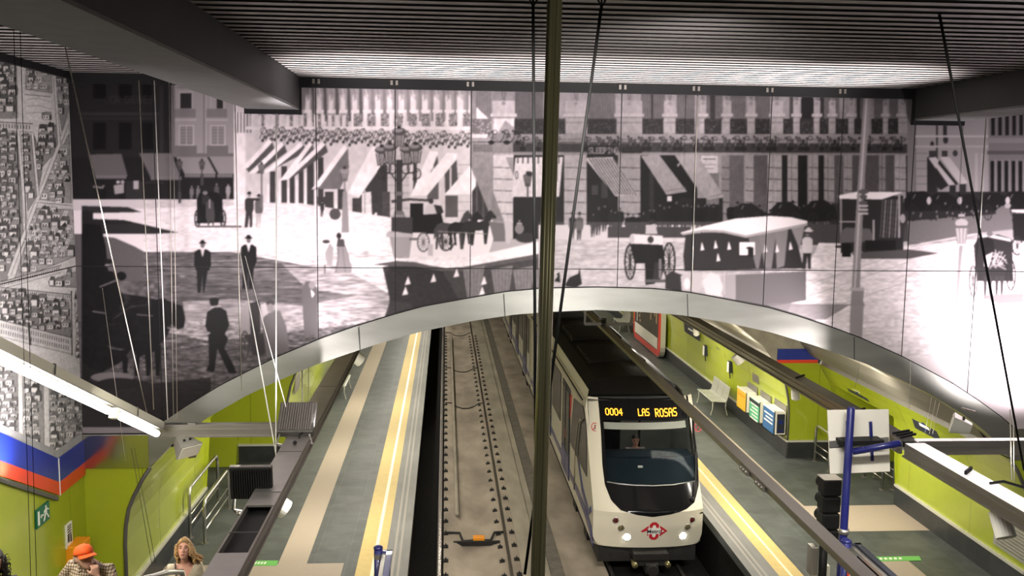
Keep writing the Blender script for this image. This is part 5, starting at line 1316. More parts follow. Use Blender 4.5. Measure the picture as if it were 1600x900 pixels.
def build_hung():
    L = channel('lighting_channel', 'grey metal lighting channel hung over the left platform', (-2.13, 8.3, 3.3), (-2.13, 31, 3.3), .33, .14, gaps=((9.35, 10.75),))
    b = MB(L.location)
    for y in (9.9, 11.2, 12.9, 17): b.box(-2.29, -1.97, y-.006, y+.006, 3.313, 3.318)
    b.build('cover_joint', 'dark', L)
    b = MB(L.location); b.tube([(-2.1, 13.55, 3.32), (-2.1, 13.55, 3.37), (-2.05, 13.75, 3.37), (-2.05, 13.75, 3.32)], .012, 6); b.ball((-2.12, 13.25, 3.34), .03, .03, .03, 8, 6); b.build('wire_clamp', 'black', L)
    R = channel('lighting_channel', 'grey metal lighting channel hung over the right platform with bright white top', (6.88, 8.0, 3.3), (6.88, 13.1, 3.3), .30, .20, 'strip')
    R2 = channel('lighting_channel', 'dark grey lighting channel over the right platform running back into the vault', (6.88, 13.25, 3.3), (6.88, 31, 3.3), .26, .20, 'dark')
    for r, y0, y1 in ((R, 8, 13.1),):
        b = MB(r.location)
        for y in (10.3, 11.6): e = MB(r.location); e.bar((6.80, y, 3.34), (6.96, y+.14, 3.36), .03, .05); e.build('cover_clip', 'black', r)
        b.tube([(6.9, 11.2, 3.33), (6.95, 11.0, 3.42), (7.1, 10.7, 3.42), (7.15, 10.5, 3.33)], .018, 6); b.build('wire_clamp', 'black', r)
    b = MB(R2.location)
    for k in range(3): b = MB(R2.location); b.bar((6.76, 13.3+k*.12, 3.34), (7.05, 13.42+k*.1, 3.36), .03, .03); b.build('joint_clip', 'black', R2)
    for y in (14.9, 17.6): b = MB(R2.location); b.bar((6.78, y, 3.33), (7.0, y+.15, 3.35), .03, .03); b.build('wire_clamp', 'black', R2)
    # thin coloured conduit beneath the dark channel
    channel('cross_channel', 'short grey cross channel in front of the arch foot on the left', (-4.28, 14.25, 3.35), (-2.3, 14.25, 3.35), .14, .18)
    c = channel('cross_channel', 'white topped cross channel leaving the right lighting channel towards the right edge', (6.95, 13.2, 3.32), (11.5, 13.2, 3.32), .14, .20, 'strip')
    # stair luminaire: metal gutter with two lit tubes, sloping with the stair
    p1 = onX(248, 662, -4.28); p0 = onX(-60, 506, -4.62)
    t = thing('stair_luminaire', 'sloping metal luminaire with two glowing fluorescent tubes over the stair', 'luminaire', (p0+p1)/2)
    d = (p1-p0).normalized(); x = d.cross(Vector((0, 0, 1))).normalized(); u = x.cross(d)
    m = (p0+p1)/2; Lh = (p1-p0)/2
    b = MB(t.location); b.obox(m+u*.02-x*.05, x*.125, Lh, u*.012); b.obox(m+x*.075-u*.03, x*.01, Lh, u*.055); b.obox(m-x*.175-u*.03, x*.01, Lh, u*.055); b.build('gutter', 'trimpale', t)
    b = MB(t.location); b.obox(m+x*.12-u*.13, x*.06, Lh*.97, u*.010); b.obox(m+x*.07-u*.08, x*.010, Lh*.97, u*.06); b.build('reflector', 'alu', t)
    b = MB(t.location)
    for k in (.33, .80): b = MB(t.location); b.obox(p0+(p1-p0)*k+u*.03-x*.05, x*.132, d*.010, u*.014); b.tube([p0+(p1-p0)*k+x*.085+u*.04, p0+(p1-p0)*k+x*.10-u*.09], .010, 6); b.build('joint_clip', 'dark', t)
    LT = (p1-p0).length
    for a, c in ((.02, .60), (.66, .925)):
        q0, q1 = p0+d*LT*a+x*.15-u*.22, p0+d*LT*c+x*.15-u*.22
        b = MB(t.location); b.tube([q0, q0+d*.03, q1-d*.03, q1], [.03, .048, .048, .03], 14); b.build('lit_tube', 'tube', t, smooth=True)
    b = MB(t.location); c = p0+d*LT*.63+x*.15-u*.22; b.obox(c, x*.05, d*.05, u*.07); b.build('lamp_holder', 'white', t, bevel=.01)
    # hanger wires on the left
    Ld = 'pale hanger wire '
    zc = 8.95
    def w2(pt, pb, Yt, Yb, lab, r=.006, m='cable', grp=None):
        a, b_ = onY(pt[0], pt[1], Yt), onY(pb[0], pb[1], Yb); wire(lab, a, b_, r, m, grp)
    w2((86, 3), (231, 652), 8.2, 13.9, 'pale slanting wire from ceiling to the near end of the stair luminaire')
    w2((217, 126), (240, 640), 14.2, 14.2, 'thin pale wire left of the brightest one, in front of the dark horses')
    w2((241, 126), (262, 655), 14.3, 14.3, 'brightest upright wire crossing the dark left part of the mural', .008, 'wirew')
    for k, lab in ((0, 'left of two close thin wires right of the brightest wire'), (6, 'right of two close thin wires right of the brightest wire')):
        w2((264+k, 126), (271+k, 655), 14.3, 14.3, lab, .004)
    w2((367, 178), (377.5, 610), 14.4, 14.4, 'upright wire beside the second bowler-hatted man on the mural', .005)
    w2((375, 395), (437, 742), 14.6, 13.25, 'left of the white wire pair tied to the left platform channel', .009, 'wirew')
    w2((432, 178), (431, 738), 14.6, 13.25, 'right, upright one of the white wire pair tied to the left platform channel', .008, 'wirew')
    w2((383, 400), (447, 636), 14.6, 13.7, 'white wire running down to the far monitor bracket', .005, 'wirew')
    w2((160, 450), (196, 720), 14.4, 14.2, 'faint slanting wire over the darkest part of the mural', .003)
    w2((472, 550), (472, 632), 17.0, 17.0, 'thick white wire above the far monitor', .012, 'wirew'); w2((482, 545), (482, 632), 17.0, 17.0, 'thin yellow-lit wire above the far monitor', .007)
    w2((20, 0), (48, 900), 9.0, 9.0, 'left of two dark wires before the lime wall at far left', .003, 'cableb'); w2((30, 0), (57, 900), 9.0, 9.0, 'right of two dark wires before the lime wall at far left', .003, 'cableb')
    w2((205, 700), (237, 880), 12.0, 10.5, 'left of two slanting dark wires before the lime facing wall', .003, 'cableb'); w2((210, 700), (243, 880), 12.0, 10.5, 'right of two slanting dark wires before the lime facing wall', .003, 'cableb')
    # black hangers from the ceiling
    def hook(p, par):
        q = MB(par); q.tube([p+Vector((0, 0, .10)), p+Vector((-.03, 0, .04)), p+Vector((0, 0, -.02)), p+Vector((.03, 0, .04)), p+Vector((0, 0, .10))], .01, 6); return q
    for (pt, pb, Yt, Yb, lab) in (((833, 8), (846, 420), 7.9, 7.9, 'black wire just left of the steel post'), ((940, 8), (820, 897), 7.8, 7.8, 'black wire passing behind the steel post from right to left'), ((1467, 18), (1600, 735), 8.4, 11.3, 'black slanting wire at the right, down to the right channel')):
        a, b_ = onY(*pt, Yt), onY(*pb, Yb)
        if lab.endswith('post') : b_ = onY(838, 900, Yb)
        t = thing('hanger_wire', lab, 'wire', a); q = MB(a); q.tube([a, b_], .013, 6); q.build('wire_rope', 'cableb', t, smooth=True)
        q = hook(a, a); q.build('eye_bolt', 'black', t)
        q = MB(a); q.tube([a, Vector((a.x, a.y, 9.0))], .008, 6); q.build('drop_rod', 'black', t)
    w2((1090, 150), (1081, 452), 14.9, 14.9, 'thin pale wire over the awnings right of the middle of the mural', .005)
    w2((1578, 640), (1581, 750), 12.0, 11.2, 'left of the white wire pair tied to the right channel', .007); w2((1583, 640), (1585, 752), 12.0, 11.2, 'right of the white wire pair tied to the right channel', .006)
    w2((1541, 185), (1531, 372), 14.7, 14.7, 'pale wire before the right edge of the mural', .005)
    for k, (pt, pb) in enumerate((((1456, 620), (1445, 678)), ((1462, 625), (1452, 678)), ((1468, 628), (1457, 678)))):
        w2(pt, pb, 13.6, 13.2, ('first', 'second', 'third')[k]+' of three fine wires above the junction of the right channels', .003)
    w2((1350, 535), (1336, 605), 15.2, 15.6, 'fine pale wire below the arch in front of the blue name plate', .003); w2((1423, 565), (1421, 642), 14.9, 14.9, 'fine pale wire below the arch over the nearer name plate', .003)
    # spotlights under the channels
    spotlamp('white spotlight under the near end of the right channel', (6.88, 10.85, 2.93), (.05, -.45, -.75), .12, .34, .2)
    spotlamp('white spotlight under the right channel, second from camera', (6.9, 17.9, 2.95), (.2, .3, -.9)); spotlamp('white spotlight under the right channel against lime wall, third from camera', (6.9, 21.6, 2.93), (.6, -.2, -.8), .12, .24); spotlamp('white spotlight under the right channel, farthest one by blue panel', (6.9, 25.4, 2.97), (.2, .5, -.8))
    p = onZ(437, 790, 3.02); spotlamp('white spotlight under the left channel, nearer one', p, (.7, .2, -.6), .12, .2); p = onZ(558, 560, 3.0); spotlamp('white spotlight under the left channel, farther one', p, (.7, .3, -.6), .14, .24)
    # monitors seen from behind
    def monitor(label, c, tilt, w, h, dpt, slats, m):
        t = thing('platform_monitor', label, 'monitor', c); c = Vector(c)
        u = Vector((0, math.sin(tilt), math.cos(tilt))); n = Vector((0, -math.cos(tilt), math.sin(tilt))); x = Vector((1, 0, 0))
        b = MB(c); b.obox(c, x*w/2, n*dpt/2, u*h/2); body = b.build('monitor_case', m, t, bevel=.012)
        b = MB(c)
        for k in range(slats): b.obox(c+n*(dpt/2+.008)+x*(-w*.45+w*.9*(k+.5)/slats), x*w*.9/slats*.28, n*.010, u*h*.44)
        b.build('vent_rib', 'alud' if m == 'dark' else 'black', t)
        b = MB(c); b.obox(c+u*(h/2)+n*.01, x*w*.5, n*.03, u*.012); b.build('top_rim', 'alud', t)
        b = MB(c); b.obox(c-n*(dpt/2+.004), x*w*.45, n*.004, u*h*.42); b.build('screen', 'glassd', t)
        b = MB(c); e = c-u*h/2
        b.tube([e+x*w*.40, e+x*w*.48-u*.12-n*.05, Vector((-2.25, c.y+.1, 3.18))], .022, 6); b.tube([e-x*w*.42, e-x*w*.44-u*.16, e-u*.22+x*w*.1], .012, 6)
        b.bar(e-x*w*.4-u*.2, e+x*w*.45-u*.17, .03, .03); b.build('bracket', 'alu', t)
        b = MB(c); b.tube([e-x*w*.45+u*.05, e-x*w*.5-u*.15, e-x*w*.3-u*.26, e+x*w*.2-u*.12], .010, 6); b.build('power_lead', 'rubber', t, smooth=True)
        return t
    monitor('grey ribbed back of the platform monitor hung by the arch foot', onY(464, 655, 13.9), .9, .53, .55, .125, 14, 'dark')
    m2 = monitor('black ribbed back of the nearer platform monitor over the dark floor', onY(393, 753, 11.4), -.12, .50, .41, .11, 16, 'black')
    p = onY(395, 803, 11.4); b = MB(m2.location); b.bar(p+Vector((-.16, 0, 0)), p+Vector((.3, 0, .0)), .03, .03); b.bar(p+Vector((-.13, 0, 0)), p+Vector((-.13, 0, -.22)), .02, .02, (0, 1, 0)); b.tube([p+Vector((-.13, 0, -.22)), p+Vector((-.2, -.02, -.42))], .028, 8); b.build('hanging_fitting', 'trimpale', m2)
    # floodlights by the cross channels
    def flood(label, c, aim, cy):
        c = Vector(c); t = thing('floodlight', label, 'floodlight', c); d = Vector(aim).normalized(); x = d.cross(Vector((0, 0, 1))).normalized(); u = x.cross(d)
        b = MB(c); r0 = [c-d*.16+x*i*.09+u*j*.07 for i, j in ((-1, -1), (1, -1), (1, 1), (-1, 1))]; r1 = [c+d*.12+x*i*.19+u*j*.13 for i, j in ((-1, -1), (1, -1), (1, 1), (-1, 1))]
        b.loft([r0, r1]); b.build('housing', 'perf', t, bevel=.01)
        b = MB(c); b.obox(c+d*.125, x*.17, u*.11, d*.004); b.build('lens', 'offwhite', t)
        b = MB(c)
        for i in (-1, 1): b.ball(c-d*.02+x*i*.05+u*.115, .02, .02, .02, 8, 6)
        b.build('gland', 'black', t)
        b = MB(c); b.bar(c-Vector((0, 0, .02))-x*.18, c-x*.18-Vector((0, 0, .22)), .02, .04); b.bar(c-x*.18-Vector((0, 0, .2)), Vector((c.x, cy, c.z-.22)), .02, .03); b.bar(c-x*.18, c-x*.18+Vector((0, 0, .3)), .02, .03); b.bar(c-x*.18+Vector((0, 0, .3)), Vector((c.x, cy, c.z+.3)), .02, .03); b.build('stirrup', 'alud', t)
    flood('pale grey floodlight on the right cross channel beside the arch', onY(1500, 664, 13.6), (-.9, .5, .25), 13.2); flood('pale floodlight beneath the left cross channel', onY(290, 697, 14.1), (.6, -.5, -.5), 14.25)

def build_post():
    a, b = onY(867, -6, 5.0), onY(840, 906, 5.0)
    t = thing('steel_post', 'tall polished steel post in the foreground, ceiling to below frame', 'post', b)
    d = (b-a).normalized(); q = MB(b); q.tube([a-d*.2, b+d*(b.z-4.2)/-d.z], .040, 24); q.build('shaft', 'olive', t, smooth=True)
    q = MB(b)
    x = Vector((1, 0, 0))
    q.tube([a-d*.2+Vector((.012, -.036, 0)), b+d*(b.z-4.2)/-d.z+Vector((.012, -.036, 0))], .012, 8); q.tube([a-d*.2+Vector((-.022, -.030, 0)), b+d*(b.z-4.2)/-d.z+Vector((-.022, -.030, 0))], .010, 8); q.build('raised_bead', 'olive', t, smooth=True)

# ---------------------------------------------------------------- platform furniture
def build_furniture():
    def bench(label, x, y, sg, n=3, grp=None):
        """perforated metal bench with its back to the wall at side sg"""
        t = thing('platform_bench', label, 'bench', (x, y, 0), grp); o = t.location; W = .58*n
        for k in range(n):
            y0 = y-W/2+k*.58+.012; y1 = y0+.556
            s = MB(o); prof = [(-.25, .44), (-.22, .455), (-.05, .435), (.14, .425), (.2, .45), (.25, .62), (.29, .86), (.30, .88)]
            rings = []
            for px, pz in prof: rings.append((px, pz))
            for (ax, az), (bx_, bz) in zip(rings, rings[1:]):
                s.add([(x+sg*ax, y0, az), (x+sg*ax, y1, az), (x+sg*bx_, y1, bz), (x+sg*bx_, y0, bz), (x+sg*ax+sg*.012, y0, az-.014), (x+sg*ax+sg*.012, y1, az-.014), (x+sg*bx_+sg*.012, y1, bz-.014), (x+sg*bx_+sg*.012, y0, bz-.014)],
                      [(0, 1, 2, 3), (7, 6, 5, 4), (0, 4, 5, 1), (2, 6, 7, 3), (0, 3, 7, 4), (1, 5, 6, 2)])
            s.build('seat_shell', 'perf', t)
        f = MB(o); f.tube([(x-sg*.2, y-W/2, .425), (x-sg*.2, y+W/2, .425)], .02, 8); f.tube([(x+sg*.18, y-W/2, .41), (x+sg*.18, y+W/2, .41)], .02, 8); f.build('seat_rail', 'perf', t, smooth=True)
        for yy in (y-W/2+.08, y+W/2-.08):
            for dx in (-.2, .2):
                l = MB(o); l.tube([(x+sg*dx, yy, .42), (x+sg*dx*1.0, yy, .2), (x+sg*dx*1.25, yy, .04), (x+sg*dx*1.25, yy-.03, 0)], [.02, .016, .016, .026], 8); l.build('leg', 'perf', t, smooth=True)
    bench('nearer pale metal bench against the right lime wall beside the racks', 8.32, 28.5, 1)
    bench('far pale metal bench on the right platform, half hidden by the arch', 8.32, 44.0, 1)
    bench('pale metal bench on the left platform, partly behind the hung channel', -3.42, 30.8, -1)
    # three newspaper racks on the wall
    def rack(label, m, ya, yb, z0, z1, band=None, lines=0):
        x1 = 8.83; x0 = 8.50; t = thing('leaflet_rack', label, 'rack', (x1, (ya+yb)/2, z0)); o = t.location
        b = MB(o); b.box(x0, x0+.02, ya, yb, z0, z1-.06); b.build('front_panel', m, t)
        for yq in (ya, yb-.02): b = MB(o); b.box(x0, x1, yq, yq+.02, z0, z1-.06); b.build('side_panel', 'offwhite' if m == 'ylw' else ('offwhite' if m != 'grn' else 'white'), t)
        b = MB(o); b.box(x1-.03, x1, ya, yb, z0, z1+.10); b.box(x0, x1, ya, yb, z0, z0+.02); b.build('back_panel', 'alud', t)
        b = MB(o); b.box(x0-.008, x0+.03, ya, yb, z1-.08, z1-.03); b.build('front_lip', 'offwhite', t)
        b = MB(o); b.box(x0+.06, x1-.05, ya+.05, yb-.05, z1-.25, z1-.05); b.build('leaflet_stack', 'white', t)
        b = MB(o); b.box(x0+.03, x0+.06, ya+.02, yb-.02, z1-.2, z1-.09); b.build('divider', 'black', t)
        p = MB(o)
        for k in range(lines): p.box(x0-.004, x0, ya+.12, yb-.10-.12*(k % 2), z1-.24-k*.10, z1-.20-k*.10)
        if lines: p.build('front_lettering', 'white' if m != 'ylw' else 'orange', t)
        if m == 'blu':
            b = MB(o); b.box(x0+.07, x1-.05, ya-.005, ya, z0+.05, z1-.12); b.build('end_poster', 'ink', t); b = MB(o); b.cyl((x0+.17, ya-.008, z0+.35), (x0+.17, ya-.005, z0+.35), .06, 14); b.box(x0+.1, x1-.08, ya-.008, ya-.005, z0+.1, z0+.13); b.build('end_poster_mark', 'tblue', t)
        if m == 'grn':
            b = MB(o); b.box(x0-.006, x0, ya, yb, z1-.19, z1-.10); b.build('dark_header', 'ink', t)
    rack('yellow leaflet rack, farthest of the three on the right wall', 'ylw', 25.75, 26.6, .56, 1.20, lines=1)
    rack('green leaflet rack, middle of the three on the right wall', 'grn', 24.6, 25.45, .56, 1.20, lines=5)
    rack('blue leaflet rack with dark end poster, nearest of the three on the right wall', 'blu', 23.42, 24.3, .56, 1.24, lines=3)
    for label, y in (('small black and white call point on lime wall, farther one', 31.0), ('small black and white call point on lime wall, nearer one above the bench', 28.2)):
        t = thing('call_point', label, 'call point', (8.8, y, 1.2)); b = MB(t.location); b.box(8.70, 8.83, y-.09, y+.09, 1.22, 1.58); b.build('case', 'ink', t, bevel=.01)
        b = MB(t.location); b.box(8.69, 8.70, y-.085, y+.085, 1.24, 1.56); b.build('faceplate', 'white', t); b = MB(t.location); b.tube([(8.76, y, 1.22), (8.77, y-.02, 1.05)], .02, 6); b.build('lead', 'rubber', t)
    b = MB(); b.prism([(25.6, 1.42), (26.15, 1.42), (26.15, 2.05), (25.6, 2.05)], lambda u, v, w: (8.82-.08*max(0, v-1.3)-w, u, v), 0, .015); tag(b.build('wall_panel', 'alud'), 'blank grey panel on the curved lime wall above the racks', 'panel')
    # station name plates
    def nameplate(label, X, y0, y1, z0, z1, lean=0.0):
        t = thing('name_plate', label, 'sign', (X, (y0+y1)/2, z0)); f = lambda u, v, w: (X-lean*(v-z0)-w, u, v)
        b = MB(t.location); b.prism([(y0, z0), (y1, z0), (y1, z1), (y0, z1)], f, 0, .02); b.build('plate', 'ink', t)
        b = MB(t.location); ym, zm = (y0+y1)/2, (z0+z1)/2; r = (z1-z0)*.32
        b.prism([(ym-r*1.6, zm), (ym, zm+r), (ym+r*1.6, zm), (ym, zm-r)], f, .02, .024); b.build('diamond', 'tblue', t)
        b = MB(t.location); b.prism([(ym-(y1-y0)*.2, zm-.03), (ym+(y1-y0)*.2, zm-.03), (ym+(y1-y0)*.2, zm+.03), (ym-(y1-y0)*.2, zm+.03)], f, .024, .028); b.build('white_bar', 'white', t)
    nameplate('long blue name plate on the far right wall near the arch', 8.72, 31.6, 33.6, 1.62, 2.05, .12)
    nameplate('small dark name plate high on the right wall, farther one under the arch', 9.82, 20.9, 22.0, 2.05, 2.35, .4); nameplate('dark blue name plate high on the near right wall, nearer one', 9.82, 17.7, 18.7, 2.02, 2.34, .4)
    b = MB(); b.prism([(29.35, 1.72), (29.75, 1.72), (29.75, 2.0), (29.35, 2.0)], lambda u, v, w: (8.8-.1*(v-1.5)-w, u, v), 0, .02); tag(b.build('small_sign', 'ink'), 'little dark sign right of the third spotlight on the far lime wall', 'sign')
    # red framed poster board
    t = thing('poster_board', 'large poster in a red frame at the far right platform', 'poster', (8.5, 39, .05)); o = t.location
    rr = .5
    def rect(y0, y1, z0, z1, r):
        pts = []
        for cy, cz, a0 in ((y1-r, z0+r, -90), (y1-r, z1-r, 0), (y0+r, z1-r, 90), (y0+r, z0+r, 180)):
            for k in range(5): a = math.radians(a0+k*22.5); pts.append((cy+r*math.cos(a), cz+r*math.sin(a)))
        return pts
    f = lambda u, v, w: (8.52-w, u, v)
    b = MB(o); b.prism(rect(36.6, 41.9, .02, 2.9, .45), f, -.2, .0); b.build('side_return', 'trimpale', t)
    b = MB(o); b.prism(rect(36.62, 41.9, .06, 2.88, .42), f, .0, .03); b.build('frame', 'red', t)
    b = MB(o); b.prism(rect(36.95, 41.6, .30, 2.62, .25), f, .03, .04); b.build('sheet', 'poster', t)
    b = MB(o); b.box(8.475, 8.479, 37.0, 41.5, .34, .80); b.build('white_footer', 'white', t)
    b = MB(o)
    for k in range(6): y = 37.15+k*.36; b.box(8.475, 8.479, y, y+.2, 1.35+.25*(k % 3), 2.5)
    for z in range(7): b.box(8.474, 8.479, 40.3+(.15 if z % 2 else 0), 40.5+(.15 if z % 2 else 0), .95+z*.2, 1.05+z*.2)
    b.build('printed_bars', 'flesh', t)
    b = MB(o); b.box(8.474, 8.479, 41.0, 41.1, .9, 2.55); b.build('white_stripe', 'white', t)
    # handrails at the passage mouths
    def loop(label, x, y0, y1, h=.93, mid=True):
        t = thing('handrail', label, 'handrail', (x, (y0+y1)/2, 0)); o = t.location; r = .16
        pts = [(x, y0, 0), (x, y0, h-r)]+[(x, y0+r-r*math.cos(a), h-r+r*math.sin(a)) for a in np.linspace(.2, PI/2, 6)]+[(x, y1-r+r*math.sin(a), h-r+r*math.cos(a)) for a in np.linspace(0, PI/2-.2, 6)]+[(x, y1, h-r), (x, y1, 0)]
        b = MB(o); b.tube(pts, .033, 12); b.build('bent_tube', 'steel', t, smooth=True)
        b = MB(o); b.tube([(x, y0, .26), (x, y1, .26)], .018, 8); b.tube([(x, y0, .45), (x, y1, .45)], .012, 8); b.build('mid_rail', 'steel', t, smooth=True)
        for y in (y0, y1): b = MB(o); b.cyl((x, y, 0), (x, y, .012), .07, 14); b.build('floor_flange', 'alud', t)
    loop('large stainless handrail loop close to the left lime wall', -4.98, 18.3, 20.6, 1.0)
    loop('smaller stainless handrail loop in front of the one by the left wall', -4.62, 18.0, 20.0, .85)
    p = onZ(1378, 765, 0); loop('stainless handrail loop at the near side of the right passage', p.x, p.y-1.0+1.0, p.y+.95, 1.0); loop('stainless handrail loop beside the right wall edge at the passage', p.x+.28, p.y, p.y+.95, 1.06)
    p = onZ(1285, 718, 0); loop('stainless handrail loop by the far return wall of the right passage, behind the white board', 9.45, 22.1, 23.0, .95)
    # vent plate low on the right wall
    t = thing('vent_plate', 'grey metal grille plate low on the near right lime wall', 'grille', (9.99, 15.3, .62)); b = MB(t.location); b.box(9.965, 9.998, 14.6, 15.95, .60, 1.25); b.build('plate', 'perf', t)
    b = MB(t.location)
    for k in range(9): b.box(9.955, 9.966, 14.7, 15.85, .66+k*.06, .685+k*.06)
    b.build('louvre', 'alud', t)
    b = MB(t.location); b.ball((9.95, 15.5, 1.1), .015, .015, .015, 8, 6); b.build('lock', 'polish', t)
    # floor stickers and white crosses
    for label, pts in (('green floor sticker on the left platform at the beige crossing', ((387, 884), (432, 884), (435, 876), (393, 876))), ('green floor sticker on the right platform near the beige patch', ((1371, 877), (1440, 876), (1436, 869), (1368, 870)))):
        q = [onZ(px, py, .006) for px, py in pts]; c = sum(q, Vector())/4; t = thing('floor_sticker', label, 'sticker', c)
        b = MB(c); b.add(q+[v+Vector((0, 0, .003)) for v in q], [(3, 2, 1, 0), (4, 5, 6, 7), (0, 1, 5, 4), (1, 2, 6, 5), (2, 3, 7, 6), (3, 0, 4, 7)]); b.build('film', 'sticker', t)
        ex = (q[1]-q[0])*.07; ey = (q[3]-q[0])*.2; b = MB(c)
        for k in range(5): s = q[0]+(q[1]-q[0])*(.10+k*.11)+(q[3]-q[0])*.5+Vector((0, 0, .005)); b.obox(s, ex*.45, ey, (0, 0, .0015))
        b.build('pale_lettering', 'white', t)
    def cross(label, px, py):
        c = onZ(px, py, .004); b = MB(c); b.box(c.x-.09, c.x+.09, c.y-.03, c.y+.03, .001, .008); b.box(c.x-.03, c.x+.03, c.y-.10, c.y+.10, .001, .0085); tag(b.build('floor_mark', 'white'), label, 'floor mark')
    cross('small white cross mark on the dark floor, nearer one', 417, 828); cross('small white cross mark on the dark floor beside the far monitor channel', 482, 697)
    # left lime wall fittings
    q = [onX(px, py, XL+.01) for px, py in ((56, 824), (76, 812), (75, 783), (55, 796))]
    t = thing('exit_sign', 'green emergency exit sign with running figure and arrow on the lime wall', 'sign', q[0]); o = q[0]
    y0, y1, z0, z1 = q[0].y, q[1].y, min(v.z for v in q)+.02, max(v.z for v in q)-.02
    b = MB(o); b.box(XL, XL+.03, y0, y1, z0, z1); b.build('plate', 'exit', t)
    F = lambda u, v, w: (XL+.03+w, y0+(y1-y0)*u, z0+(z1-z0)*v)
    b = MB(o)
    for poly in ([(.08, .12), (.20, .12), (.20, .88), (.08, .88)], [(.28, .46), (.55, .46), (.55, .54), (.28, .54)], [(.26, .5), (.36, .62), (.36, .38)], [(.66, .78), (.76, .78), (.76, .90), (.66, .90)], [(.62, .46), (.76, .44), (.80, .74), (.66, .76)], [(.56, .56), (.66, .66), (.64, .74), (.52, .62)],
                 [(.78, .66), (.92, .54), (.94, .60), (.80, .74)], [(.62, .46), (.70, .46), (.60, .18), (.50, .12), (.52, .22)], [(.70, .46), (.78, .44), (.90, .26), (.94, .12), (.86, .14), (.82, .26)]): b.prism(poly, F, 0, .004)
    b.build('pictogram', 'white', t)
    q = [onX(px, py, XL+.01) for px, py in ((104, 858), (113, 852), (113, 816), (104, 820))]
    t = thing('notice_strip', 'narrow white notice on the lime wall above the orange box', 'notice', q[0]); b = MB(q[0]); b.box(XL, XL+.02, q[0].y, q[1].y, q[0].z, q[3].z); b.build('plate', 'offwhite', t)
    b = MB(q[0]); ym = (q[0].y+q[1].y)/2; b.box(XL+.02, XL+.023, ym-.07, ym-.01, q[0].z+.08, q[0].z+.2); b.box(XL+.02, XL+.023, ym+.02, ym+.07, q[0].z+.06, q[0].z+.18)
    for k in range(4): zz = q[0].z+(q[3].z-q[0].z)*(.52+k*.11); b.box(XL+.02, XL+.022, q[0].y+.04, q[1].y-.04, zz, zz+.02)
    b.build('print', 'ink', t)
    q = [onX(px, py, XL+.02) for px, py in ((106, 876), (122, 868), (122, 850), (106, 856))]
    t = thing('orange_box', 'orange wall box behind the man in the orange cap', 'box', q[0]); b = MB(q[0]); b.box(XL-.02, XL+.2, q[0].y, q[1].y+.05, q[0].z-.1, q[3].z+.02); b.build('case', 'orange', t, bevel=.02); b = MB(q[0]); b.box(XL+.2, XL+.21, q[0].y+.05, q[1].y, q[0].z, q[3].z-.08); b.build('front_cover', 'ylw', t)
    # speaker-like grey panel on left far wall and wall plate
    b = MB(); b.prism([(24.0, 1.55), (24.75, 1.55), (24.75, 2.15), (24.35, 2.25), (24.0, 2.2)], lambda u, v, w: (-3.88+.1*max(0, v-1.3)+w, u, v), 0, .03); tag(b.build('wall_panel', 'alud'), 'grey perforated panel high on the left far lime wall', 'panel')
    # end-of-platform equipment on the right
    P = onY(1318, 830, 13.250); TOP = onY(1330, 636, 13.250); BOT = Vector((P.x-.03, 13.250, 0))
    t = thing('blue_mast', 'tall navy blue pole with a side arm and stub at the right platform end', 'mast', BOT); o = BOT
    b = MB(o); b.tube([BOT, P, TOP-Vector((0, 0, .02)), TOP], [.060, .059, .056, .04], 18); b.build('pole', 'navy', t, smooth=True)
    a0, a1 = onY(1332, 706, 13.230), onY(1408, 692, 13.050); b = MB(o); b.tube([a0, a0.lerp(a1, .97), a1], [.05, .05, .027], 14); b.build('side_arm', 'navy', t, smooth=True)
    b = MB(o); b.cyl(onY(1319, 826, 13.250), onY(1318, 834, 13.250), .075, 16); b.build('collar', 'alu', t, smooth=True); b = MB(o); b.cyl(BOT, BOT+Vector((0, 0, .02)), .14, 18); b.build('base_plate', 'navy', t)
    # white mirror board seen from the back, clamped to the mast
    C4 = [onY(1297, 741, 13.550), onY(1391, 737, 13.550), onY(1389, 640, 13.550), onY(1293, 641, 13.550)]; c = sum(C4, Vector())/4
    t = thing('white_board', 'square ivory board back with black bracket fixed to the blue mast', 'board', c); b = MB(c); nrm = Vector((0, .03, 0)); b.add(C4+[v+nrm for v in C4], [(0, 1, 2, 3), (7, 6, 5, 4), (0, 4, 5, 1), (1, 5, 6, 2), (2, 6, 7, 3), (3, 7, 4, 0)]); b.build('panel', 'offwhite', t, bevel=.008)
    b = MB(c); a0, a1 = onY(1296, 694, 13.535), onY(1388, 688, 13.535); b.bar(a0, a1, .03, .10); b.build('grey_crossbar', 'alu', t)
    b = MB(c); b.bar(onY(1311, 690, 13.430), onY(1376, 688, 13.430), .24, .066); b.build('clamp_bar', 'black', t); b = MB(c); b.bar(onY(1324, 658, 13.520), onY(1326, 720, 13.520), .04, .03, (0, 1, 0)); b.bar(onY(1360, 659, 13.520), onY(1363, 720, 13.520), .04, .03, (0, 1, 0)); b.build('navy_stay', 'navy', t)
    # signal
    p0 = onY(1292, 850, 14.9); x = p0.x
    t = thing('railway_signal', 'black four-aspect railway signal stack on a post at the right platform end', 'signal', (x, 14.9, 0)); o = t.location
    zt, zb = onY(1291, 747, 14.9).z, onY(1291, 850, 14.9).z; n = 4; hh = (zt-zb)/n
    b = MB(o); b.cyl((x-.02, 14.98, 0), (x-.02, 14.98, zb), .07, 14); b.build('post', 'black', t, smooth=True)
    for k in range(n):
        z0 = zb+k*hh; b = MB(o); b.box(x-.15, x+.15, 14.76, 15.06, z0+.012, z0+hh-.006); hd = b.build('signal_head', 'black', t, bevel=.03)
        b = MB(o); b.tube([(x-.02, 14.95, z0+hh*.5), (x-.02, 15.2, z0+hh*.5)], [.09, .11], 14); b.build('hood', 'black', hd)
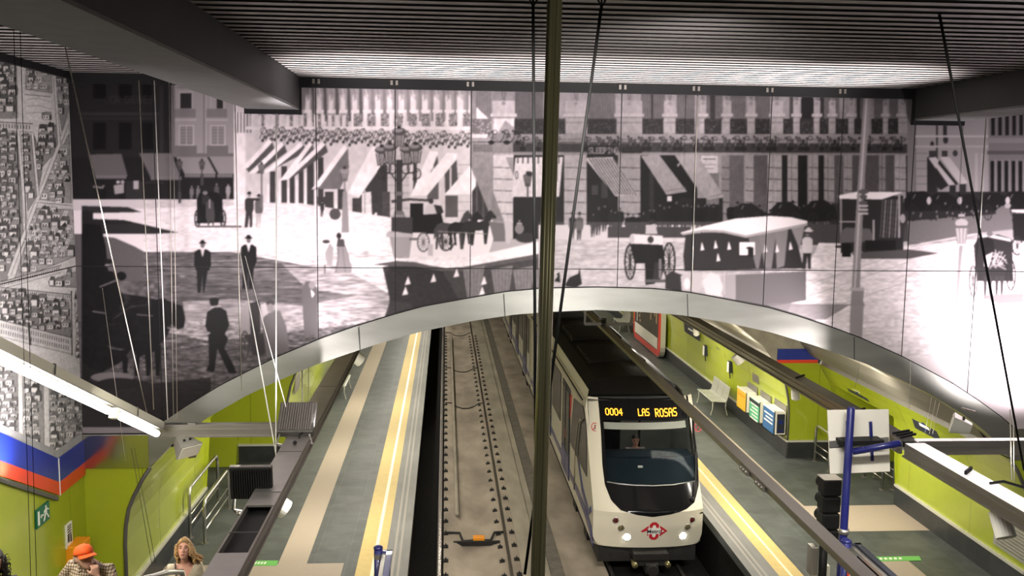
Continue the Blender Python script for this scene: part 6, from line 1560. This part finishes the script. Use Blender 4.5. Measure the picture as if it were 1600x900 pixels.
    b = MB(o); b.box(x-.16, x+.16, 14.75, 15.07, zt, zt+.012); b.build('top_cap', 'alud', t)
    b = MB(o); b.box(x-.30, x-.17, 14.8, 15.0, .55, 1.05); b.build('junction_box', 'alud', t, bevel=.02); b = MB(o); b.box(x+.03, x+.13, 15.02, 15.12, .0, .62); b.build('pale_cabinet', 'trimpale', t)
    # end gates
    def gate(label, x, y0, sg, yend, z=1.28):
        t = thing('end_gate', label, 'gate', (x, y0, 0)); o = t.location
        b = MB(o); b.cyl((x-.10, y0, 0), (x-.10, y0, z+.07), .065, 14); b.ball((x-.10, y0, z+.07), .075, .075, .045, 14, 8); b.build('post', 'navy', t, smooth=True); b = MB(o); b.cyl((x-.10, y0, z-.1), (x-.10, y0, z-.02), .07, 14); b.build('collar', 'alu', t)
        b = MB(o); b.box(x-.04, x+.02, yend, y0, z-.05, z); b.build('top_rail', 'alu', t); b = MB(o); b.box(x+.03, x+.12, yend, y0+.02, z-.02, z+.03); b.box(x-.10, x+.12, y0-.03, y0+.03, z-.02, z+.03); b.build('frame', 'ink' if sg > 0 else 'navy', t)
        b = MB(o); b.box(x+.05, x+.09, yend, y0-.05, .12, z-.12); b.build('sheet', 'black', t)
        return t
    g = gate('navy framed gate with pale rail at the right platform end', 6.02, 13.08, 1, 9.8, 1.77)
    b = MB(g.location); b.box(5.88, 5.91, 10.0, 12.9, 1.12, 1.64); b.build('white_notice', 'white', g); b = MB(g.location); b.box(5.87, 5.88, 10.0, 12.9, 1.60, 1.66); b.box(5.87, 5.88, 10.0, 12.9, 1.10, 1.16); b.box(5.87, 5.88, 12.84, 12.9, 1.10, 1.66); b.build('red_border', 'red', g)
    q = onY(596, 843, 14.3); gate('navy gate post and pale rail at the left platform end', -.93, 14.3, -1, 11.0)
    # stair handrail beside the woman
    a = onY(240, 898, 9.9); b_ = onY(284, 893, 10.35)
    t = thing('stair_handrail', 'end of a stainless stair handrail in front of the woman', 'handrail', (a.x, a.y, 1.2)); b = MB(t.location)
    b.tube([a+Vector((-.12, -.14, .0)), a+Vector((0, 0, -.02)), a.lerp(b_, .5)+Vector((0, 0, .012)), b_, b_+Vector((.03, .05, -.25)), Vector((b_.x+.03, b_.y+.05, 1.3))], .032, 12); b.build('tube', 'steel', t, smooth=True)
# ---------------------------------------------------------------- people: one continuous skinned body each, clothes and hair as children
def rotz(a): return Matrix.Rotation(a, 3, 'Z')
def solid(b, name, m, parent, voxel=.009, smooth=6):
    """melt overlapping closed pieces into one continuous surface"""
    o = b.build(name, m, None); o.location = (0, 0, 0)
    md = o.modifiers.new('r', 'REMESH'); md.mode = 'VOXEL'; md.voxel_size = voxel
    if smooth: s = o.modifiers.new('s', 'SMOOTH'); s.factor = .5; s.iterations = smooth
    bpy.context.view_layer.update()
    me = bpy.data.meshes.new_from_object(o.evaluated_get(bpy.context.evaluated_depsgraph_get()))
    old = o.data; bpy.data.objects.remove(o); bpy.data.meshes.remove(old)
    me.name = name; me.materials.clear(); me.materials.append(M[m]); me.polygons.foreach_set('use_smooth', [True]*len(me.polygons))
    o = bpy.data.objects.new(name, me); COL.objects.link(o); o.parent = parent
    return o
def oval(c, rx, ry, n=18, up=None, ax=None):
    c = Vector(c); return [c+Vector((rx*math.cos(2*PI*k/n), ry*math.sin(2*PI*k/n), 0)) for k in range(n)]
def hand(b, wrist, d, nrm, side, s=1.0, curl=.5):
    """palm and five separate fingers; d: wrist to knuckles, nrm: palm side, side: +1/-1 for where the thumb leaves"""
    d = Vector(d).normalized(); nrm = Vector(nrm); nrm = (nrm-d*nrm.dot(d)).normalized(); x = d.cross(nrm).normalized()*side; w = Vector(wrist)
    rings = []
    for t, hw_, hd in ((-.01, .024, .019), (.02, .032, .017), (.055, .040, .015), (.085, .041, .013), (.095, .036, .010)):
        c = w+d*t*s; rings.append([c+(x*math.cos(a)*hw_+nrm*math.sin(a)*hd)*s for a in np.linspace(0, 2*PI, 15)[:-1]])
    b.loft(rings)
    for i, (off, L) in enumerate(((.030, .072), (.010, .082), (-.011, .076), (-.031, .058))):
        p = w+(d*.088+x*off)*s; dd = d.copy(); pts = [p-dd*.012*s]
        a = 0
        for j, fr in enumerate((.45, .32, .23)):
            a += curl*(.9+.08*i); dd = d*math.cos(a)+nrm*math.sin(a); p = p+dd*L*fr*s; pts.append(p)
        b.tube(pts, [.0098*s, .0094*s, .0086*s, .0070*s], 8)
    p = w+(d*.030+x*.030)*s; pts = [w+(d*.018+x*.018)*s]
    for j, L in enumerate((.034, .030, .024)):
        q = (d*.75+x*(.72-.35*j)+nrm*(.25+.45*curl*j)).normalized(); p = p+q*L*s; pts.append(p)
    b.tube(pts, [.014*s, .013*s, .011*s, .0085*s], 8)

def figure(name_label, loc, H=1.72, heading=0.0, hyaw=0.0, hpitch=0.0, arms=None, curls=(.35, .35), skin='skin', female=False, top='shirtw', bottom='trouser', seated=False, neck_v=False, hair=None, headoff=(0, 0, 0), hroll=0.0, broad=1.0, palm=None):
    t = thing('person', name_label, 'person', loc)
    k = H/1.72; RZ = rotz(heading)
    T = lambda v: RZ @ Vector(v)
    hip, sh = .92*k, 1.41*k
    if seated: hip = .50*k; sh = hip+.49*k
    hc = Vector((headoff[0], headoff[1]-.015*k, sh+.205*k+headoff[2]))
    RH = Matrix.Rotation(hyaw, 3, 'Z') @ Matrix.Rotation(hpitch, 3, 'X') @ Matrix.Rotation(hroll, 3, 'Y')
    HD = lambda v: T(hc+RH @ (Vector(v)*k))
    sw = (.185 if not female else .165)*k*broad
    b = MB()
    class L_(MB): pass
    def oring(c, rx, ry, n=18): return [T(v) for v in oval(c, rx, ry, n)]
    # torso
    tw = [(hip-.08*k, .155, .105, 0), (hip, .165 if not female else .175, .115, 0), (hip+.12*k, .145 if not female else .125, .10, -.005), (hip+.28*k, .165 if not female else .145, .115 if not female else .12, -.01), (hip+.40*k, .17*broad, .11, 0), (sh-.03*k, .165*broad, .085, .01), (sh+.015*k, .10, .065, .015), (sh+.05*k, .055, .052, .015)]
    b.loft([oring((0, cy*k, z), rx*k, ry*k) for z, rx, ry, cy in tw])
    nb = Vector((0, .015*k, sh+.02*k)); b.tube([T(nb), T(nb.lerp(hc+RH @ Vector((0, .015*k, -.07*k)), .55)), HD((0, .018, -.06))], [.058*k, .052*k, .054*k] if not female else [.05*k, .044*k, .046*k], 14)
    # head
    hb = MB()
    def hring(z, rx, ry, cy): return [HD((rx*math.cos(a), cy+ry*math.sin(a), z)) for a in np.linspace(0, 2*PI, 19)[:-1]]
    jw = .9 if female else 1.0
    b.loft([hring(-.118, .018*jw, .016, -.070), hring(-.110, .034*jw, .034, -.054), hring(-.088, .050*jw, .056, -.036), hring(-.05, .064*jw, .076, -.016), hring(0, .071, .088, -.002), hring(.035, .074, .094, .004), hring(.07, .070, .088, .010), hring(.10, .050, .064, .014), hring(.118, .02, .028, .016)])
    b.tube([HD((0, -.084, .020)), HD((0, -.098, -.012)), HD((0, -.112, -.034)), HD((0, -.098, -.044))], [.008*k, .010*k, .015*k, .010*k], 10)
    for s in (-1, 1):
        b.tube([HD((s*.012, -.102, -.037)), HD((s*.018, -.092, -.036))], [.008*k, .008*k], 8)
        b.tube([HD((s*.014, -.088, .026)), HD((s*.045, -.076, .024))], [.010*k, .009*k], 8)
        b.tube([HD((s*.028, -.070, -.022)), HD((s*.05, -.058, -.016))], [.018*k, .016*k], 8)
        b.loft([[HD((s*.072, .012+.018*math.cos(a), -.008+.030*math.sin(a))) for a in np.linspace(0, 2*PI, 11)[:-1]], [HD((s*.084, .020+.020*math.cos(a), -.004+.032*math.sin(a))) for a in np.linspace(0, 2*PI, 11)[:-1]]])
    b.tube([HD((-.02, -.090, -.066)), HD((0, -.098, -.064)), HD((.02, -.090, -.066))], [.008*k, .011*k, .008*k], 8); b.tube([HD((-.016, -.086, -.079)), HD((0, -.093, -.080)), HD((.016, -.086, -.079))], [.008*k, .010*k, .008*k], 8)
    # arms and hands
    dflt = {}
    for s in (-1, 1): dflt[s] = (Vector((s*(sw+.05*k), .02*k, sh-.30*k)), Vector((s*(sw+.07*k), -.06*k, sh-.55*k)))
    arms = arms or {}
    sleeves = MB()
    for s in (-1, 1):
        S0 = Vector((s*(sw-.015*k), .01*k, sh-.02*k)); E, W = arms.get(s, dflt[s]); E, W = Vector(E), Vector(W)
        b.tube([T(Vector((s*.06*k, .01*k, sh-.03*k))), T(S0), T(S0.lerp(E, .5)), T(E), T(E.lerp(W, .35)), T(W)], [v*k for v in (.05, .056, .048, .040, .040, .027)], 12)
        pn = (palm or {}).get(s, Vector((-s, -.2, 0)))
        hd = (palm or {}).get((s, 'd'), (W-E))
        hand(b, T(W), T(hd), T(pn), (palm or {}).get((s, 't'), s), k, curls[0 if s < 0 else 1])
        sl = [v*k for v in (.058, .068, .060, .054, .052, .038)]
        sleeves.tube([T(Vector((s*.05*k, .01*k, sh-.035*k))), T(S0), T(S0.lerp(E, .5)), T(E), T(E.lerp(W, .45)), T(E.lerp(W, .93))], sl, 12)
    # legs and feet
    tr = MB(); shoe = MB()
    for s in (-1, 1):
        if seated: pts = [(s*.085*k, 0, hip), (s*.11*k, -.24*k, hip+.02*k), (s*.12*k, -.44*k, hip-.01*k), (s*.12*k, -.46*k, hip-.22*k), (s*.12*k, -.42*k, .07*k)]
        else: pts = [(s*.085*k, 0, hip), (s*.10*k, -.01*k, hip-.22*k), (s*.10*k, -.015*k, .48*k), (s*.105*k, .012*k, .30*k), (s*.105*k, .02*k, .07*k)]
        b.tube([T(p) for p in pts], [v*k for v in (.095, .082, .056, .053, .037)], 12)
        tr.tube([T(p) for p in pts], [v*k for v in (.108, .096, .074, .070, .060)], 12)
        f = Vector(pts[-1]); b.tube([T((f.x, f.y+.03*k, .045*k)), T((f.x, f.y-.06*k, .035*k)), T((f.x, f.y-.16*k, .025*k))], [.035*k, .035*k, .022*k], 10)
        shoe.tube([T((f.x, f.y+.05*k, .045*k)), T((f.x, f.y-.06*k, .042*k)), T((f.x+s*.01, f.y-.15*k, .036*k)), T((f.x+s*.01, f.y-.19*k, .03*k))], [.040*k, .046*k, .043*k, .022*k], 12)
    solid(b, 'body', skin, t, .0085, 3)
    # clothes
    c = MB(); grow = .014*k
    rows = tw[:-2] if neck_v else tw[:-1]
    rg = []
    for i, (z, rx, ry, cy) in enumerate(rows):
        rg.append(oring((0, cy*k, z), rx*k+grow*(1.35 if i < 4 else 1.05), ry*k+grow*(1.3 if i < 4 else 1.0)))
    if not neck_v: rg.append(oring((0, .012*k, sh+.035*k), .066*k, .062*k))
    else:
        rg.append([T(v) for v in oval((0, .02*k, sh+.02*k), .115*k, .062*k)])
    c.loft(rg)
    n = len(c.v); c.v += sleeves.v; c.f += [tuple(i+n for i in q) for q in sleeves.f]
    so = solid(c, 'top' if female else 'shirt', top, t, .010, 3)
    if neck_v:
        # open the neckline: drop the cloth inside a V on the chest
        bm = bmesh.new(); bm.from_mesh(so.data); iv = RZ.inverted(); kill = []
        for f in bm.faces:
            p = iv @ f.calc_center_median()
            if p.y < -.0*k and p.z > sh-.22*k and abs(p.x) < .105*k*(p.z-(sh-.17*k))/(.19*k): kill.append(f)
        bmesh.ops.delete(bm, geom=kill, context='FACES'); bm.to_mesh(so.data); bm.free()
    solid(tr, 'trousers', bottom, t, .012, 3); 
    solid(shoe, 'shoes', 'shoe', t, .010, 2)
    # face details
    for s in (-1, 1):
        e = MB(); 
        p = HD((s*.030, -.083, .006)); d = T(RH @ Vector((0, -1, 0)))
        e.ball(p, .0095*k, .0095*k, .007*k, 10, 6); e.build('eye', 'eye', t, smooth=True)
        e = MB(); e.tube([HD((s*.014, -.098, .026)), HD((s*.032, -.092, .031)), HD((s*.050, -.078, .024))], [.004*k, .005*k, .003*k], 6); e.build('eyebrow', 'brow', t, smooth=True)
    e = MB(); e.tube([HD((-.024, -.092, -.0725)), HD((-.008, -.106, -.070)), HD((0, -.107, -.0715)), HD((.008, -.106, -.070)), HD((.024, -.092, -.0725))], [.003*k, .006*k, .006*k, .006*k, .003*k], 8); e.build('lips', 'lips', t, smooth=True)
    return t, HD, T, k, hc, RH

def curls(b, HD, k, rnd, base, n, rad, length, drift=(0, 0, 0), back=True):
    """wavy locks rooted on the scalp"""
    for i in range(n):
        a, z = base(i, rnd)
        r0 = Vector((math.cos(a)*.080, .014+math.sin(a)*.098, z)); pts = []; L = length*(.75+.5*rnd.random()); ph = rnd.random()*6.28
        for j in range(7):
            u = j/6
            w = .017*math.sin(ph+u*11)
            out = 1+.22*math.sin(min(1, u*1.6)*PI/2)
            pts.append(HD((r0.x*out+w+drift[0]*u*u, r0.y*out+w*.6+drift[1]*u, r0.z-L*u+drift[2]*u)))
        b.tube(pts, [rad*k*(1-.55*(j/6)**2) for j in range(7)], 7)

def build_people():
    rnd = random.Random(5)
    # man with orange cap, hand at his mouth
    p = onY(131, 868, 9.2)
    H = 1.74; hz = 1.41*H/1.72+.205*H/1.72
    base = Vector((p.x+.03, 9.2+.06, p.z-hz+.075))
    k = H/1.72
    t, HD, T, k, hc, RH = figure('man in an orange cap and brown checked shirt with his hand at his mouth', base, H, heading=-.25, hyaw=1.05, hpitch=-.30, skin='skin', top='check',
        arms={1: ((.37*k, -.12*k, 1.16*k), (.215*k, -.20*k, 1.405*k)), -1: ((-.36*k, -.02*k, 1.16*k), (-.28*k, -.22*k, .98*k))}, curls=(.4, .85), broad=1.15, headoff=(.02, -.085, -.075),
        palm={1: Vector((-.7, .6, .1)), (1, 'd'): Vector((-.3, .1, 1)), (1, 't'): 1})
    c = MB()
    rings = []
    for z, s in ((.030, 1.0), (.055, 1.01), (.085, .93), (.112, .68), (.126, .3)):
        rings.append([HD((.086*s*math.cos(a), .010+.108*s*math.sin(a), z)) for a in np.linspace(0, 2*PI, 25)[:-1]])
    c.loft(rings); cap = c.build('cap', 'cap', t, smooth=True)
    c = MB(); top = []; bot = []
    for q in range(5):
        u = q/4
        for i in range(11):
            a = PI+PI*(.12+.76*i/10); r = 1+.0*u
            x = .086*math.cos(a)*(1+.04*u); y = .010+.108*math.sin(a)-.085*u*math.sin((a-PI))**.8
            top.append(HD((x, y, .030-.018*u-.10*abs(x)*u)))
    n = 11; vs = top+[v+T(Vector((0, 0, -.006))) for v in top]; m = len(top)
    fs = [(j*n+i, j*n+i+1, (j+1)*n+i+1, (j+1)*n+i) for j in range(4) for i in range(10)]
    fs += [tuple(m+i for i in f[::-1]) for f in fs]+[(44+i, 45+i, m+45+i, m+44+i) for i in range(10)]
    c.add(vs, fs); c.build('cap_brim', 'cap', cap)
    h = MB()
    for i in range(26):
        a = .15*PI+.7*PI*i/25
        if True:
            x, y = .079*math.cos(a), .014+.098*math.sin(a); h.tube([HD((x, y, .03)), HD((x*1.03, y*1.03, -.01)), HD((x*.98, y*1.0, -.045))], [.012*k, .013*k, .008*k], 6)
    h.build('hair', 'greyhair', t, smooth=True)
    s = MB()   # open collar
    for sg in (-1, 1):
        s.add([T((sg*.015*k, -.075*k, 1.40*k)), T((sg*.085*k, -.03*k, 1.475*k)), T((sg*.10*k, -.055*k, 1.43*k)), T((sg*.06*k, -.105*k, 1.385*k)), T((sg*.015*k, -.070*k, 1.39*k)), T((sg*.085*k, -.025*k, 1.465*k)), T((sg*.10*k, -.045*k, 1.42*k)), T((sg*.06*k, -.095*k, 1.375*k))],
              [(0, 1, 2, 3), (7, 6, 5, 4), (0, 4, 5, 1), (1, 5, 6, 2), (2, 6, 7, 3), (3, 7, 4, 0)])
    s.build('collar', 'check', t)
    # woman looking up
    p = onY(288, 858, 10.6); H = 1.66; k = H/1.72; hz = (1.41+.205)*k
    base = Vector((p.x, 10.6, p.z-hz))
    t, HD, T, k, hc, RH = figure('woman with wavy blond hair and cream top looking up towards us', base, H, heading=.16, hyaw=-.05, hpitch=-.52, skin='skin2', female=True, top='creamknit', neck_v=True)
    h = MB()
    rings = []
    for z, s in ((-.02, 1.0), (.03, 1.05), (.075, 1.0), (.108, .76), (.128, .36)):
        rr = []
        for a in np.linspace(0, 2*PI, 25)[:-1]:
            y = .020+.102*s*math.sin(a); front = max(0, -math.sin(a))
            zz = z+(.10*front**1.5 if z < .05 else .02*front); rr.append(HD((.082*s*math.cos(a), y, zz)))
        rings.append(rr)
    h.loft(rings)
    curls(h, HD, k, rnd, lambda i, r: ((-.12+1.24*(i+r.random()*.6)/58)*PI, .045-.06*r.random()), 58, .0165, .125, (.03, .03, -.01))
    curls(h, HD, k, rnd, lambda i, r: (r.choice((-.16, -.10, -.2, 1.14, 1.10, 1.2))*PI, .06), 16, .015, .13, (.012, .01, 0))
    curls(h, HD, k, rnd, lambda i, r: ((.02+.3*r.random())*PI, .02-.05*r.random()), 18, .014, .15, (.11, .02, .03))
    h.build('hair', 'blond', t, smooth=True)
    s = MB(); s.tube([T((-.115*k, .07*k, 1.43*k)), T((-.105*k, -.03*k, 1.455*k)), T((-.085*k, -.125*k, 1.36*k)), T((-.075*k, -.155*k, 1.2*k)), T((-.16*k, -.13*k, 1.0*k))], .009, 8); s.build('bag_strap', 'leather', t, smooth=True)
    # person at the left edge of the frame, only dark curls in view
    p = onY(-9, 878, 9.3); H = 1.68; k = H/1.72; base = Vector((p.x, 9.3, p.z-(1.615)*k))
    t, HD, T, k, hc, RH = figure('person with dark curly hair cut off by the left edge of the photo', base, H, heading=.4, hpitch=.1, female=True, top='trouser')
    h = MB(); rings = []
    for z, s in ((-.05, .95), (.03, 1.05), (.075, 1.0), (.11, .76), (.13, .36)): rings.append([HD((.084*s*math.cos(a), .026+.100*s*math.sin(a), z+(.08*max(0, -math.sin(a)) if z < .05 else 0))) for a in np.linspace(0, 2*PI, 21)[:-1]])
    h.loft(rings); curls(h, HD, k, rnd, lambda i, r: ((-.15+1.3*r.random())*PI, .06-.1*r.random()), 70, .013, .22, (.0, .02, 0))
    for i in range(16):
        a = rnd.random()*6.28; c = Vector((.115+.02*rnd.random(), .0+.05*(rnd.random()-.5), .08-.27*rnd.random())); h.tube([HD(c+Vector((.016*math.cos(a+q), .01*math.sin(q), .018*math.sin(a+q)))) for q in np.linspace(0, 5.2, 9)], .0035, 5)
    h.build('hair', 'darkhair', t, smooth=True)
    # driver behind the windscreen
    p = onY(992, 690, 20.62); H = 1.74; k = H/1.72; z0 = p.z-(.50+.49+.205)*k
    base = Vector((p.x, 20.62, z0))
    t, HD, T, k, hc, RH = figure('train driver in a pale shirt seated behind the windscreen, hand at chin', base, H, heading=.05, hyaw=-.1, hpitch=.1, seated=True, top='shirtw',
        arms={1: ((.25*k, -.22*k, .72*k), (.045*k, -.19*k, .975*k))}, curls=(.5, 1.0), palm={1: Vector((-.3, .9, .2)), (1, 'd'): Vector((-.15, .1, 1)), (1, 't'): 1})
    h = MB(); rings = []
    for z, s in ((-.0, .97), (.03, 1.03), (.075, .97), (.108, .74), (.126, .34)): rings.append([HD((.080*s*math.cos(a), .020+.098*s*math.sin(a), z+(.07*max(0, -math.sin(a)) if z < .05 else 0))) for a in np.linspace(0, 2*PI, 21)[:-1]])
    h.loft(rings); h.build('hair', 'darkhair', t, smooth=True)
    c = base; s = thing('driver_seat', 'dark seat under the train driver', 'seat', (c.x, c.y+.05, c.z)); b = MB(s.location); zz = c.z+.50*k-.12; b.box(c.x-.24, c.x+.24, c.y-.25, c.y+.25, zz-.10, zz+.02); b.build('cushion', 'rubber', s, bevel=.02)
    b = MB(s.location); b.box(c.x-.22, c.x+.22, c.y+.20, c.y+.28, zz+.02, zz+.5); b.build('backrest', 'rubber', s, bevel=.02); b = MB(s.location); b.cyl((c.x, c.y, .30), (c.x, c.y, zz-.1), .06, 12); b.build('pedestal', 'rubber', s)
# ---------------------------------------------------------------- light and camera
def lamp(name, kind, loc, energy, col=(1, .95, .88), size=.3, size_y=None, target=None, spot=None, blend=.5, spread=None):
    l = bpy.data.lights.new(name, kind); l.energy = energy; l.color = col
    if kind == 'AREA':
        l.size = size
        if size_y: l.shape = 'RECTANGLE'; l.size_y = size_y
        if spread: l.spread = spread
    elif kind == 'SPOT': l.spot_size = spot or 1.2; l.spot_blend = blend; l.shadow_soft_size = size
    else: l.shadow_soft_size = size
    o = bpy.data.objects.new(name, l); COL.objects.link(o); o.location = loc
    if target is not None: o.rotation_euler = (Vector(target)-Vector(loc)).to_track_quat('-Z', 'Y').to_euler()
    return o
def build_light():
    w = bpy.data.worlds.new('hall'); S.world = w; w.use_nodes = True
    bg = w.node_tree.nodes['Background']; bg.inputs['Color'].default_value = (.95, .95, 1, 1); bg.inputs['Strength'].default_value = .035
    warm = (1, .94, .82)
    # downlight from the hung channels, in the vault and before it, then added fills for the return walls
    for i, (y, el, er) in enumerate(((11.5, 50, 110), (18.5, 135, 230), (24, 185, 270), (29, 200, 260))):
        lamp('channel_light', 'AREA', (-2.13, y, 3.14), el, warm, .2, 4.2, (-2.4, y, 0)); lamp('channel_light', 'AREA', (6.9, y, 3.08), er*.85, warm, .2, 4.2, (7.3, y, 0)); lamp('channel_side_light', 'AREA', (-2.35, y, 3.2), el*.42, warm, .12, 4.2, (-5.5, y, 2.2)); lamp('channel_side_light', 'AREA', (7.1, y, 3.2), er*.22, warm, .12, 4.2, (10, y, 2.2))
    for y in (35, 42, 50, 60):
        lamp('vault_light', 'AREA', (-1.6, y, 3.3), 170, warm, .2, 5, (-1.6, y, 0)); lamp('vault_light', 'AREA', (6.5, y, 3.3), 200, warm, .2, 5, (6.9, y, 0))
    for x, tx in ((-2.9, -4.2), (7.6, 8.6)):
        lamp('return_fill', 'AREA', (x, 18.0, 3.15), 75, warm, .5, .12, (tx, 23.3, 1.6))  # added fill for the return walls; the channels carry no lamp here
    # uplights at the foot of the mural
    pk = (1, .92, .95)
    lamp('uplight', 'SPOT', (-1.95, 13.75, 3.42), 1300, pk, .06, target=(-1.5, 15, 4.6), spot=1.25, blend=.9)
    lamp('uplight', 'SPOT', (6.5, 14.0, 3.46), 900, pk, .06, target=(5.3, 15, 4.85), spot=1.05, blend=.9)
    lamp('uplight', 'SPOT', (9.9, 12.9, 3.52), 2300, pk, .08, target=(9.7, 15, 5.2), spot=1.7, blend=1)
    lamp('uplight', 'SPOT', (-2.1, 13.0, 3.45), 560, pk, .06, target=(-2.2, 15, 5.95), spot=1.05, blend=1)
    # washers on the channels, aimed at the mural and the strip of ceiling above it, then an added fill for the mural
    for x, tx, e in ((-1.9, -.9, 10500), (-1.9, 1.2, 11000), (6.7, 3.6, 11500), (6.7, 5.6, 12500)):
        lamp('washer', 'SPOT', (x, 13.2, 3.5), e, pk, .1, target=(tx, 13.5, 8.6), spot=.72, blend=1)
    lamp('mural_fill', 'AREA', (2.4, 10.2, 4.4), 90, (1, .95, .96), .3, 8, (2.4, 15.0, 6.8), spread=1.7)  # broad fill facing the mural, mounted on no channel
    # stair luminaire, then added fills for the left side
    lamp('stair_light', 'AREA', (-4.35, 10.8, 4.3), 60, warm, .15, 4, (-4.0, 11.5, 0)); lamp('stair_light', 'AREA', (-4.2, 8.2, 5.3), 70, warm, .15, 1.2, (-3.2, 10.2, 2.6))
    lamp('map_fill', 'AREA', (-4.5, 11.2, 4.9), 120, pk, .12, 4.5, (-5.7, 12.4, 6.4)); lamp('mural_fill', 'AREA', (-4.0, 12.0, 4.6), 38, pk, .2, 1.5, (-4.0, 15.0, 7.2), spread=1.8)  # unseen fills added to brighten the town plan and the mural's left part
    # mezzanine hall behind the camera, then an added fill ahead of it
    lamp('hall_light', 'AREA', (2.5, 0.0, 8.3), 24, (1, .97, .92), 2.5, 2.5, (2.5, 14, 3.0), spread=1.6)
    lamp('front_fill', 'AREA', (2.5, 6.6, 8.2), 300, (1, .96, .90), 5, .3, (3.0, 16, 1.0), spread=1.5)  # unseen fill added to brighten the board, train front and people
    lamp('cab_light', 'POINT', (TX+.3, 20.9, 2.15), 9, warm, .08)
    c = bpy.data.cameras.new('camera'); co = bpy.data.objects.new('camera', c); COL.objects.link(co)
    c.sensor_width = 36; c.lens = FPX*36/1600; c.clip_start = .05; c.clip_end = 200
    m = Matrix(((CR[0], CU[0], -CF[0]), (CR[1], CU[1], -CF[1]), (CR[2], CU[2], -CF[2])))
    co.matrix_world = Matrix.Translation(Vector(CO)) @ m.to_4x4(); S.camera = co
    vs = S.view_settings; vs.view_transform = 'Standard'; vs.look = 'None'; vs.exposure = 0; vs.gamma = 1; vs.use_curve_mapping = False

setup_materials()
build_mural(); build_map_wall(); build_vault(); build_floor(); build_ceiling()
build_tracks(); build_catenary(); build_train()
build_hung(); build_post(); build_furniture(); build_people()
build_light()
